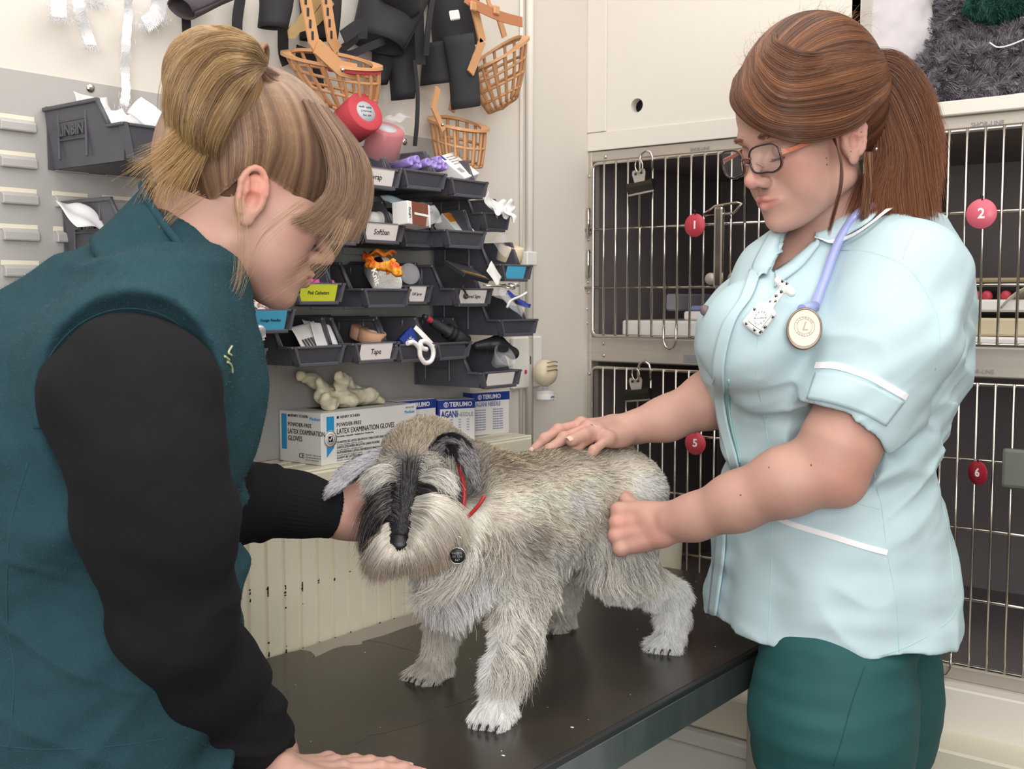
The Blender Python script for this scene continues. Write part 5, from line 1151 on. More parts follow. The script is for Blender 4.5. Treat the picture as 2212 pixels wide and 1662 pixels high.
Pb = groom(P0[bd], N0[bd], D[bd], L_[bd], 9, lift=.32, curl=.12, cf=30., clump=.5, cell=.006, jit=.08, droop=.38, wave=.04)
def fixz(P): P[..., 2] = np.maximum(P[..., 2], TZ + .0006); return P
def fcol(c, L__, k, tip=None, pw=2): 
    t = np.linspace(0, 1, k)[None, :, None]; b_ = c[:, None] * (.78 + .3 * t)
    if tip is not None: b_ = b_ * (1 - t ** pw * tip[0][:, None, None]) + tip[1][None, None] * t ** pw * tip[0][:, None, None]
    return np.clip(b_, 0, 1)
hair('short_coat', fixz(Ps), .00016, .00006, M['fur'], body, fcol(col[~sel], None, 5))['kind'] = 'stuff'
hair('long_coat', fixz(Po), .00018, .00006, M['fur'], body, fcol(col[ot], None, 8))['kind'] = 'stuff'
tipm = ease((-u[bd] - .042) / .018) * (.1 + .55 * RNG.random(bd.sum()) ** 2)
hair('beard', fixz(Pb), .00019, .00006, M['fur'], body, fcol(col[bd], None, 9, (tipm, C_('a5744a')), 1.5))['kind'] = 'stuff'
gb_ = [[(897, 1076, 1.30), (935, 1072, 1.272), (975, 1088, 1.285), (1001, 1132, 1.32)], [(893, 1088, 1.295), (938, 1090, 1.262), (982, 1112, 1.275), (999, 1165, 1.315)], [(890, 1098, 1.29), (935, 1106, 1.255), (972, 1150, 1.27), (985, 1198, 1.31)], [(888, 1120, 1.283), (922, 1140, 1.252), (948, 1180, 1.265), (958, 1222, 1.30)], [(884, 1150, 1.272), (905, 1168, 1.252), (920, 1198, 1.262), (925, 1228, 1.30)], [(878, 1182, 1.268), (888, 1196, 1.258), (893, 1212, 1.268), (895, 1235, 1.30)], [(860, 1192, 1.266), (856, 1204, 1.26), (850, 1220, 1.27), (845, 1240, 1.30)], [(848, 1178, 1.270), (833, 1192, 1.262), (822, 1212, 1.27), (814, 1240, 1.30)], [(842, 1150, 1.278), (822, 1168, 1.268), (808, 1195, 1.28), (800, 1228, 1.31)], [(840, 1130, 1.285), (818, 1148, 1.278), (804, 1172, 1.285), (798, 1205, 1.315)]]
gb_ = [[(a, b, c + (.013 if i < 3 else .024)) for a, b, c in g] for i, g in enumerate(gb_)]
def beardsheet(rows, n, dd, jit, seed):
    r = np.random.default_rng(seed); G = np.stack([bez([E0(a, b, c + dd) for a, b, c in g], 14) for g in rows]); m = len(G); s_ = r.random(n) * (m - 1); i = np.minimum(s_.astype(int), m - 2); f = (s_ - i)[:, None, None]; f = f * f * (3 - 2 * f)
    P = G[i] * (1 - f) + G[i + 1] * f; t = np.linspace(0, 1, 14)[None, :, None]; st = r.random((n, 1, 1)) * .55; P = P + (G[i] * 0)
    # start some strands further out so the surface reads as layers
    k = 14; tt = st[:, :, 0] + (1 - st[:, :, 0]) * np.linspace(0, 1, k)[None] * (.8 + .35 * r.random((n, 1))); tt = np.clip(tt, 0, 1.12) * (k - 1); a = np.minimum(tt.astype(int), k - 2); fr_ = (tt - a)[..., None]; P = P[np.arange(n)[:, None], a] * (1 - fr_) + P[np.arange(n)[:, None], a + 1] * fr_
    w1 = np.stack([vnoise(np.stack([s_ * 5, st[:, 0, 0] * 5, np.full(n, q * 5.3 + seed)], -1)) + .8 * vnoise(np.stack([s_ * 17, st[:, 0, 0] * 14, np.full(n, q * 5.3 + seed)], -1)) for q in range(3)], -1)[:, None]
    wv = np.sin(t * 5 + w1 * 6) * .0014 * t
    return P + (r.normal(0, 1, (n, 1, 3)) * .6 + w1 * 1.9) * jit * (.25 + 1.25 * t ** 1.3) + wv, s_
E0 = lambda px, py, d: np.array(onD(px, py, d))
for dd, nn, jt in ((0, 8000, .0034), (.012, 7000, .004), (.026, 6000, .004)):
    P_, s_ = beardsheet(gb_, nn, dd, jt, 3 + int(dd * 1000)); r3 = RNG.random((nn, 1)); c = np.where(r3 < .10, C_('c9b79c'), np.where(r3 < .5, C_('faf6ee'), C_('e9e2d5'))); tp = (RNG.random(nn) ** 1.5 * 1.0) * ease((s_ - 2.0) / 1.3)
    hair('beard', P_, .00020, .00007, M['fur'], body, fcol(c, None, 14, (tp, C_('b98a5c')), 2))['kind'] = 'stuff'
gd_ = [[(848, 1052, 1.315), (815, 1068, 1.30), (792, 1110, 1.31), (786, 1165, 1.32)], [(848, 1080, 1.305), (820, 1096, 1.292), (800, 1130, 1.30), (792, 1180, 1.315)], [(846, 1105, 1.295), (826, 1118, 1.285), (810, 1142, 1.295), (800, 1178, 1.315)]]
P_, s_ = beardsheet(gd_, 3200, 0, .003, 21); hair('cheek_wisps', P_, .00019, .00006, M['fur'], body, fcol(np.where(RNG.random((3200, 1)) < .7, C_('2b282d'), C_('7a746f')), None, 14))['kind'] = 'stuff'
def tuft(rows, n, jit, seed, cols, nm='brow_tuft', dd=0., k_=.3):
    P_, s_ = beardsheet(rows, n, dd, jit, seed); hair(nm, P_, .00018, .00006, M['fur'], body, fcol(np.where(RNG.random((n, 1)) < k_, C_(cols[0]), C_(cols[1])), None, 14))['kind'] = 'stuff'
tuft([[(903, 1040, 1.335), (935, 1048, 1.312), (968, 1064, 1.315), (985, 1082, 1.33)], [(900, 1056, 1.33), (930, 1064, 1.305), (958, 1078, 1.308), (975, 1092, 1.32)], [(896, 1070, 1.32), (922, 1080, 1.30), (945, 1092, 1.30)] + [(955, 1098, 1.305)]], 1500, .003, 41, ('6f6a68', '29272b'), 'eye_fur', .0, .25)
tuft([[(858, 1040, 1.345), (835, 1046, 1.33), (812, 1056, 1.335), (800, 1070, 1.345)], [(858, 1058, 1.34), (838, 1064, 1.325), (818, 1074, 1.33), (806, 1086, 1.34)]], 900, .003, 42, ('6f6a68', '29272b'), 'eye_fur', .0, .25)
tuft([[(912, 1022, 1.345), (942, 1012, 1.325), (968, 1022, 1.318), (984, 1050, 1.318)], [(906, 1034, 1.34), (938, 1028, 1.318), (962, 1040, 1.31), (978, 1062, 1.312)], [(904, 1046, 1.335), (930, 1044, 1.312), (950, 1054, 1.305), (962, 1068, 1.305)]], 1300, .003, 43, ('8b8783', 'ece8e0'), 'brow_tuft')
tuft([[(862, 1018, 1.36), (838, 1006, 1.345), (812, 1012, 1.34), (790, 1034, 1.345)], [(860, 1030, 1.355), (836, 1022, 1.338), (812, 1032, 1.335), (794, 1052, 1.34)], [(860, 1042, 1.35), (838, 1040, 1.332), (820, 1050, 1.33), (806, 1066, 1.335)]], 1300, .003, 44, ('8b8783', 'ece8e0'), 'brow_tuft')
P_, s_ = beardsheet([[(912, 985, 1.36), (900, 1030, 1.345), (886, 1080, 1.325), (876, 1138, 1.30)], [(890, 985, 1.36), (882, 1035, 1.345), (874, 1085, 1.325), (866, 1140, 1.30)], [(872, 990, 1.36), (868, 1035, 1.345), (862, 1085, 1.325), (856, 1138, 1.30)]], 4200, 0, .0022, 45)
k_ = RNG.random((4200, 1, 1)) * .75; tt_ = np.clip(k_[:, :, 0] + np.linspace(0, .24, 8)[None], 0, .999) * 13; a_ = tt_.astype(int); f_ = (tt_ - a_)[..., None]; P_ = P_[np.arange(4200)[:, None], a_] * (1 - f_) + P_[np.arange(4200)[:, None], np.minimum(a_ + 1, 13)] * f_
P_ = S.project(P_.reshape(-1, 3), .0015, 2).reshape(P_.shape) + (np.linspace(0, .004, 8)[None, :, None] * -FWD); hair('bridge_fur', P_, .00018, .00006, M['fur'], body, fcol(np.where(RNG.random((4200, 1)) < .2, C_('77736f'), C_('29272c')), None, 8))['kind'] = 'stuff'
# long light feathering on the chest and front legs
gf_ = [[[(1010, 1160, 1.335), (1030, 1195, 1.31), (1030, 1240, 1.31), (1010, 1275, 1.32)], [(985, 1180, 1.335), (1000, 1220, 1.31), (990, 1260, 1.31), (965, 1290, 1.32)], [(950, 1220, 1.335), (955, 1250, 1.32), (940, 1280, 1.325), (915, 1305, 1.335)], [(915, 1230, 1.35), (910, 1260, 1.335), (905, 1285, 1.345), (900, 1300, 1.36)]],
       [[(1130, 1330, 1.35), (1150, 1360, 1.335), (1165, 1390, 1.34), (1160, 1425, 1.35)], [(1105, 1400, 1.335), (1130, 1430, 1.32), (1140, 1460, 1.325), (1125, 1490, 1.335)], [(1075, 1380, 1.33), (1095, 1420, 1.315), (1105, 1455, 1.318), (1085, 1490, 1.33)], [(1060, 1440, 1.335), (1068, 1470, 1.32), (1070, 1500, 1.32), (1055, 1525, 1.33)]]]
for q, g in enumerate(gf_):
    P_, s_ = beardsheet(g, 1300, .004, .0062 if q == 0 else .005, 31 + q); P_ += np.sin(np.linspace(0, 6, 14))[None, :, None] * .0016 * RT; r3 = RNG.random((1300, 1)); hair('feathering', fixz(P_), .00021, .00007, M['fur'], body, fcol(np.where(r3 < .25, C_('9a938c'), C_('f0ebe2')), None, 14))['kind'] = 'stuff'
# nose, mouth, eyes
s_ = Sdf(); s_.add(EL(HP(.113, 0, -.023), (.0130, .0168, .0122), HR), .006); s_.add(EL(HP(.111, 0, -.029), (.0070, .0070, .0066), HR), .006)
for k in (-1, 1): s_.cut(EL(HP(.1245, k * .0070, -.026), (.004, .0034, .0028), HR), .0025)
s_.cut(RC(HP(.1265, 0, -.022), HP(.122, 0, -.038), .0009, .0009), .002)
V, Q = s_.mesh(.0009); mkmesh('nose', V, Q, mat('dog_nose', '17161a', .28, bump=.5, bscale=900, bdist=.0006), body)
MB().tube([tuple(HP(.088, -.016, -.050)), tuple(HP(.097, -.008, -.0475)), tuple(HP(.100, 0, -.045)), tuple(HP(.097, .008, -.0475)), tuple(HP(.088, .016, -.050))], .0022, 8).build('lips', mat('dog_lip', '1a181b', .4), body)
em = mat('dog_eye', '160f0c', .06, coat=1)
for k in (-1, 1): MB().ball(tuple(HP(.0375, k * .0265, -.0025)), .0085, seg=20).build('eye', em, body)
for a_, b_ in CLAWS: MB().tube([tuple(a_), tuple((a_ + b_) / 2 + [0, 0, .0022]), tuple(b_)], [.0021, .0018, .0007], 6).build('claw', bpy.data.materials['dog_lip'], body)
# ears
def ear(pts, wd, name, light, up_):
    s_ = Sdf(); P_ = bez(pts, 10); fl = norm(np.array(up_, float)); k = len(P_)
    W_ = np.interp(np.linspace(0, 1, k), [0, .3, .65, 1], wd)
    for i in range(k - 1): s_.add(RC(P_[i], P_[i + 1], W_[i], W_[i + 1], (fl, .28)), .006)
    V, Q = s_.mesh(.0018); cc = np.tile(C_('4a464b'), (len(V), 1)); o = mkmesh(name, V, Q, bpy.data.materials['dog_skin'], body, cc)
    P0, N0 = sample_surface(V, Q, 13000); t_ = np.argmin(np.linalg.norm(P0[:, None] - P_[None], axis=2), 1); t_ = np.minimum(t_, k - 2); D = norm(P_[t_ + 1] - P_[t_]); inner = ((N0 @ fl) > .3) if light else np.zeros(len(P0), bool)
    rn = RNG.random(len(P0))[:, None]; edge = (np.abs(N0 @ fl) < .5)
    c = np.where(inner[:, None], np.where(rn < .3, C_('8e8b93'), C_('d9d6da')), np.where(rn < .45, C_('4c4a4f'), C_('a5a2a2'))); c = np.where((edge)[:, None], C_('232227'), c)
    L_ = np.where(inner, .013, .0095) * (.7 + .6 * RNG.random(len(P0)))
    hair('ear_fur', groom(P0, N0, D, L_, 5, lift=.22, curl=.12, cf=80, clump=.4, cell=.004, jit=.12), .0002, .00007, M['fur'], body, fcol(c, None, 5))['kind'] = 'stuff'
    return o
E = lambda px, py, d: np.array(onD(px, py, d))
ear([E(942, 990, 1.37), E(962, 962, 1.365), E(992, 966, 1.35), E(1014, 1002, 1.335), E(1030, 1048, 1.33)], [.012, .013, .011, .002], 'ear', False, -FWD + .6 * RT)
ear([E(858, 990, 1.40), E(825, 988, 1.40), E(780, 1004, 1.39), E(742, 1034, 1.375), E(716, 1062, 1.365)], [.012, .008, .010, .003], 'ear', True, -FWD - .5 * RT + .2 * ZZ)
# white tuft behind the near cheek, dark inner ear tuft
P0 = np.tile(E(970, 1000, 1.372), (350, 1)) + RNG.normal(0, .0045, (350, 3)); hair('ear_tuft', groom(P0, np.tile(-FWD, (350, 1)), np.tile(np.array([0, 0, -1.]) + .1 * RT, (350, 1)), np.full(350, .020), 6, lift=.2, curl=.1, clump=.5, cell=.006), .0002, .00007, M['fur'], body, np.tile(C_('d9d3c8'), (350, 1)))['kind'] = 'stuff'
# red slip collar with end and tag
cl = empty('dog_collar', E(1000, 1080, 1.36), 'thin red rubber collar with a loose end round the dog\'s neck', 'collar'); redr = mat('red_rubber', 'a92f2e', .4)
MB().tube([tuple(E(*p_)) for p_ in bez([(984, 985, 1.372), (992, 1010, 1.355), (1001, 1045, 1.345), (1003, 1075, 1.338), (997, 1108, 1.335), (985, 1135, 1.34)], 24)], .0027, 10).build('strap', redr, cl)
MB().tube([tuple(E(*p_)) for p_ in bez([(1047, 1072, 1.325), (1034, 1092, 1.325), (1016, 1112, 1.33), (996, 1130, 1.335)], 16)], .0025, 10).build('loose_end', redr, cl)
tgc = E(988, 1201, 1.292); fr = Fr(tuple(tgc), tuple(RT), tuple(ZZ), tuple(-FWD)); tg = empty('identity_tag', tuple(tgc), 'round black identity tag with silver rim hanging below the beard', 'tag')
MB(fr).lathe([(0, -.0008), (.0092, -.0008), (.0092, .0008), (0, .0008)], 32).build('disc', mat('tag_black', '2a2c2e', .3, .3), tg)
MB(fr).tube([(.0095 * math.cos(a), .0095 * math.sin(a), 0) for a in [2 * math.pi * k / 32 for k in range(32)]], .0007, 6, closed=True).build('rim', M['chrome'], tg)
MB(fr).tube([(.002 + .004 * math.cos(a), .016 + .007 * math.sin(a), .001) for a in [2 * math.pi * k / 20 for k in range(20)]], .0006, 6, closed=True).build('split_ring', M['chrome'], tg)
for i in range(3): text(['HOME', '01 234', '567'][i], .004, Fr(tuple(tgc - FWD * .001 + ZZ * (.003 - .004 * i)), tuple(RT), tuple(-FWD), (0, 0, 1)), M['grey'], tg, 'CENTER')
# ================================================================== people: shared builders
from mathutils.bvhtree import BVHTree
class LOFT:   # stacked elliptical sections; zs ascending
    def __init__(s, zs, cx, cy, a, b, fd, ld, p=2.2):
        s.z = np.array(zs); s.c = np.stack([cx, cy], 1); s.a = np.array(a); s.b = np.array(b); s.f = np.array(fd)[:2]; s.l = np.array(ld)[:2]; s.p = p
        R = max(s.a.max(), s.b.max()) * 1.2; s.lo = np.array([s.c[:, 0].min() - R, s.c[:, 1].min() - R, s.z[0]]); s.hi = np.array([s.c[:, 0].max() + R, s.c[:, 1].max() + R, s.z[-1]])
        zz = np.linspace(s.z[0], s.z[-1], 80); 
        def sm(v):
            y = np.interp(zz, s.z, v); k = np.ones(9) / 9; return np.convolve(np.pad(y, 4, mode='edge'), k, 'valid')
        s.zz = zz; s.cx, s.cy, s.aa, s.bb = sm(s.c[:, 0]), sm(s.c[:, 1]), sm(s.a), sm(s.b)
    def __call__(s, P):
        z = P[..., 2]; g = lambda v: np.interp(z, s.zz, v)
        dx = P[..., 0] - g(s.cx); dy = P[..., 1] - g(s.cy); a, b = g(s.aa), g(s.bb)
        u = np.abs(dx * s.f[0] + dy * s.f[1]) / a; v = np.abs(dx * s.l[0] + dy * s.l[1]) / b
        k = (u ** s.p + v ** s.p + 1e-12) ** (1 / s.p); d = (k - 1) * np.minimum(a, b) * .92
        return np.maximum(d, np.maximum(s.z[0] - z, z - s.z[-1]))
def basis(yaw_toward, pitch, left=True):
    """head axes f, s, u: faces image left (or right), turned toward the camera by yaw, pitched down; s points to the near side"""
    t, p = math.radians(yaw_toward), math.radians(pitch); h = (-RT if left else RT) * math.cos(t) - FWD * math.sin(t)
    f = h * math.cos(p) - ZZ * math.sin(p); u = h * math.sin(p) + ZZ * math.cos(p); s_ = np.cross(u, f)
    if s_ @ FWD > 0: s_ = -s_
    return f, s_, u
class Head:
    def __init__(s, ear_px, d, yaw_, pitch, left, k=1.):
        s.f, s.s, s.u = basis(yaw_, pitch, left); s.R = np.stack([s.f, s.s, s.u], 1); s.k = k
        s.o = np.array(onD(*ear_px, d)) - s.R @ (np.array([-.012, .077, -.022]) * k)
    def __call__(s, f, q, u): return s.o + s.R @ (np.array([f, q, u]) * s.k)
    def loc(s, P): return ((P - s.o) @ s.R) / s.k
def head_sdf(S, H, female=True):
    k_ = H.k
    def el(c, r, k=.015, R=None, op='add'): getattr(S, op)(EL(H(*c), np.array(r) * k_, H.R if R is None else H.R @ R), k)
    def rc(a, b, ra, rb, k=.012, fl=None, op='add'): getattr(S, op)(RC(H(*a), H(*b), ra * k_, rb * k_, fl), k)
    el((-.018, 0, .035), (.092, .074, .084)); el((.030, 0, .030), (.050, .058, .062), .03); el((.026, 0, -.035), (.052, .054, .066), .03)
    for q in (-1, 1):
        el((.046, q * .038, -.030), (.026, .023, .022), .025); el((.036, q * .034, -.064), (.032, .026, .034), .02)
        rc((-.010, q * .050, -.068), (.052, q * .018, -.100), .019, .017, .02)
    el((.067, 0, -.106), (.0175, .020, .0155), .014)
    rc((.073, -.024, .006), (.073, .024, .006), .014, .014, .015)
    rc((-.02, 0, -.05), (.040, 0, -.088), .042, .024, .03)      # under the jaw
    for q in (-1, 1): el((.082, q * .031, -.011), (.013, .018, .010), .014, op='cut')
    rc((.076, 0, -.002), (.099, 0, -.043), .0078, .0078, .011); el((.1005, 0, -.045), (.0100, .0092, .0090), .008)
    for q in (-1, 1): el((.0895, q * .0115, -.050), (.0105, .0062, .0072), .006)
    for q in (-1, 1): el((.0925, q * .0062, -.0572), (.0050, .0030, .0034), .002, op='cut')
    el((.067, 0, -.075), (.0215, .027, .020), .014)
    for q in (-1, 1): rc((.0785, q * .0225, -.0752), (.0902, q * .0065, -.0712), .0022, .0040, .003)
    rc((.0902, -.0065, -.0712), (.0902, .0065, -.0712), .0040, .0040, .003)
    for q in (-1, 1): rc((.0785, q * .021, -.0785), (.0886, 0, -.0818), .0026, .0054, .0035)
    for q in (-1, 1): rc((.0800, q * .0235, -.0762), (.0952, 0, -.0764), .0006, .0013, .0018, op='cut')
    for q in (-1, 1):
        el((.0655, q * .031, -.013), (.0125, .0145, .0120), .003)                       # lowered lid over the eyeball
        rc((.077, q * .0205, -.0185), (.0785, q * .031, -.0225), .0008, .0009, .0018, op='cut'); rc((.0785, q * .031, -.0225), (.073, q * .043, -.0185), .0009, .0008, .0018, op='cut')
        rc((.0775, q * .020, -.006), (.0765, q * .042, -.006), .0007, .0007, .003, op='cut')
        # ears
        a = math.radians(14); c = lambda f, u, w=0.: (-.012 + f * math.cos(a) + u * math.sin(a) * -.35, q * (.0745 + w - .10 * 0 + (-f) * .28), -.022 + u)
        el(c(-.002, 0), (.016, .0055, .026), .006); el((-.012, q * .069, -.026), (.012, .008, .02), .01)
        if q == 1 or True:
            pts = []
            for t in np.linspace(-.25 * math.pi, 1.32 * math.pi, 16): pts.append((c(-.002 + .0165 * math.cos(t) * (1 if math.sin(t) > 0 else .85), .002 + .0285 * math.sin(t) * (1 if math.sin(t) > 0 else .95), .004 + .0015 * math.sin(t))))
            for p_, r_ in zip(pts, pts[1:]): rc(p_, r_, .0034, .0034, .002)
            for p_, r_ in (((-.001 - .010, .016), (-.0075, .002)), ((-.0075, .002), (-.004, -.012)), ((-.001 - .008, .010), (.004, .017))): rc(c(*p_, .0035), c(*r_, .0035), .0028, .0026, .003)
            el(c(.001, -.004, .0055), (.0075, .006, .010), .004, op='cut'); el(c(-.0005, .013, .0058), (.0055, .0035, .006), .004, op='cut')
            el(c(.0115, -.005, .002), (.0038, .0042, .0055), .004); el(c(.001, -.026, .0015), (.0078, .0042, .0075), .005)
def hand(S, W, d, n, side, flex, palm=.082, sc=1., thumb=None, spread=.05, nails=None, tw=1.):
    """W wrist, d wrist->knuckles, n back-of-hand normal; side=+1/-1 picks the thumb side along cross(d,n)"""
    W = np.array(W); d = norm(np.array(d)); n = np.array(n, float); n = norm(n - d * (n @ d)); t = np.cross(d, n) * side
    K = []; offs = [.027, .009, -.009, -.026]; fl = [(.041, .025, .020), (.045, .028, .021), (.041, .026, .021), (.032, .020, .018)]; rr_ = [.0086, .0088, .0083, .0072]
    for i in range(4): K.append(W + d * (palm - .004 * abs(i - 1)) * sc + t * offs[i] * sc - n * .002 * abs(i - 1.5))
    for i in range(4): S.add(RC(W + t * offs[i] * .5 * sc, K[i], .0150 * sc, .0098 * sc), .006); S.add(EL(K[i] + n * .0015, (.0115 * sc,) * 3), .004)
    S.add(EL(W + d * palm * .55 * sc - n * .010, (palm * .52 * sc, .034 * sc, .012 * sc), np.stack([d, t, n], 1)), .012)
    tips = []
    for i in range(4):
        p = K[i]; dd = norm(d + t * spread * (1.5 - i)); nn = n; r = rr_[i] * sc; ax = np.cross(dd, nn)
        for j in range(3):
            a = math.radians(flex[i][j]); dd2 = dd * math.cos(a) - nn * math.sin(a); nn = nn * math.cos(a) + dd * math.sin(a); dd = dd2
            q = p + dd * fl[i][j] * sc; r2 = r * (.93 if j < 2 else .86); S.add(RC(p, q, r, r2), .0035)
            if j < 2: S.add(EL(q + nn * r * .12, (r * 1.08,) * 3), .003)
            p, r = q, r2
        tips.append((p, dd, nn, r))
    if thumb is not None:
        b0 = W + d * .016 * sc + t * .016 * sc; pts = [b0] + [b0 + np.array(x) for x in thumb]; rs = [.0165, .0125, .0102, .0088]
        for j in range(3): S.add(RC(pts[j], pts[j + 1], rs[j] * sc * tw, rs[j + 1] * sc * tw), .008 if j == 0 else .0035)
        dd = norm(pts[3] - pts[2]); tips.append((pts[3], dd, norm(n - dd * (n @ dd)), .0088 * sc))
    if nails is not None:
        for p, dd, nn, r in tips: nails.append((p, dd, nn, r))
    return tips
def make_nails(lst, parent, idx=None):
    nm = mat('nail', 'e3b5a8', .3, coat=.3) if 'nail' not in bpy.data.materials else bpy.data.materials['nail']
    for p, dd, nn, r in lst:
        t = np.cross(nn, dd); F_ = Fr(tuple(p + nn * r * .50 + dd * r * .25), tuple(t), tuple(dd), tuple(nn))
        MB(F_).grid(lambda u, v: ((u - .5) * 1.5 * r * (1 - .15 * v ** 3), (v - .5) * 1.9 * r, r * (.42 - .95 * (u - .5) ** 2 * 1.5 - .28 * (v - .5) ** 2)), 8, 8, thick=.0005).build('fingernail', nm, parent)
def skincol(P, base, spots, amp=.05):
    c = np.tile(np.array(lin(base)), (len(P), 1)); n1 = vnoise(P * 35); n2 = vnoise(P * 110 + 9)
    c = c * (1 + amp * n1 + amp * .5 * n2)[:, None]; c[:, 1:] *= (1 - .05 * np.clip(vnoise(P * 18 + 3), 0, 1))[:, None]
    for ctr, r, col_, st in spots:
        w_ = (np.exp(-(np.linalg.norm(P - np.array(ctr), axis=1) / r) ** 2) * st)[:, None]; c = c * (1 - w_) + np.array(lin(col_)) * w_
    return c.clip(0, 1)
class Surf:   # ray target
    def __init__(s, V, Q): s.t = BVHTree.FromPolygons([tuple(v) for v in V], [tuple(int(i) for i in q) for q in Q])
    def px(s, px, py, off=.001):
        r = ray(px, py); h = s.t.ray_cast(Vector(CAM), Vector(r)); 
        if h[0] is None: return None
        n = h[1]; n = n if n.dot(Vector(r)) < 0 else -n
        return np.array(h[0] + n * off), np.array(n)
    def line(s, pts, n, off=.001):
        out = [s.px(a, b, off) for a, b in bez(pts, n)]; return [o for o in out if o is not None]
def drape_tube(sf, pts, r, name, m, parent, n=40, off=.0, flat=None):
    L_ = sf.line(pts, n, off); P_ = np.array([p for p, q in L_])
    if len(P_) < 3: return None
    for _ in range(2): P_[1:-1] = (P_[:-2] + 2 * P_[1:-1] + P_[2:]) / 4
    if flat:
        b = MB(); A = []; t = bmesh.new(); nn = np.array([q for p, q in L_]); prev = None
        for i in range(len(P_)):
            tg = norm(P_[min(i + 1, len(P_) - 1)] - P_[max(i - 1, 0)]); sd = norm(np.cross(nn[i], tg)); A.append([t.verts.new(P_[i] + sd * flat * q + nn[i] * h_) for q, h_ in ((-1, -.0008), (-1, .0006), (1, .0006), (1, -.0008))])
        for a, c in zip(A, A[1:]):
            for k in range(4): t.faces.new((a[k], a[(k + 1) % 4], c[(k + 1) % 4], c[k]))
        b._merge(t, WORLD); return b.build(name, m, parent)
    return MB().tube([tuple(p) for p in P_], r, 6).build(name, m, parent)
def drape_patch(sf, edgeA, edgeB, name, m, parent, nu=28, nv=10, off=.003, thick=.0015, puff=0.):
    """patch between two pixel curves, laid on the surface"""
    A, B = bez(edgeA, nu + 1), bez(edgeB, nu + 1); last = None; G = []
    for i in range(nu + 1):
        row = []
        for j in range(nv + 1):
            t = j / nv; q = A[i] * (1 - t) + B[i] * t; h = sf.px(q[0], q[1], off + puff * math.sin(math.pi * t))
            p = h[0] if h is not None else (last if last is not None else onD(q[0], q[1], 1.5)); last = p; row.append(p)
        G.append(row)
    G = np.array(G)
    for _ in range(2): G[1:-1, 1:-1] = (G[:-2, 1:-1] + G[2:, 1:-1] + G[1:-1, :-2] + G[1:-1, 2:] + 2 * G[1:-1, 1:-1]) / 6
    return MB().grid(lambda u, v: tuple(G[int(round(u * nu))][int(round(v * nv))]), nu, nv, thick=thick).build(name, m, parent)
def sheet(guides, n, k=16, jit=.001, seed=0, cl=.0, bias=None, proj=None, len_jit=0.):
    """strands interpolated between neighbouring guide curves; proj(P, t, s)->P"""
    r = np.random.default_rng(seed); G = np.stack([bez(g, k) for g in guides]); m = len(G)
    s = r.random(n) * (m - 1) if bias is None else bias(r, n) * (m - 1); i = np.minimum(s.astype(int), m - 2); f = (s - i)[:, None, None]
    P = G[i] * (1 - f) + G[i + 1] * f
    if len_jit:
        c = 1 - len_jit * r.random(n); tt = np.linspace(0, 1, k)[None] * c[:, None] * (k - 1); a = np.minimum(tt.astype(int), k - 2); fr_ = (tt - a)[..., None]; P = P[np.arange(n)[:, None], a] * (1 - fr_) + P[np.arange(n)[:, None], a + 1] * fr_
    jv = r.normal(0, 1, (n, 1, 3)); wob = np.stack([vnoise(np.stack([s * 6, np.full(n, q * 9.1), np.full(n, seed + .5)], -1)) for q in range(3)], -1)[:, None]
    t = np.linspace(0, 1, k)[None, :, None]
    P = P + (jv * .6 + wob * .8) * jit * (.4 + .9 * t)
    return P, s / (m - 1)
def haircol(n, cols, seed, s=None, k=16, tipcol=None):
    r = np.random.default_rng(seed); C = np.array([lin(c) for c in cols]); x = r.random(n)
    if s is not None: x = np.clip(.47 + .30 * vnoise(np.stack([s * 31, np.full(n, seed * 1.7), np.full(n, .3)], -1)) + .28 * vnoise(np.stack([s * 160, np.full(n, seed * 2.7), np.full(n, .6)], -1)) + r.normal(0, .15, n), 0, .999)
    j = x * (len(C) - 1); i = np.minimum(j.astype(int), len(C) - 2); f = (j - i)[:, None]; c = C[i] * (1 - f) + C[i + 1] * f
    c = np.repeat(c[:, None], k, 1)
    if tipcol is not None: t = np.linspace(0, 1, k)[None, :, None] ** 2; c = c * (1 - t * .6) + np.array(lin(tipcol)) * t * .6
    return c
SKINS = dict(sss=.12, sssr=(.006, .0022, .0012))
def skinmat(name, rough=.48): return mat(name, 'e0b5a0', rough, vcol=True, bump=.12, bscale=900, bdist=.0006, spec=.4, **SKINS)
# ================================================================== nurse in the mint tunic (right)
nurse = empty('person', onZ(1790, 1500, 0) * [0, 0, 0] + np.array([*(onD(1790, 900, 1.57)[:2]), 0]), 'woman with glasses and auburn ponytail in mint tunic, hands on the dog\'s back', 'person')
PX = lambda px, py, d: np.array(onD(px, py, d))
H = Head((1842, 300), 1.475, 28, 16, True)
B = Sdf(); head_sdf(B, H)
nk0 = H(-.028, 0, -.045); nk1 = PX(1800, 505, 1.60)
B.add(RC(nk0, nk1, .046, .052), .012); B.add(RC(H(-.02, .02, -.06), PX(1785, 520, 1.57), .030, .042), .012)
B.add(RC(PX(1820, 560, 1.63), PX(1815, 640, 1.62), .060, .08), .03); B.add(RC(PX(1790, 555, 1.60), PX(1725, 610, 1.585), .055, .060), .03)
B.add(RC(PX(1815, 620, 1.62), PX(1800, 900, 1.6), .10, .09), .04)
shN, shF = PX(1955, 610, 1.455), PX(1715, 600, 1.78)
B.add(RC(PX(1815, 600, 1.62), shN, .07, .055), .03); B.add(RC(PX(1800, 600, 1.64), shF, .07, .055), .03)
elN, wrN = PX(1792, 1012, 1.41), PX(1452, 1128, 1.50)
B.chain([shN, PX(1865, 850, 1.425), PX(1815, 960, 1.41), elN], [.055, .052, .0475, .042], .02)
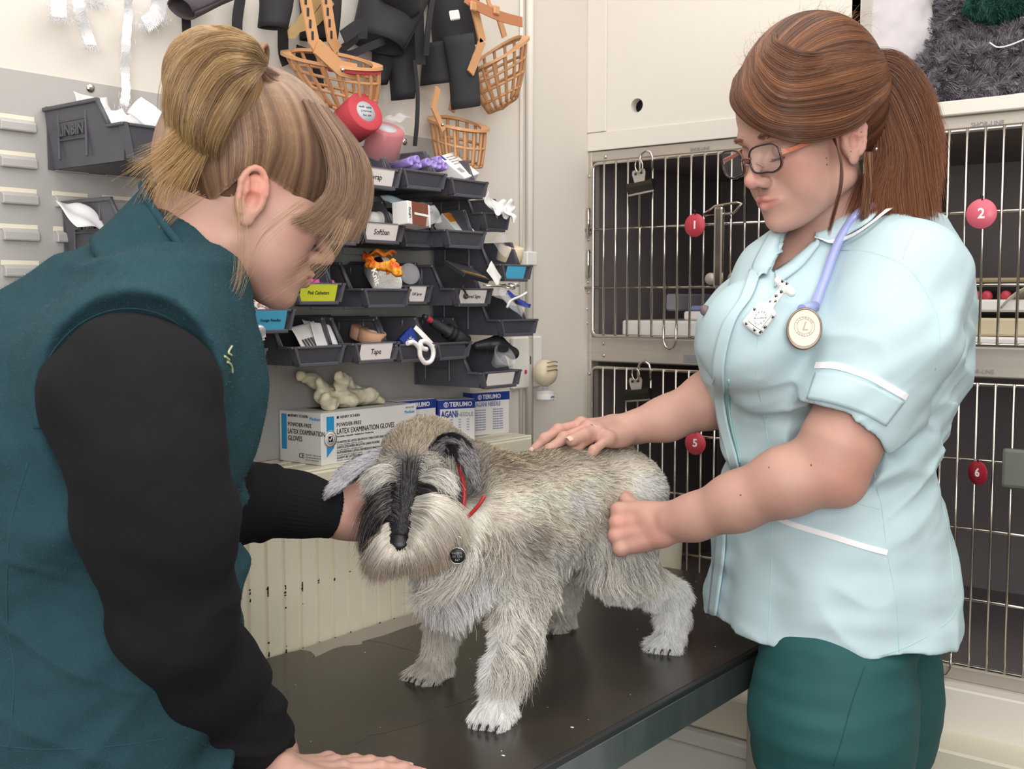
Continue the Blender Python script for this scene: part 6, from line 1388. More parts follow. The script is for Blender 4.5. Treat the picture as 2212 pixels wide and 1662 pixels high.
B.chain([elN, PX(1700, 1040, 1.425), PX(1590, 1085, 1.455), PX(1500, 1118, 1.485), wrN], [.0420, .0430, .0365, .029, .0265], .02)
B.add(EL(PX(1818, 1045, 1.41), (.028, .028, .028)), .02)
nailsN = []
hd_ = norm(PX(1360, 1140, 1.515) - wrN); hn = norm(-FWD + .30 * ZZ - .1 * RT)
hand(B, wrN, hd_, hn, -1, [(72, 58, 30), (76, 58, 30), (80, 60, 30), (84, 60, 30)], palm=.080, thumb=[hd_ * .022 + ZZ * .026 + FWD * .006, hd_ * .038 + ZZ * .038 + FWD * .024, hd_ * .048 + ZZ * .050 + FWD * .036], sc=1.0, nails=None, spread=.0)
B.add(RC(PX(1375, 1100, 1.535), PX(1352, 1072, 1.565), .0105, .0085), .006)
elF, wrF = PX(1625, 840, 1.72), PX(1355, 928, 1.665)
B.chain([shF, PX(1660, 760, 1.74), elF], [.055, .047, .045], .02)
B.chain([elF, PX(1540, 862, 1.71), PX(1440, 905, 1.685), wrF], [.0455, .0435, .0315, .0255], .02)
nailsF = []
fd_ = norm(PX(1262, 930, 1.60) - wrF)
hand(B, wrF, fd_, norm(ZZ * .75 - FWD * .5 - RT * .2), 1, [(14, 22, 14), (20, 20, 16), (26, 22, 18), (30, 24, 18)], palm=.078, spread=.09, thumb=[fd_ * .034 - FWD * .022 - ZZ * .006, fd_ * .066 - FWD * .030 - ZZ * .010, fd_ * .092 - FWD * .031 - ZZ * .017], nails=nailsF)
V, Q = B.mesh(.0021); V = relax(V, Q, 1, .3)
HS = lambda *a: H(*a)
spots = [(HS(.058, .043, -.036), .022, 'd98c7c', .45), (HS(.108, 0, -.046), .012, 'd98f80', .5), (HS(-.012, .080, -.01), .02, 'd98e7e', .5), (HS(.094, 0, -.0715), .0058, 'bb6c66', .85), (HS(.092, .009, -.0730), .0055, 'bb6c66', .8), (HS(.092, -.009, -.0730), .0055, 'bb6c66', .8), (HS(.093, 0, -.0815), .0068, 'c0736c', .85), (HS(.086, .016, -.0765), .0052, 'bb6c66', .7), (HS(.089, .010, -.0805), .0052, 'bb6c66', .75), (HS(.089, -.010, -.0805), .0052, 'bb6c66', .75), (HS(.086, -.016, -.0765), .0052, 'bb6c66', .7),
         (HS(.066, 0, -.104), .014, 'd9a190', .3), (PX(1330, 1130, 1.49), .028, 'd98a7e', .45), (PX(1400, 1180, 1.47), .03, 'd48478', .35), (PX(1840, 1050, 1.37), .04, 'd8917f', .35), (PX(1680, 560, 1.49), .04, 'd79a88', .3), (PX(1230, 905, 1.6), .03, 'dd9a8c', .35), (PX(1470, 940, 1.66), .05, 'dba796', .2)]
for a, b_, r_ in ((1682, 505, .0), (1785, 342, .0014), (1786, 356, .0014), (1838, 327, .0012), (1600, 1070, .0014), (1660, 1072, .0013), (1555, 1095, .0013), (1752, 1005, .0013), (1840, 895, .0014)):
    pass
cN = skincol(V, 'bb9284', spots)
ql = H.loc(V); brow_ = .6 * np.exp(-((ql[:, 2] - .009 - .10 * (np.abs(ql[:, 1]) - .03) * (np.abs(ql[:, 1]) > .03)) / .0020) ** 2) * ease((np.abs(ql[:, 1]) - .012) / .006) * ease((.052 - np.abs(ql[:, 1])) / .008) * (ql[:, 0] > .055)
cN = cN * (1 - .62 * brow_[:, None]) + np.array(lin('7d5138')) * .62 * brow_[:, None]
lash = np.exp(-(np.linalg.norm((ql - [.078, .031, -.0222]) / [1, 3.4, .42], axis=1) / .0038) ** 2) + np.exp(-(np.linalg.norm((ql - [.078, -.031, -.0222]) / [1, 3.4, .42], axis=1) / .0038) ** 2)
cN = cN * (1 - .75 * lash.clip(0, 1)[:, None]) + np.array(lin('3c2620')) * .75 * lash.clip(0, 1)[:, None]
nbody = mkmesh('body', V, Q, skinmat('skin_fair'), nurse, cN); sfB = Surf(V, Q)
make_nails([nailsF[i] for i in (0, 1, 4)], nbody)
for px, py, r_ in ((1785, 342, .0012), (1786, 356, .0012), (1838, 327, .0009), (1600, 1070, .0012), (1661, 1010, .0010), (1752, 1005, .0012), (1840, 897, .0014)):
    h = sfB.px(px, py, 0)
    if h: MB().ball(tuple(h[0]), r_, seg=8).build('mole', mat('mole', '7d4a3a', .6) if 'mole' not in bpy.data.materials else bpy.data.materials['mole'], nbody)
# lashes and eyebrow hairs
n = 380; r_ = np.random.default_rng(4); sg = np.sign(r_.random(n) - .5); y_ = .013 + .037 * r_.random(n); z_ = .0092 + .0014 * r_.normal(0, 1, n) - .09 * np.maximum(y_ - .035, 0); base = np.stack([np.full(n, .085) - 6 * (y_ - .01) ** 2, sg * y_, z_], 1); base = H.o + base @ H.R.T
base = B.project(base, .0002, 3); dr = norm(np.stack([-.1 * np.ones(n), sg, .25 - 12 * (y_ - .02)], 1) @ H.R.T + r_.normal(0, .15, (n, 3))); t = np.linspace(0, 1, 4)[None, :, None]
hair('eyebrow_hair', base[:, None] + dr[:, None] * t * .0065 + (H.R @ np.array([1, 0, 0])) * .0007 * t, .00013, .00004, M['fur'], nbody, np.tile(np.array(lin('7a4c33')), (n, 1)))['kind'] = 'stuff'
n = 160; y_ = .020 + .022 * r_.random(n); sg = np.where(r_.random(n) < .5, 1, -1); base = np.stack([.0785 - 8 * (y_ - .031) ** 2, sg * y_, -.0222 + 10 * (y_ - .031) ** 2], 1); base = B.project(H.o + base @ H.R.T, 0, 3)
dr = norm(np.stack([np.full(n, .8), sg * (y_ - .028) * 18, np.full(n, -.75)], 1) @ H.R.T); hair('eyelashes', base[:, None] + dr[:, None] * t * .0085 + (H.R @ np.array([0, 0, 1])) * t ** 2 * .003, .00016, .00003, M['fur'], nbody, np.tile(np.array(lin('2a1a16')), (n, 1)))['kind'] = 'stuff'
# ---------------------------------------------------------------- tunic
bf, bl, _ = basis(30, 0, True)
def SEC(px, py, d): p = PX(px, py, d); return p
secs = [(1790, 1480, 1.59, .162, .190), (1800, 1300, 1.59, .160, .186), (1795, 1180, 1.59, .150, .178), (1782, 1040, 1.59, .132, .166), (1785, 930, 1.595, .130, .160), (1808, 830, 1.60, .142, .162), (1812, 740, 1.60, .150, .166), (1815, 660, 1.61, .136, .170), (1822, 590, 1.625, .112, .172), (1835, 535, 1.635, .086, .150), (1842, 500, 1.645, .070, .100)]
P_ = np.array([SEC(*s_[:3]) for s_ in secs]); zsq = P_[:, 2].copy(); zsq[0] = .957
T = Sdf(); T.add(LOFT(zsq, P_[:, 0], P_[:, 1], [s_[3] for s_ in secs], [s_[4] for s_ in secs], bf, bl, 2.15), .02)
for q_, k_ in ((PX(1640, 735, 1.50), 1), (PX(1618, 738, 1.68), 1)): T.add(EL(q_, (.082, .082, .085)), .06)
T.add(RC(PX(1840, 545, 1.63), PX(1950, 600, 1.475), .055, .070), .05); T.add(RC(PX(1800, 550, 1.66), PX(1722, 600, 1.77), .05, .060), .05)
T.chain([PX(1960, 610, 1.47), PX(1925, 740, 1.435), PX(1868, 845, 1.425), PX(1838, 896, 1.42)], [.078, .078, .070, .066], .03)
T.chain([PX(1720, 600, 1.77), PX(1668, 740, 1.745), PX(1655, 790, 1.735)], [.066, .064, .062], .03)
T.add(EL(PX(1965, 700, 1.60), (.085, .085, .16)), .06)
T.add(RC(PX(1805, 520, 1.60), PX(1705, 622, 1.57), .066, .082), .03); T.add(RC(PX(1838, 570, 1.635), PX(1858, 480, 1.615), .074, .060), .03); T.cut(RC(nk0 + H.u * .02, PX(1815, 525, 1.61), .053, .050), .005)
T.cut(RC(PX(1742, 490, 1.56), PX(1672, 588, 1.50), .026, .004, (FWD, 4.)), .003)
sl_d = norm(PX(1838, 896, 1.42) - PX(1868, 845, 1.425))
T.cut(EL(PX(1838, 896, 1.42) + sl_d * .055, (.055, .085, .085), blobrot(sl_d)), .002); T.cut(RC(PX(1850, 870, 1.423), PX(1800, 990, 1.41), .058, .056), .003)
T.cut(EL(PX(1645, 830, 1.73), (.09, .09, .035)), .003)
hc = np.array([*P_[0][:2], .957]); T.cut(EL(hc + [0, 0, -.025], (.148, .176, .05), np.stack([bf, bl, ZZ], 1)), .004)
def folds(P, d):
    # soft cloth folds: diagonal pulls under the bust, at the waist and on the sleeve
    m_ = d < .03
    q = P[m_] if P.ndim > 1 else P; 
    if len(q) == 0: return d
    x = q @ bf; y = q @ bl; z = q[:, 2]; e = np.zeros(len(q))
    w1 = np.exp(-((z - 1.215) / .085) ** 2); e += w1 * .013 * (vnoise(np.stack([x * 7 + 3, y * 7, z * 34 + x * 12], -1)))
    w2 = np.exp(-((z - 1.34) / .07) ** 2); e += w2 * .0060 * vnoise(np.stack([x * 20 + z * 24, y * 16 - z * 20, z * 7], -1))
    w3 = ease((1.12 - z) / .08); e += w3 * .0075 * vnoise(np.stack([x * 20 + 5, y * 20, z * 9 + 4 * x], -1)) + w3 * .0034 * vnoise(np.stack([x * 14, y * 14, z * 46], -1))
    w4 = np.exp(-(np.linalg.norm(q - PX(2000, 850, 1.5), axis=1) / .12) ** 2); e += w4 * .011 * np.abs(vnoise(np.stack([x * 10, y * 10, z * 30 - y * 24], -1)))
    w5 = np.exp(-(np.linalg.norm(q - PX(1850, 700, 1.42), axis=1) / .14) ** 2); e += w5 * .0075 * vnoise(np.stack([(x + z) * 26, y * 12, (z - x) * 9], -1))
    rd = lambda a: (1 - np.abs(a) * 2.2).clip(0, 1) ** 2
    e -= w1 * .0035 * rd(vnoise(np.stack([x * 6 + 9, y * 6, z * 26 + x * 16], -1))) + w5 * .004 * rd(vnoise(np.stack([(x + z) * 20 + 4, y * 8, (z - x) * 6], -1))) + w3 * .003 * rd(vnoise(np.stack([x * 11, y * 11 + 8, z * 16 + y * 14], -1))) + w4 * .005 * rd(vnoise(np.stack([x * 8, y * 8 + 2, z * 20 - y * 22], -1)))
    e += .0012 * vnoise(q * 30)
    d = d.copy(); d[m_] += e; return d
T.mod = folds
V, Q = biggest(*T.mesh(.0034)); V = relax(V, Q, 2, .35)
mint = mat('mint_cotton', 'b9cfd6', .72, var=.03, vscale=14, bump=.10, bscale=1600, bdist=.0005, sheen=.15, spec=.25)
tun = mkmesh('tunic', V, Q, mint, nurse); sf = Surf(V, Q)
pipe = mat('white_piping', 'efeef2', .65); seam = mat('seam_mint', 'a4cfc6', .8)  # seams slightly darker and greener than the cloth
def seamline(pts, n=60, r=.00055): drape_tube(sf, pts, r, 'seam', seam, tun, n, -.0001)
drape_tube(sf, [(1762, 790), (1810, 792), (1880, 815), (1930, 842), (1958, 858)], .0, 'sleeve_piping', pipe, tun, 44, .001, flat=.0042)
drape_tube(sf, [(1660, 1110), (1710, 1132), (1800, 1160), (1870, 1182), (1916, 1194)], .0, 'pocket_piping', pipe, tun, 50, .001, flat=.0036)
seamline([(1790, 1075), (1830, 1083), (1898, 1100)]); seamline([(1640, 700), (1632, 800), (1650, 900), (1665, 1000), (1668, 1150), (1663, 1300), (1658, 1400)])
seamline([(1883, 985), (1895, 1060), (1905, 1100), (1916, 1194), (1935, 1300), (1942, 1420)]); seamline([(2030, 1060), (2050, 1160), (2062, 1290)], 40); seamline([(1990, 470), (1960, 530), (1950, 560)], 20)
seamline([(1800, 540), (1880, 545), (1960, 580), (2010, 650), (2030, 720), (2020, 800)], 60); seamline([(1765, 806), (1815, 808), (1880, 828), (1955, 872)], 40, .0004)
seamline([(1585, 1395), (1660, 1413), (1750, 1424), (1850, 1424), (1950, 1402), (2040, 1350), (2068, 1315)], 70)
# placket: raised front edge
drape_patch(sf, [(1648, 575), (1628, 640), (1590, 700), (1568, 800), (1575, 900), (1602, 1010)], [(1622, 590), (1600, 650), (1562, 710), (1545, 800), (1555, 905), (1584, 1015)], 'placket', mint, tun, 44, 6, .0035, .0022)
drape_patch(sf, [(1572, 1110), (1570, 1200), (1552, 1330)], [(1556, 1120), (1548, 1200), (1535, 1325)], 'placket', mint, tun, 20, 4, .003, .002)
zipper = drape_tube(sf, [(1575, 820), (1578, 900), (1600, 1000)], .0016, 'zip', mat('zip_tape', '8fc0bd', .6), tun, 20, .001)
# collar leaves
drape_patch(sf, [(1852, 425), (1810, 470), (1770, 515)], [(1905, 455), (1880, 490), (1800, 530), (1768, 522)], 'collar', mint, tun, 20, 8, .006, .002, .004)
drape_tube(sf, [(1768, 520), (1800, 530), (1845, 520), (1895, 488), (1935, 450)], .0, 'collar_piping', pipe, tun, 30, .0085, flat=.0032)
drape_patch(sf, [(1735, 475), (1700, 520), (1670, 570), (1655, 600)], [(1690, 478), (1665, 510), (1630, 580), (1640, 605)], 'lapel', mint, tun, 22, 8, .004, .002, .003)
drape_patch(sf, [(1765, 520), (1720, 560), (1675, 590)], [(1770, 532), (1730, 580), (1672, 625)], 'lapel', mint, tun, 22, 6, .004, .002, .002)
drape_patch(sf, [(1764, 806), (1815, 810), (1880, 830), (1952, 868)], [(1745, 862), (1800, 872), (1862, 893), (1912, 920)], 'cuff', mint, tun, 30, 8, .0015, .0015)
# ---------------------------------------------------------------- trousers and shoes
tq = Sdf(); lgN = [PX(1801, 1330, 1.50), PX(1797, 1560, 1.49)]; kN = np.array([*lgN[1][:2], .52]); fN = kN + bf * -.02; fN[2] = .09
a0 = PX(1885, 1440, 1.665); kF = np.array([*(a0 + bl * -.0)[:2], .50]) ; fF = kF.copy(); fF[2] = .09
tq.add(EL(hc + [.02, 0, .02], (.105, .125, .055), np.stack([bf, bl, ZZ], 1)), .03)
tq.chain([PX(1803, 1440, 1.50), PX(1797, 1560, 1.49), kN, fN], [.106, .104, .072, .050], .04); tq.chain([a0, np.array([*a0[:2], .80]), kF, fF], [.100, .095, .066, .050], .04)
tq.mod = lambda P, d: d + .0035 * vnoise(np.stack([P[..., 0] * 9, P[..., 1] * 9, P[..., 2] * 55], -1)) * ease((P[..., 2] - .62) / .1) + .0015 * vnoise(P * 26)
V, Q = tq.mesh(.0055); tr = mkmesh('trousers', V, Q, mat('teal_trousers', '1d5052', .75, bump=.1, bscale=1200, bdist=.0004, sheen=.1), nurse); sft = Surf(V, Q)
drape_tube(sft, [(1868, 1440), (1840, 1520), (1818, 1600), (1800, 1655)], .0008, 'side_seam', mat('teal_seam', '174845', .8), tr, 40)
for c_ in (fN, fF):
    s_ = Sdf(); s_.add(RC(c_ - [0, 0, .05], c_ + bf * .13 - [0, 0, .055], .040, .033), .02); s_.add(EL(c_ - [0, 0, .03], (.045, .045, .04)), .02); V, Q = s_.mesh(.006); V[:, 2] = np.maximum(V[:, 2], .0); mkmesh('shoe', V, Q, M['dark'], nurse)
# ---------------------------------------------------------------- hair
cap = Sdf(); cap.add(EL(H(-.022, 0, .042), (.102, .085, .090), H.R), .02); cap.add(EL(H(-.045, 0, .062), (.085, .078, .082), H.R), .03); cap.add(EL(H(-.060, 0, .0), (.062, .070, .060), H.R), .03)
capm = Sdf(); capm.ops = list(cap.ops); capm.cut(BX(H(.085, 0, -.045), (.075, .12, .068), H.R @ np.array(Matrix.Rotation(math.radians(-22), 3, 'Y')), .01), .01); capm.cut(EL(H(-.002, .085, -.055), (.034, .03, .048), H.R), .01); capm.cut(EL(H(-.002, -.085, -.055), (.034, .03, .048), H.R), .01)
V, Q = capm.mesh(.003); V = V - capm.grad(V, .003) * .003; capo = mkmesh('hair', V, Q, mat('auburn_base', '4a2e20', .6), nurse)
capr = hairmat('auburn_hair', .38, .5)
TIE = (-.128, .004, .058)
def loc(g): return [tuple(H(*p)) for p in g]
def on_cap(P, t_pow=.5, off=.0015, lim=.86):
    n_, k_, _ = P.shape; F_ = P.reshape(-1, 3); d_ = cap(F_); w_ = (d_ < .02); G = F_.copy()
    for _ in range(3): G = G - cap.grad(G, .003) * (cap(G) - off)[:, None] * .8
    t_ = np.tile(np.linspace(0, 1, k_), n_); a_ = np.clip((lim + .08 - t_) / .08, 0, 1)[:, None]; return (F_ * (1 - a_) + G * a_).reshape(n_, k_, 3)
HB = ['2f1c14', '4e2f20', '6e452f', '8a5a3c', 'b07b52']
gS = [[(-.05, -.07, -.03), (-.09, -.055, .0), (-.115, -.03, .035), TIE], [(.02, -.078, .0), (-.04, -.082, .03), (-.09, -.06, .05), TIE], [(.075, -.05, .05), (.02, -.07, .08), (-.06, -.055, .09), TIE], [(.085, -.02, .08), (.03, -.035, .12), (-.05, -.03, .125), TIE],
      [(.078, .0, .088), (.03, .0, .135), (-.05, .0, .145), TIE], [(.084, .012, .085), (.05, .025, .12), (-.04, .03, .138), TIE], [(.088, .02, .075), (.07, .045, .10), (-.02, .055, .12), (-.08, .04, .10), TIE], [(.060, .045, .085), (.03, .070, .085), (-.02, .080, .07), (-.08, .06, .06), TIE]]
P1, s1 = sheet([loc(g) for g in gS], 14000, 18, .003, 11); P1 = on_cap(P1); P1 += RNG.random((len(P1), 1, 1)) * .006 * (H.R @ np.array([0, 0, 1])) * np.sin(np.linspace(0, 3.1, 18))[None, :, None]
hair('hair_strands', P1, .00022, .00012, capr, capo, haircol(14000, HB, 3, s1, 18))['kind'] = 'stuff'
# side-swept fringe from the parting over the forehead and back above the ear
gF = [[(.025, .010, .134), (.045, .035, .120), (.030, .062, .100), (-.02, .074, .088), (-.07, .064, .075), TIE], [(.040, .004, .128), (.070, .030, .105), (.060, .062, .075), (.0, .080, .070), (-.06, .068, .065), TIE], [(.055, .0, .118), (.085, .030, .085), (.080, .060, .050), (.03, .084, .040), (-.04, .084, .040), (-.09, .055, .05), TIE],
      [(.066, -.006, .108), (.097, .022, .070), (.092, .052, .034), (.055, .080, .018), (-.01, .090, .016), (-.07, .072, .03), TIE], [(.075, -.012, .098), (.103, .008, .062), (.101, .040, .024), (.068, .074, .004), (.01, .090, -.002), (-.05, .080, .015), (-.10, .045, .04), TIE],
      [(.080, -.020, .09), (.104, -.006, .060), (.1035, .026, .026), (.078, .066, -.004), (.025, .086, -.010), (-.03, .088, .002), (-.09, .055, .03), TIE]]
P2, s2 = sheet([loc(g) for g in gF], 9500, 22, .0022, 12)
n_, k_, _ = P2.shape; F_ = P2.reshape(-1, 3); G = F_.copy()
for _ in range(3):
    dd_ = np.minimum(cap(G), B(G)); G = G + np.where(dd_[:, None] < .0025, cap.grad(G, .003) * (.0025 - dd_)[:, None], 0)
P2 = G.reshape(n_, k_, 3) + (RNG.random((n_, 1, 1)) * .005) * H.s[None, None]
hair('fringe_strands', P2, .00022, .00012, capr, capo, haircol(9500, HB, 5, s2, 22))['kind'] = 'stuff'
gN = [[(-.035, .080, .0), (-.07, .075, .025), (-.11, .04, .05), TIE], [(-.035, .078, -.018), (-.07, .070, .0), (-.11, .035, .035), TIE], [(-.045, .070, -.045), (-.08, .058, -.02), (-.115, .03, .025), TIE], [(-.065, .05, -.06), (-.10, .035, -.02), (-.12, .012, .02), TIE], [(-.08, .0, -.065), (-.115, .0, -.02), (-.128, .0, .02), TIE]]
P3, s3 = sheet([loc(g) for g in gN], 4500, 14, .002, 13); P3 = on_cap(P3, off=.002); hair('nape_strands', P3, .00022, .00012, capr, capo, haircol(4500, HB[:4], 6, s3, 14))['kind'] = 'stuff'
TP = H(*TIE)
tz = lambda px, py, d: tuple(PX(px, py, d))
gP = []
for j, dz in enumerate((0, .03)):
    row = [[(1893, 120), (1950, 128), (2000, 190), (2022, 260), (2036, 300)], [(1893, 130), (1950, 150), (2000, 240), (2015, 340), (2022, 430)], [(1892, 150), (1940, 190), (1985, 300), (2000, 390), (2015, 478)], [(1892, 165), (1930, 220), (1965, 320), (1975, 400), (1985, 485)], [(1891, 180), (1915, 250), (1940, 340), (1935, 420), (1945, 490)], [(1890, 195), (1905, 270), (1912, 350), (1885, 420), (1868, 480)], [(1890, 205), (1898, 280), (1895, 340), (1860, 410), (1838, 470)]]
    g_ = [[tuple(TP + (.012 * (i - 3)) * 0 * RT)] + [tz(a, b_, 1.535 + dz - .03 * q / 4) for q, (a, b_) in enumerate(r__)] for i, r__ in enumerate(row)]
    gP.append(g_)
for j, g_ in enumerate(gP):
    Pq, sq = sheet(g_, 6500, 20, .0065, 21 + j, len_jit=.18); hair('ponytail', Pq, .00024, .0001, capr, capo, haircol(6500, HB, 31 + j, sq, 20, '8d5330'))['kind'] = 'stuff'
MB().tube([tuple(TP + RT * .006 + (H.u * math.cos(a) + H.s * math.sin(a)) * .020) for a in [2 * math.pi * q / 20 for q in range(20)]], .004, 8, closed=True).build('hair_tie', mat('hair_tie', '2b1a14', .7), capo)
# loose strands in front of the ear, flyaways
Pq, sq = sheet([[tz(1800, 285, 1.46), tz(1812, 330, 1.44), tz(1821, 380, 1.44), tz(1806, 450, 1.45), tz(1790, 520, 1.46)], [tz(1794, 290, 1.46), tz(1818, 345, 1.44), tz(1812, 420, 1.44), tz(1798, 470, 1.45), tz(1786, 500, 1.46)]], 240, 16, .0012, 41, len_jit=.3)
hair('loose_strands', Pq, .0002, .00008, capr, capo, haircol(240, HB[:4], 8, None, 16))['kind'] = 'stuff'
Pq, sq = sheet([[tz(1868, 330, 1.47), tz(1870, 400, 1.48), tz(1862, 480, 1.49)], [tz(1885, 330, 1.5), tz(1880, 420, 1.5), tz(1868, 500, 1.5)]], 700, 12, .003, 43, len_jit=.4); hair('loose_strands', Pq, .0002, .00008, capr, capo, haircol(700, HB, 9, None, 12))['kind'] = 'stuff'
n = 420; base = H.o + (np.stack([RNG.uniform(-.1, .08, n), RNG.uniform(-.05, .06, n), np.full(n, .12)], 1)) @ H.R.T; base = cap.project(base, .001, 3); gr = cap.grad(base); dr = norm(gr * .35 - H.f * .8 + RNG.normal(0, .45, (n, 3))); t = np.linspace(0, 1, 8)[None, :, None]
hair('flyaways', base[:, None] + dr[:, None] * t * .035 * RNG.random((n, 1, 1)) + gr[:, None] * np.sin(t * 3) * .007, .00011, .00004, capr, capo, haircol(n, HB[1:], 10, None, 8))['kind'] = 'stuff'
# ---------------------------------------------------------------- glasses
gl = empty('glasses', H(.10, 0, -.01), 'brown and black rectangular framed glasses low on the nose', 'glasses')
fm = mat('brown_acetate', '6e3b2e', .2, coat=.5); tm = mat('copper_temple', 'b0614a', .25, coat=.5); bm_ = mat('black_acetate', '1f191b', .2, coat=.5); lens = mat('lens', 'ffffff', .02, alpha=.06, spec=.9)
def rimpts(q, w=.0255, h=.0185, n=40, dx=0.):
    o = []
    for k in range(n):
        a = 2 * math.pi * k / n; c, s_ = math.cos(a), math.sin(a); e = 2 / 3.2; x = w * math.copysign(abs(c) ** e, c); z = h * math.copysign(abs(s_) ** e, s_) * (1 - .10 * (1 if x * q < 0 else 0) * (s_ < 0))
        yy = q * .0325 + x; o.append((.104 - .10 * abs(yy) - 2.0 * yy * yy * .35 + dx, yy, -.020 + z + .002 * (abs(yy) / .05)))
    return o
for q in (-1, 1):
    MB().tube([tuple(H(*p)) for p in rimpts(q)], .0013, 8, closed=True).build('rim', bm_, gl); MB().tube([tuple(H(*p)) for p in rimpts(q, .0262, .0192, dx=-.001)], .0014, 8, closed=True).build('rim', fm, gl)
    rp = rimpts(q); c = np.mean(rp, 0); t_ = bmesh.new(); vc = t_.verts.new(H(*c)); vs = [t_.verts.new(H(*p)) for p in rp]
    for k in range(len(vs)): t_.faces.new((vc, vs[k], vs[(k + 1) % len(vs)]))
    b = MB(); b._merge(t_, WORLD); b.build('lens', lens, gl)
    MB().tube([tuple(H(*p)) for p in bez([(.094, q * .0585, -.0135), (.080, q * .068, -.013), (.045, q * .0755, -.008), (.0, q * .080, .003), (-.012, q * .082, .004), (-.022, q * .081, -.004)], 18)], [1.5, 1.3] + [1.0] * 12 + [.9] * 4, flat=(.0026, .0011, tuple(H.s))).build('temple', tm, gl)
    MB().ball(tuple(H(.0935, q * .0590, -.0135)), .0014, seg=8).build('hinge_rivet', M['chrome'], gl)
    MB().tube([tuple(H(*p)) for p in [(.096, q * .011, -.022), (.088, q * .011, -.026), (.086, q * .010, -.030)]], .0016, 6).build('nose_pad', mat('nose_pad', 'c9a49a', .3, alpha=.7), gl)
MB().tube([tuple(H(*p)) for p in bez([(.102, -.009, -.015), (.106, 0, -.0135), (.102, .009, -.015)], 8)], .0019, 8).build('bridge', fm, gl)
MB().ball(tuple(PX(1893, 322, 1.47)), .0022, seg=8).build('stud', M['chrome'], capo)
# ---------------------------------------------------------------- stethoscope
st = empty('stethoscope', sf.px(1725, 700)[0], 'lilac tubed stethoscope round the nurse\'s neck with big round chestpiece', 'stethoscope')
lil = mat('lilac_tube', '9aa2d6', .3, coat=.3); slate = mat('slate_tube', '5a6284', .4); bronze = mat('bronze_rim', '8f8076', .32, .7)
def onS(pts, off, n): L_ = sf.line(pts, n, off); P_ = np.array([p for p, q in L_]); return smoothp(P_)
def smoothp(P_, it=6):
    P_ = P_.copy()
    for _ in range(it): P_[1:-1] = (P_[:-2] + 2 * P_[1:-1] + P_[2:]) / 4
    return P_
tb = onS([(1850, 475), (1820, 530), (1795, 590), (1765, 640), (1750, 675)], .010, 30); d0 = np.array([PX(1905, 440, 1.52), PX(1885, 432, 1.50), PX(1866, 445, 1.49)])
tb = smoothp(np.vstack([d0, tb]), 4); MB().tube([tuple(p) for p in tb], .0062, 14).build('tubing', lil, st)
cp = sf.px(1724, 715, .016); cn = norm(-FWD * .80 - RT * .15 + ZZ * .18 + cp[1] * .2); cx = norm(np.cross(ZZ, cn)); cy = np.cross(cn, cx); F_ = Fr(tuple(cp[0] + cn * .004), tuple(cx), tuple(cy), tuple(cn))
def egg(b, prof, n=48):
    t_ = bmesh.new(); R_ = []
    for r, z in prof: R_.append([t_.verts.new((r * .90 * math.cos(a) * (1 - .05 * math.sin(a)) + r * .06 * math.sin(a), r * (1.04 if math.sin(a) > 0 else 1.16) * math.sin(a), z)) for a in [2 * math.pi * k / n for k in range(n)]])
    for A, C in zip(R_, R_[1:]):
        for k in range(n): t_.faces.new((A[k], A[(k + 1) % n], C[(k + 1) % n], C[k])).smooth = True
    t_.faces.new(R_[-1]); t_.faces.new(R_[0][::-1]); b._merge(t_, F_); return b
egg(MB(), [(.020, -.010), (.0225, -.008), (.0245, -.001), (.0248, .002), (.0235, .0042), (.0225, .0040), (.0218, .0032)]).build('rim', bronze, st)
egg(MB(), [(.0216, .0), (.0216, .0034), (.0205, .0042)]).build('diaphragm', mat('diaphragm', 'd6cbbd', .35), st)
for r_ in (.0125, .0095): MB(F_).tube([(r_ * math.cos(a) , r_ * math.sin(a) + .001, .0043) for a in [2 * math.pi * k / 40 for k in range(40)]], .0002, 4, closed=True).build('ring_print', bronze, st)
tf = Fr(tuple(F_(0, .001, .0044)), tuple(cx), tuple(cn), tuple(cy)); text('L', .0165, tf, bronze, st, 'CENTER', shear=.35)
for i, ch in enumerate('LITTMANN'): a = math.radians(152 - i * 17.5); text(ch, .0032, Fr(tuple(F_(.0109 * math.cos(a), .001 + .0109 * math.sin(a), .0044)), tuple(np.array(cx) * math.sin(a) - np.array(cy) * math.cos(a)), tuple(cn), tuple(np.array(cx) * math.cos(a) + np.array(cy) * math.sin(a))), bronze, st, 'CENTER')
for i, ch in enumerate('QUALITY'): a = math.radians(222 + i * 16); text(ch, .0030, Fr(tuple(F_(.0112 * math.cos(a), .001 + .0112 * math.sin(a), .0044)), tuple(-np.array(cx) * math.sin(a) + np.array(cy) * math.cos(a)), tuple(cn), tuple(-np.array(cx) * math.cos(a) - np.array(cy) * math.sin(a))), bronze, st, 'CENTER')
MB().tube([tuple(tb[-1] - norm(tb[-1] - tb[-2]) * .004), tuple(F_(-.002, .024, -.002))], .0068, 12).build('stem', lil, st)
yk = smoothp(np.array([PX(1712, 470, 1.60), PX(1700, 482, 1.60), PX(1688, 498, 1.60), PX(1672, 525, 1.61)])); MB().tube([tuple(p) for p in yk], .0064, 12).build('yoke', slate, st)
MB().tube([tuple(p) for p in bez([PX(1680, 500, 1.60), PX(1660, 520, 1.62), PX(1644, 540, 1.635), PX(1636, 548, 1.64)], 8)], .0062, 12).build('yoke', slate, st)
MB().tube([tuple(p) for p in bez([PX(1685, 500, 1.59), PX(1678, 515, 1.585), PX(1664, 535, 1.58), PX(1652, 553, 1.575)], 8)], .0056, 12).build('tubing', lil, st)
for o_ in ((1674, 495), (1671, 503)): MB().ball(tuple(PX(*o_, 1.588)), .0034, seg=10).build('clip', slate, st)
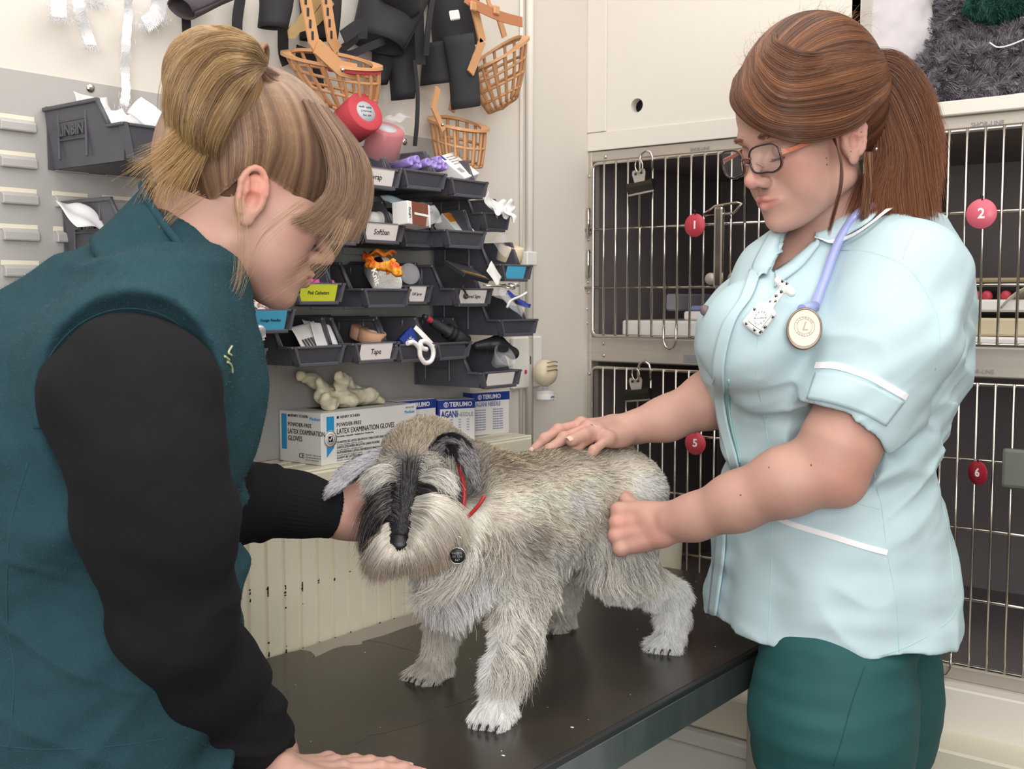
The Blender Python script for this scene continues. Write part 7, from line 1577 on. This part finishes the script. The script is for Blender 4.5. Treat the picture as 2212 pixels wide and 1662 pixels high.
hk = bez([PX(1652, 553, 1.575), PX(1640, 575, 1.565), PX(1615, 620, 1.545), PX(1588, 660, 1.525), PX(1562, 682, 1.51), PX(1540, 684, 1.505), PX(1527, 674, 1.50)], 26); MB().tube([tuple(p) for p in hk], .0023, 10).build('ear_tube', M['chrome'], st)
MB().ball(tuple(PX(1523, 671, 1.50)), .0068, seg=18, sq=(1, 1, 1.1)).build('ear_tip', mat('ear_tip', '6f5f60', .5), st)
# ---------------------------------------------------------------- fob watch
wc = sf.px(1640, 690, .008); wn = norm(wc[1] * .6 - FWD * .6); wy = norm(PX(1700, 618, 1.48) - PX(1632, 705, 1.48)); wy = norm(wy - wn * (wy @ wn)); wx = np.cross(wy, wn); W_ = Fr(tuple(wc[0]), tuple(wx), tuple(wy), tuple(wn))
fw_ = empty('fob_watch', wc[0], 'white silicone fob watch with black paw prints pinned to the tunic', 'watch'); sil = mat('white_silicone', 'f1efee', .35, coat=.2)
s_ = Sdf(); s_.add(BX(W_(0, 0, 0), (.0145, .019, .0055), np.array(W_.m)[:3, :3], .005), .004); s_.add(RC(W_(0, .018, 0), W_(.001, .045, .0), .0062, .0045, (wn, .6)), .004); s_.add(RC(W_(-.010, .052, 0), W_(.012, .050, 0), .0056, .0056), .004); V, Q = s_.mesh(.0011); mkmesh('case', V, Q, sil, fw_)
MB(W_).box((-.0095, -.0125, .0045), (.0095, .0125, .0066), .0008).build('bezel', M['chrome'], fw_); MB(W_).box((-.0085, -.0115, .0062), (.0085, .0115, .0070), .0003).build('dial', M['white'], fw_)
wt = Fr(tuple(W_(0, 0, .0072)), tuple(-wx), tuple(wn), tuple(-wy))
for i, s__ in enumerate(['12', '1', '2', '3', '4', '5', '6', '7', '8', '9', '10', '11']): a = math.pi / 2 - i * math.pi / 6; text(s__, .0032, wt.at(.0062 * math.cos(a), .0, .0088 * math.sin(a)), M['black'], fw_, 'CENTER')
MB(W_).tube([(0, 0, .0074), (.004, .003, .0074)], .0003, 4).tube([(0, 0, .0074), (-.005, -.005, .0074)], .0002, 4).build('hands', M['black'], fw_)
b = MB()
for x, y, r_ in ((.001, .042, .0016), (-.001, .034, .0015), (.002, .028, .0014), (-.002, .024, .0013), (-.006, .053, .0016), (0, .054, .0014), (.012, -.006, .0016), (-.012, .004, .0014), (.011, -.014, .0018), (-.009, -.0165, .0014), (.004, -.0165, .0016), (.012, .01, .0013)):
    f__ = W_.at(x, y, .0052 if abs(y) < .02 else (.0030 if y < .047 else .0054)); b.lathe([(0, .0003), (r_, .0002), (r_, 0)], 10, fr=f__)
    for a in (.6, 1.3, 2., 2.7): b.lathe([(0, .0003), (r_ * .42, .0002), (r_ * .42, 0)], 6, fr=f__.at(r_ * 1.5 * math.cos(a), r_ * 1.5 * math.sin(a), 0))
b.build('paw_print', M['black'], fw_)
# rings
def ring(c, ax, r, label, wv=.0007):
    e_ = np.array(ax) / np.linalg.norm(ax); a_ = norm(np.cross(e_, ZZ)); b_ = np.cross(e_, a_); pts = [tuple(np.array(c) + (a_ * math.cos(t) + b_ * math.sin(t)) * (r + .0003 * math.cos(18 * t))) for t in [2 * math.pi * k / 72 for k in range(72)]]
    o = MB().tube(pts, .0010, 6, closed=True).build('ring', M['chrome']); setp(o, label, 'ring')
tb0 = wrF + fd_ * .016 + np.cross(fd_, norm((ZZ * .75 - FWD * .5 - RT * .2) - fd_ * ((ZZ * .75 - FWD * .5 - RT * .2) @ fd_))) * .016
tA = tb0 + fd_ * .034 - FWD * .022 - ZZ * .006; tB = tb0 + fd_ * .066 - FWD * .030 - ZZ * .010
ring(tA * .55 + tB * .45, tB - tA, .0122, 'silver twisted ring on the thumb resting on the dog\'s rump')
# ================================================================== woman in the green fleece gilet (left)
wom = empty('person', np.array([*(onD(200, 1500, 1.12)[:2]), 0]), 'woman with blonde-brown bun in green fleece gilet and black sleeves, cupping the dog\'s chin', 'person')
H2 = Head((545, 425), 1.15, -22, 21, False, .94)
B2 = Sdf(); head_sdf(B2, H2)
n0 = H2(-.030, 0, -.045); n1 = PX(395, 610, 1.17)
B2.add(RC(n0, n1, .047, .055), .014); B2.add(RC(H2(-.06, 0, -.02), PX(370, 540, 1.17), .034, .048), .02)
B2.add(RC(n1, PX(330, 760, 1.15), .050, .06), .02)
sN, sF = PX(300, 860, .965), PX(430, 800, 1.30)
B2.add(RC(PX(340, 780, 1.12), sN, .07, .05), .03); B2.add(RC(PX(340, 780, 1.15), sF, .07, .05), .03)
eN, wN = PX(385, 1330, 1.00), PX(592, 1640, 1.225)
B2.chain([sN, eN], [.05, .036], .02); B2.chain([eN, wN + norm(wN - eN) * -.03, wN], [.036, .026, .0245], .02)
eF, wF = PX(440, 1100, 1.33), PX(700, 1104, 1.40)
B2.chain([sF, eF], [.048, .036], .02); B2.chain([eF, wF], [.036, .027], .02)
# near hand flat on the table
nl = []; wT = np.array(onZ(612, 1672, TZ + .021)); kT = np.array(onZ(720, 1668, TZ + .014)); dT = norm(kT - wT)
B2.add(RC(wN, wT, .0245, .022), .014)
hand(B2, wT, norm(dT * [1, 1, 0] - [0, 0, .05]), np.array([0, 0, 1.]), 1, [(4, 6, 6), (3, 6, 6), (3, 6, 6), (4, 6, 6)], palm=.066, spread=.02, nails=nl, thumb=[dT * .03 - FWD * .02, dT * .052 - FWD * .034 - ZZ * .004, dT * .072 - FWD * .040 - ZZ * .006], sc=.93)
# far hand, palm up under the dog's cheek
dF = norm(PX(790, 1102, 1.43) - wF); nF = norm(FWD * .72 - ZZ * .55 + RT * .1)
hand(B2, wF, dF, nF, -1, [(-18, 10, 12), (-18, 10, 12), (-18, 12, 12), (-16, 12, 12)], palm=.070, spread=.05, thumb=[dF * .028 + ZZ * .028 - FWD * .01, dF * .052 + ZZ * .040 - FWD * .006, dF * .078 + ZZ * .042 + FWD * .018], sc=.97)
pc = wF + dF * .040 - FWD * .012
B2.add(EL(pc + ZZ * .018 + dF * .0, (.036, .020, .022), np.stack([dF, FWD, ZZ], 1)), .014); B2.add(EL(pc - ZZ * .020 + dF * .004, (.040, .018, .018), np.stack([dF, FWD, ZZ], 1)), .014)
V, Q = B2.mesh(.0021); V = relax(V, Q, 1, .3)
h2 = H2
spots = [(h2(.055, .043, -.036), .025, 'd08e80', .3), (h2(-.012, .080, -.0), .022, 'dd8f7c', .55), (h2(-.012, .080, -.02), .012, 'c9725f', .5), (h2(.100, 0, -.045), .011, 'd08a7c', .4), (h2(.088, 0, -.073), .007, 'b5706a', .8), (h2(.085, .010, -.075), .007, 'b5706a', .7), (h2(.086, 0, -.081), .007, 'b87068', .7), (pc + dF * .03 + ZZ * .005, .024, 'd0766c', .6), (pc - dF * .02, .02, 'dc9180', .4)] + [(p, .010, 'd98a84', .4) for p, _, _, _ in nl]
cW = skincol(V, 'bb9385', spots)
wbody = mkmesh('body', V, Q, skinmat('skin_pale'), wom, cW); make_nails(nl, wbody)
# ---------------------------------------------------------------- fleece gilet
ff, fl_, _ = basis(-14, 0, False)
secs = [(185, 1650, 1.13, .150, .175), (190, 1500, 1.13, .147, .172), (205, 1300, 1.13, .143, .166), (190, 1150, 1.13, .134, .165), (205, 1020, 1.13, .144, .17), (222, 900, 1.13, .142, .172), (238, 800, 1.14, .130, .170), (262, 710, 1.145, .112, .16), (300, 650, 1.15, .090, .14), (345, 600, 1.16, .060, .10)]
P_ = np.array([PX(*s_[:3]) for s_ in secs]); G = Sdf(); G.add(LOFT(P_[:, 2], P_[:, 0], P_[:, 1], [s_[3] for s_ in secs], [s_[4] for s_ in secs], ff, fl_, 2.2), .02)
G.add(RC(PX(352, 560, 1.16), PX(205, 760, 1.15), .052, .092), .05); G.add(RC(PX(170, 800, 1.15), PX(80, 960, 1.14), .09, .115), .06)
G.add(RC(PX(370, 640, 1.13), PX(300, 790, 1.00), .060, .075), .05); G.add(RC(PX(400, 640, 1.19), PX(430, 760, 1.28), .055, .070), .05)
G.add(EL(PX(440, 850, 1.14), (.06, .06, .09)), .05)
G.cut(RC(n0, PX(420, 590, 1.165), .056, .056), .006)
# armhole
ac = PX(285, 880, .95); G.cut(EL(ac - FWD * .005, (.085, .075, .105), np.stack([ff, fl_, ZZ], 1)), .008)
def gfold(P, d):
    m_ = d < .03; q = P[m_]
    if not len(q): return d
    x = q @ ff; y = q @ fl_; z = q[:, 2]
    e = .010 * ease((1.30 - z) / .1) * vnoise(np.stack([x * 9 + 1, y * 9, z * 30 - x * 16], -1)) + .0035 * vnoise(np.stack([x * 12, y * 12 + 4, z * 18], -1)) + .0014 * vnoise(q * 45)
    w1 = np.exp(-((z - 1.17) / .05) ** 2); e += w1 * .012 * vnoise(np.stack([x * 8, y * 8, z * 42 + x * 14], -1))
    rd = lambda a: (1 - np.abs(a) * 2.0).clip(0, 1) ** 2
    low = ease((1.27 - z) / .1); e -= low * .0075 * rd(vnoise(np.stack([x * 5 + 2, y * 5, z * 17 - x * 9], -1))) + low * .004 * rd(vnoise(np.stack([x * 7 + 7, y * 7, z * 26 + x * 14], -1)))
    d = d.copy(); d[m_] += e; return d
G.mod = gfold
V, Q = biggest(*G.mesh(.0036)); V = relax(V, Q, 2, .35)
fle = mat('green_fleece_fabric', '29444c', .95, var=.12, vscale=60, bump=.6, bscale=700, bdist=.0015, sheen=.2, spec=.15)
gil = mkmesh('gilet', V, Q, fle, wom); sg = Surf(V, Q)
nz = 30000; P0, N0 = sample_surface(V, Q, nz, lambda c_: ((CAM - c_) @ FWD < 0) + .02); hair('fleece_nap', P0[:, None] + norm(N0 + RNG.normal(0, .6, (nz, 3)))[:, None] * np.linspace(0, .0022, 3)[None, :, None], .00011, .00005, M['fur'], gil, np.array(lin('375a63'))[None] * (.6 + .8 * RNG.random((nz, 1))))['kind'] = 'stuff'
seam2 = mat('gilet_seam', '22414a', .95)
arc = [(88, 940), (92, 880), (130, 790), (200, 725), (290, 700), (380, 722), (440, 780), (478, 860), (484, 930)]
drape_tube(sg, [(a - 6, b_ - 14) for a, b_ in arc], .0042, 'armhole_binding', fle, gil, 60, -.0008)
drape_tube(sg, [(a - 14, b_ - 34) for a, b_ in arc], .0007, 'seam', seam2, gil, 60, -.0001)
drape_tube(sg, [(60, 1000), (20, 1150), (15, 1350), (30, 1450), (20, 1620)], .0010, 'seam', seam2, gil, 40, -.0002)
drape_tube(sg, [(0, 1612), (100, 1620), (250, 1612), (360, 1596)], .0008, 'hem_seam', seam2, gil, 40, -.0002)
# collar: standing ring round the neck
def ringpts(c, ra, rb, ax, n=48): return [c + ax * ra * math.cos(2 * math.pi * k / n) + FWD * rb * math.sin(2 * math.pi * k / n) for k in range(n + 1)]
axr = norm(PX(520, 640, 1.16) - PX(325, 400, 1.16)); top = ringpts(PX(424, 524, 1.16), .078, .075, axr); axm = norm(PX(500, 690, 1.16) - PX(285, 460, 1.16)); mid = ringpts(PX(398, 580, 1.16), .087, .088, axm); axb = norm(PX(480, 740, 1.16) - PX(230, 520, 1.16)); bot = ringpts(PX(362, 640, 1.15), .095, .100, axb)
def colf(u, v):
    i = int(round(u * 48)); a = top[i] * (1 - v) ** 2 + mid[i] * 2 * v * (1 - v) + bot[i] * v * v; return tuple(a + .0022 * np.array([math.sin(u * 31 + v * 4), math.cos(u * 23), math.sin(u * 19 + 2 * v)]))
MB().grid(colf, 48, 12, thick=.006).build('collar', fle, gil)
MB().tube([tuple(p) for p in top[:-1]], .0042, 8, closed=True).build('collar_edge', fle, gil)
drape = None
for pts in ([(500, 748), (492, 762), (499, 768)], [(490, 782), (499, 790), (501, 806)], [(484, 770), (494, 778)]): drape_tube(sg, pts, .0011, 'embroidery', mat('pale_thread', 'b9bd94', .8) if 'pale_thread' not in bpy.data.materials else bpy.data.materials['pale_thread'], gil, 12, .0005)
# small embroidered mark on the chest edge
# ---------------------------------------------------------------- black jumper sleeves
blk = mat('black_knit', '17171b', .9, var=.1, vscale=50, bump=.35, bscale=900, bdist=.0008, sheen=.08, spec=.2)
J = Sdf(); J.add(EL(PX(288, 850, .975), (.070, .060, .064), np.stack([ff, fl_, ZZ], 1)), .03)
J.chain([PX(288, 880, .975), PX(318, 1000, .955), PX(345, 1150, .955), PX(378, 1330, .985)], [.070, .063, .056, .053], .04)
J.chain([PX(378, 1330, .985), PX(440, 1450, 1.06), PX(520, 1560, 1.14), PX(575, 1628, 1.20)], [.053, .049, .040, .034], .03)
eb = norm(PX(575, 1628, 1.20) - PX(520, 1560, 1.14)); J.cut(EL(PX(590, 1648, 1.215) + eb * .03, (.03, .05, .05), blobrot(eb)), .002); J.cut(RC(PX(560, 1608, 1.185), PX(640, 1700, 1.25), .027, .028), .002)
J2s = Sdf(); J2s.chain([sF, eF, PX(560, 1082, 1.365)], [.062, .052, .042], .03); J2s.chain([PX(560, 1082, 1.365), PX(640, 1090, 1.385), PX(722, 1106, 1.405)], [.0415, .0375, .0345], .02)
db = norm(PX(722, 1106, 1.405) - PX(640, 1090, 1.385)); J2s.cut(EL(PX(722, 1106, 1.405) + db * .046, (.050, .085, .085), blobrot(db)), .0015); J2s.cut(RC(PX(690, 1100, 1.395), PX(760, 1112, 1.415), .0285, .0285), .002)
def jf(axis_pts, amp, fr):
    def f_(P, d):
        m_ = d < .02; q = P[m_]
        if not len(q): return d
        e = amp * vnoise(np.stack([q @ RT * 10, q @ FWD * 10, q[:, 2] * fr + q @ RT * fr * .5], -1)) + .0008 * vnoise(q * 60)
        rd = (1 - np.abs(vnoise(np.stack([q @ RT * 8 + 3, q @ FWD * 8, q[:, 2] * 20 + q @ RT * 14], -1))) * 2.2).clip(0, 1) ** 2; e -= .0055 * rd * ease((1.22 - q[:, 2]) / .15)
        d = d.copy(); d[m_] += e; return d
    return f_
J.mod = jf(None, .008, 26)
V, Q = J.mesh(.0034); V = relax(V, Q, 1, .4); mkmesh('sleeve', V, Q, blk, wom)
def jf2(P, d):
    m_ = d < .02; q = P[m_]
    if not len(q): return d
    x = (q - PX(560, 1082, 1.365)) @ db; rib = ease((x - .018) / .01); r_ = q - (PX(560, 1082, 1.365) + db * x[:, None]); up = np.cross(db, -FWD); an = np.arctan2(r_ @ up, r_ @ -FWD)
    e = (1 - rib) * (.003 * vnoise(np.stack([x * 40, q[:, 2] * 20, q @ FWD * 20], -1)) - .003 * np.exp(-((x - .012) / .006) ** 2)) + rib * .0005 * np.sin(an * 44)
    d = d.copy(); d[m_] += e; return d
J2s.mod = jf2; V, Q = J2s.mesh(.0020); mkmesh('sleeve', V, Q, blk, wom)
# jumper body peeking at the armhole is covered by the sleeve head; trousers below the gilet
tq = Sdf(); hb = PX(190, 1640, 1.13); hz = np.array([hb[0], hb[1], .955]); tq.add(LOFT([.55, .8, .99], [hz[0]] * 3, [hz[1]] * 3, [.120, .132, .132], [.15, .16, .155], ff, fl_), .02)
for q in (-1, 1): a_ = hz + fl_ * q * .085; tq.chain([[a_[0], a_[1], .80], [a_[0], a_[1], .48], [a_[0], a_[1], .08]], [.098, .070, .055], .04)
V, Q = tq.mesh(.007); mkmesh('trousers', V, Q, mat('green_trousers', '1c5748', .8), wom)
MB().tube([tuple(PX(350, 1596, 1.03)), tuple(PX(420, 1625, 1.10)), tuple(PX(470, 1655, 1.16))], 1., flat=(.012, .002, tuple(ZZ))).build('lanyard', mat('trouser_tie', '17463c', .8), wom) if False else None
for q in (-1, 1):
    c_ = hz + fl_ * q * .085; c_[2] = .04; s_ = Sdf(); s_.add(RC(c_, c_ + ff * .15 - [0, 0, .004], .040, .033), .02); V, Q = s_.mesh(.007); V[:, 2] = np.maximum(V[:, 2], 0); mkmesh('shoe', V, Q, M['dark'], wom)
# ---------------------------------------------------------------- hair
cp2 = Sdf(); cp2.add(EL(H2(-.020, 0, .044), (.095, .077, .085), H2.R), .02); cp2.add(EL(H2(-.055, 0, .005), (.060, .062, .060), H2.R), .03); cp2.add(EL(H2(.034, 0, .032), (.053, .060, .064), H2.R), .02)
cm2 = Sdf(); cm2.ops = list(cp2.ops); cm2.cut(BX(H2(.085, 0, -.040), (.085, .12, .068), H2.R @ np.array(Matrix.Rotation(math.radians(-16), 3, 'Y')), .01), .01); cm2.cut(EL(H2(-.004, .085, -.050), (.036, .03, .050), H2.R), .01); cm2.cut(EL(H2(-.04, .0, -.085), (.09, .09, .045), H2.R), .02)
V, Q = cm2.mesh(.003); V = V - cm2.grad(V, .003) * .003; ho = mkmesh('hair', V, Q, mat('fair_base', '6a5042', .6), wom)
hm2 = hairmat('fair_hair', .34, .5)
T2 = H2.loc(PX(556, 150, 1.165)[None])[0]; T2 = tuple(T2)
lo2 = lambda g: [tuple(H2(*p)) for p in g]
HC_ = ['4d382e', '6e5345', '8b6d59', 'a98a70', 'c2a07c']
def capwrap(P, off=.0015, lim=.84):
    n_, k_, _ = P.shape; G = P.reshape(-1, 3).copy(); F_ = G.copy()
    for _ in range(3): G = G - cp2.grad(G, .003) * (cp2(G) - off)[:, None] * .8
    a_ = np.clip((lim + .1 - np.tile(np.linspace(0, 1, k_), n_)) / .1, 0, 1)[:, None]; return (F_ * (1 - a_) + G * a_).reshape(n_, k_, 3)
gA = [[(-.10, .0, -.045), (-.115, .0, .0), (-.11, .0, .05), T2], [(-.085, .030, -.062), (-.105, .035, -.01), (-.10, .03, .05), T2], [(-.060, .055, -.060), (-.085, .058, -.01), (-.085, .045, .05), T2], [(-.045, .068, -.040), (-.068, .072, .005), (-.075, .055, .055), T2], [(-.035, .074, -.015), (-.045, .080, .02), (-.065, .060, .07), T2],
      [(-.020, .076, .012), (-.030, .082, .04), (-.050, .062, .085), T2], [(.004, .077, .004), (.0, .080, .05), (-.035, .060, .095), T2], [(.026, .075, -.002), (.015, .079, .05), (-.025, .060, .10), T2], [(.048, .064, -.006), (.025, .074, .06), (-.015, .055, .105), T2], [(.066, .050, .010), (.055, .056, .05), (.040, .055, .085), (-.01, .035, .118), T2], [(.070, .03, .07), (.04, .025, .11), (-.02, .015, .125), T2], [(.075, -.02, .07), (.04, -.02, .11), (-.02, -.01, .125), T2], [(.05, -.06, .05), (.02, -.05, .1), (-.03, -.02, .12), T2]]
P1, s1 = sheet([lo2(g) for g in gA], 26000, 16, .0025, 51); P1 = capwrap(P1); hair('hair_strands', P1, .00018, .0001, hm2, ho, haircol(26000, HC_, 13, s1, 16))['kind'] = 'stuff'
gB = [[(0.058, -.03, .09), (.095, -.03, .06), (.108, -.02, .02), (.106, -.01, -.008)], [(.055, .0, .095), (.098, .005, .062), (.112, .008, .022), (.110, .014, -.014)], [(.045, .022, .10), (.090, .030, .068), (.106, .035, .024), (.104, .034, -.018)], [(.035, .038, .10), (.078, .052, .066), (.094, .056, .024), (.092, .052, -.024)], [(.020, .048, .098), (.062, .066, .060), (.078, .070, .016), (.070, .068, -.012), (.062, .066, -.030)], [(.005, .055, .095), (.040, .078, .055), (.058, .080, .018), (.048, .078, -.014), (.030, .076, -.030)]]
P2, s2 = sheet([lo2([(f_ * 1.08, q_ * 1.06, u_ * 1.07) for f_, q_, u_ in g]) for g in gB], 15000, 16, .0034, 52, len_jit=.30)
hair('fringe_strands', P2 + (RNG.random((15000, 1, 1)) * .006) * H2.s, .00018, .00009, hm2, ho, haircol(15000, HC_, 14, s2, 16, 'a8896a'))['kind'] = 'stuff'
# bun
bc = PX(462, 178, 1.165); bS = Sdf(); bS.add(EL(bc, (.050, .046, .056), np.stack([norm(RT * .8 + ZZ * .25), FWD, norm(ZZ * .8 - RT * .25)], 1)), .02); V, Q = bS.mesh(.003); mkmesh('bun', V, Q, mat('bun_base', '8a6840', .6), ho)
gC = []
for dep in (1.10, 1.125, 1.15):
    kk = (1.165 - dep) / .065
    gC += [[tz(572, 128, 1.16), tz(540, 80 + 10 * kk, dep), tz(470, 52 + 35 * kk, dep), tz(400, 100 + 20 * kk, dep + .01), tz(365, 180, dep + .01), tz(362, 260, dep + .02)], [tz(572, 135, 1.155), tz(535, 110, dep - .004), tz(470, 110, dep - .006), tz(420, 170, dep), tz(398, 240, dep), tz(402, 310, dep + .02)], [tz(568, 145, 1.155), tz(530, 150, dep - .004), tz(485, 175, dep - .006), tz(450, 230, dep), tz(430, 290, dep + .004), tz(440, 330, dep + .02)], [tz(566, 150, 1.16), tz(545, 175, dep), tz(520, 215, dep), tz(492, 262, dep), tz(470, 310, dep + .01), tz(468, 335, dep + .03)]]
Pq, sq = sheet(gC, 14000, 18, .004, 53, len_jit=.08)
G_ = Pq.reshape(-1, 3); 
for _ in range(2): dd_ = bS(G_); G_ = G_ + np.where(dd_[:, None] < .001, bS.grad(G_, .003) * (.001 - dd_)[:, None], 0)
hair('bun_strands', G_.reshape(Pq.shape), .00019, .00009, hm2, ho, haircol(14000, ['54402f', '7d6248', 'a08058', 'c0a070', '8a6f58'], 15, sq, 18))['kind'] = 'stuff'
MB().tube([tuple(PX(566, 132, 1.16) + (ZZ * math.cos(a) * .016 + FWD * math.sin(a) * .016 + RT * .004 * math.cos(a))) for a in [2 * math.pi * q / 20 for q in range(20)]], .0028, 8, closed=True).build('hair_tie', mat('beige_band', '8a6a50', .6), ho)
# loose tail from the bun, wisps
gD = [[tz(390, 270, 1.12), tz(350, 320, 1.11), tz(310, 350, 1.10), tz(270, 372, 1.10)], [tz(430, 320, 1.12), tz(380, 370, 1.11), tz(350, 400, 1.10), tz(330, 470, 1.10)], [tz(440, 330, 1.12), tz(410, 380, 1.12), tz(385, 420, 1.12), tz(365, 440, 1.12)]]
Pq, sq = sheet(gD, 700, 14, .009, 54, len_jit=.6); hair('loose_tail', Pq, .00016, .00006, hm2, ho, haircol(700, ['84633c', 'a98350', 'c9a875'], 16, None, 14))['kind'] = 'stuff'
for i, (g_, nn, jj) in enumerate([([(420, 410), (350, 470), (310, 540), (268, 565)], 26, .004), ([(500, 420), (510, 540), (500, 620), (460, 662)], 22, .004), ([(640, 430), (560, 500), (520, 580), (470, 655)], 16, .004), ([(735, 470), (712, 520), (668, 572), (590, 625)], 45, .009)]):
    g0_ = [tz(a, b_, 1.085 if i < 3 else 1.11) for a, b_ in g_]; g1_ = [tz(a + 26 * (1 - q_ * .2), b_ + 16, 1.10 if i < 3 else 1.13) for q_, (a, b_) in enumerate(g_)]
    Pq, sq = sheet([g0_, g1_], nn, 18, jj, 60 + i, len_jit=.4); hair('loose_strands', Pq, .00015, .00006, hm2, ho, haircol(nn, ['86684a', 'b0916a', '9a7a5c'], 17 + i, None, 18))['kind'] = 'stuff'
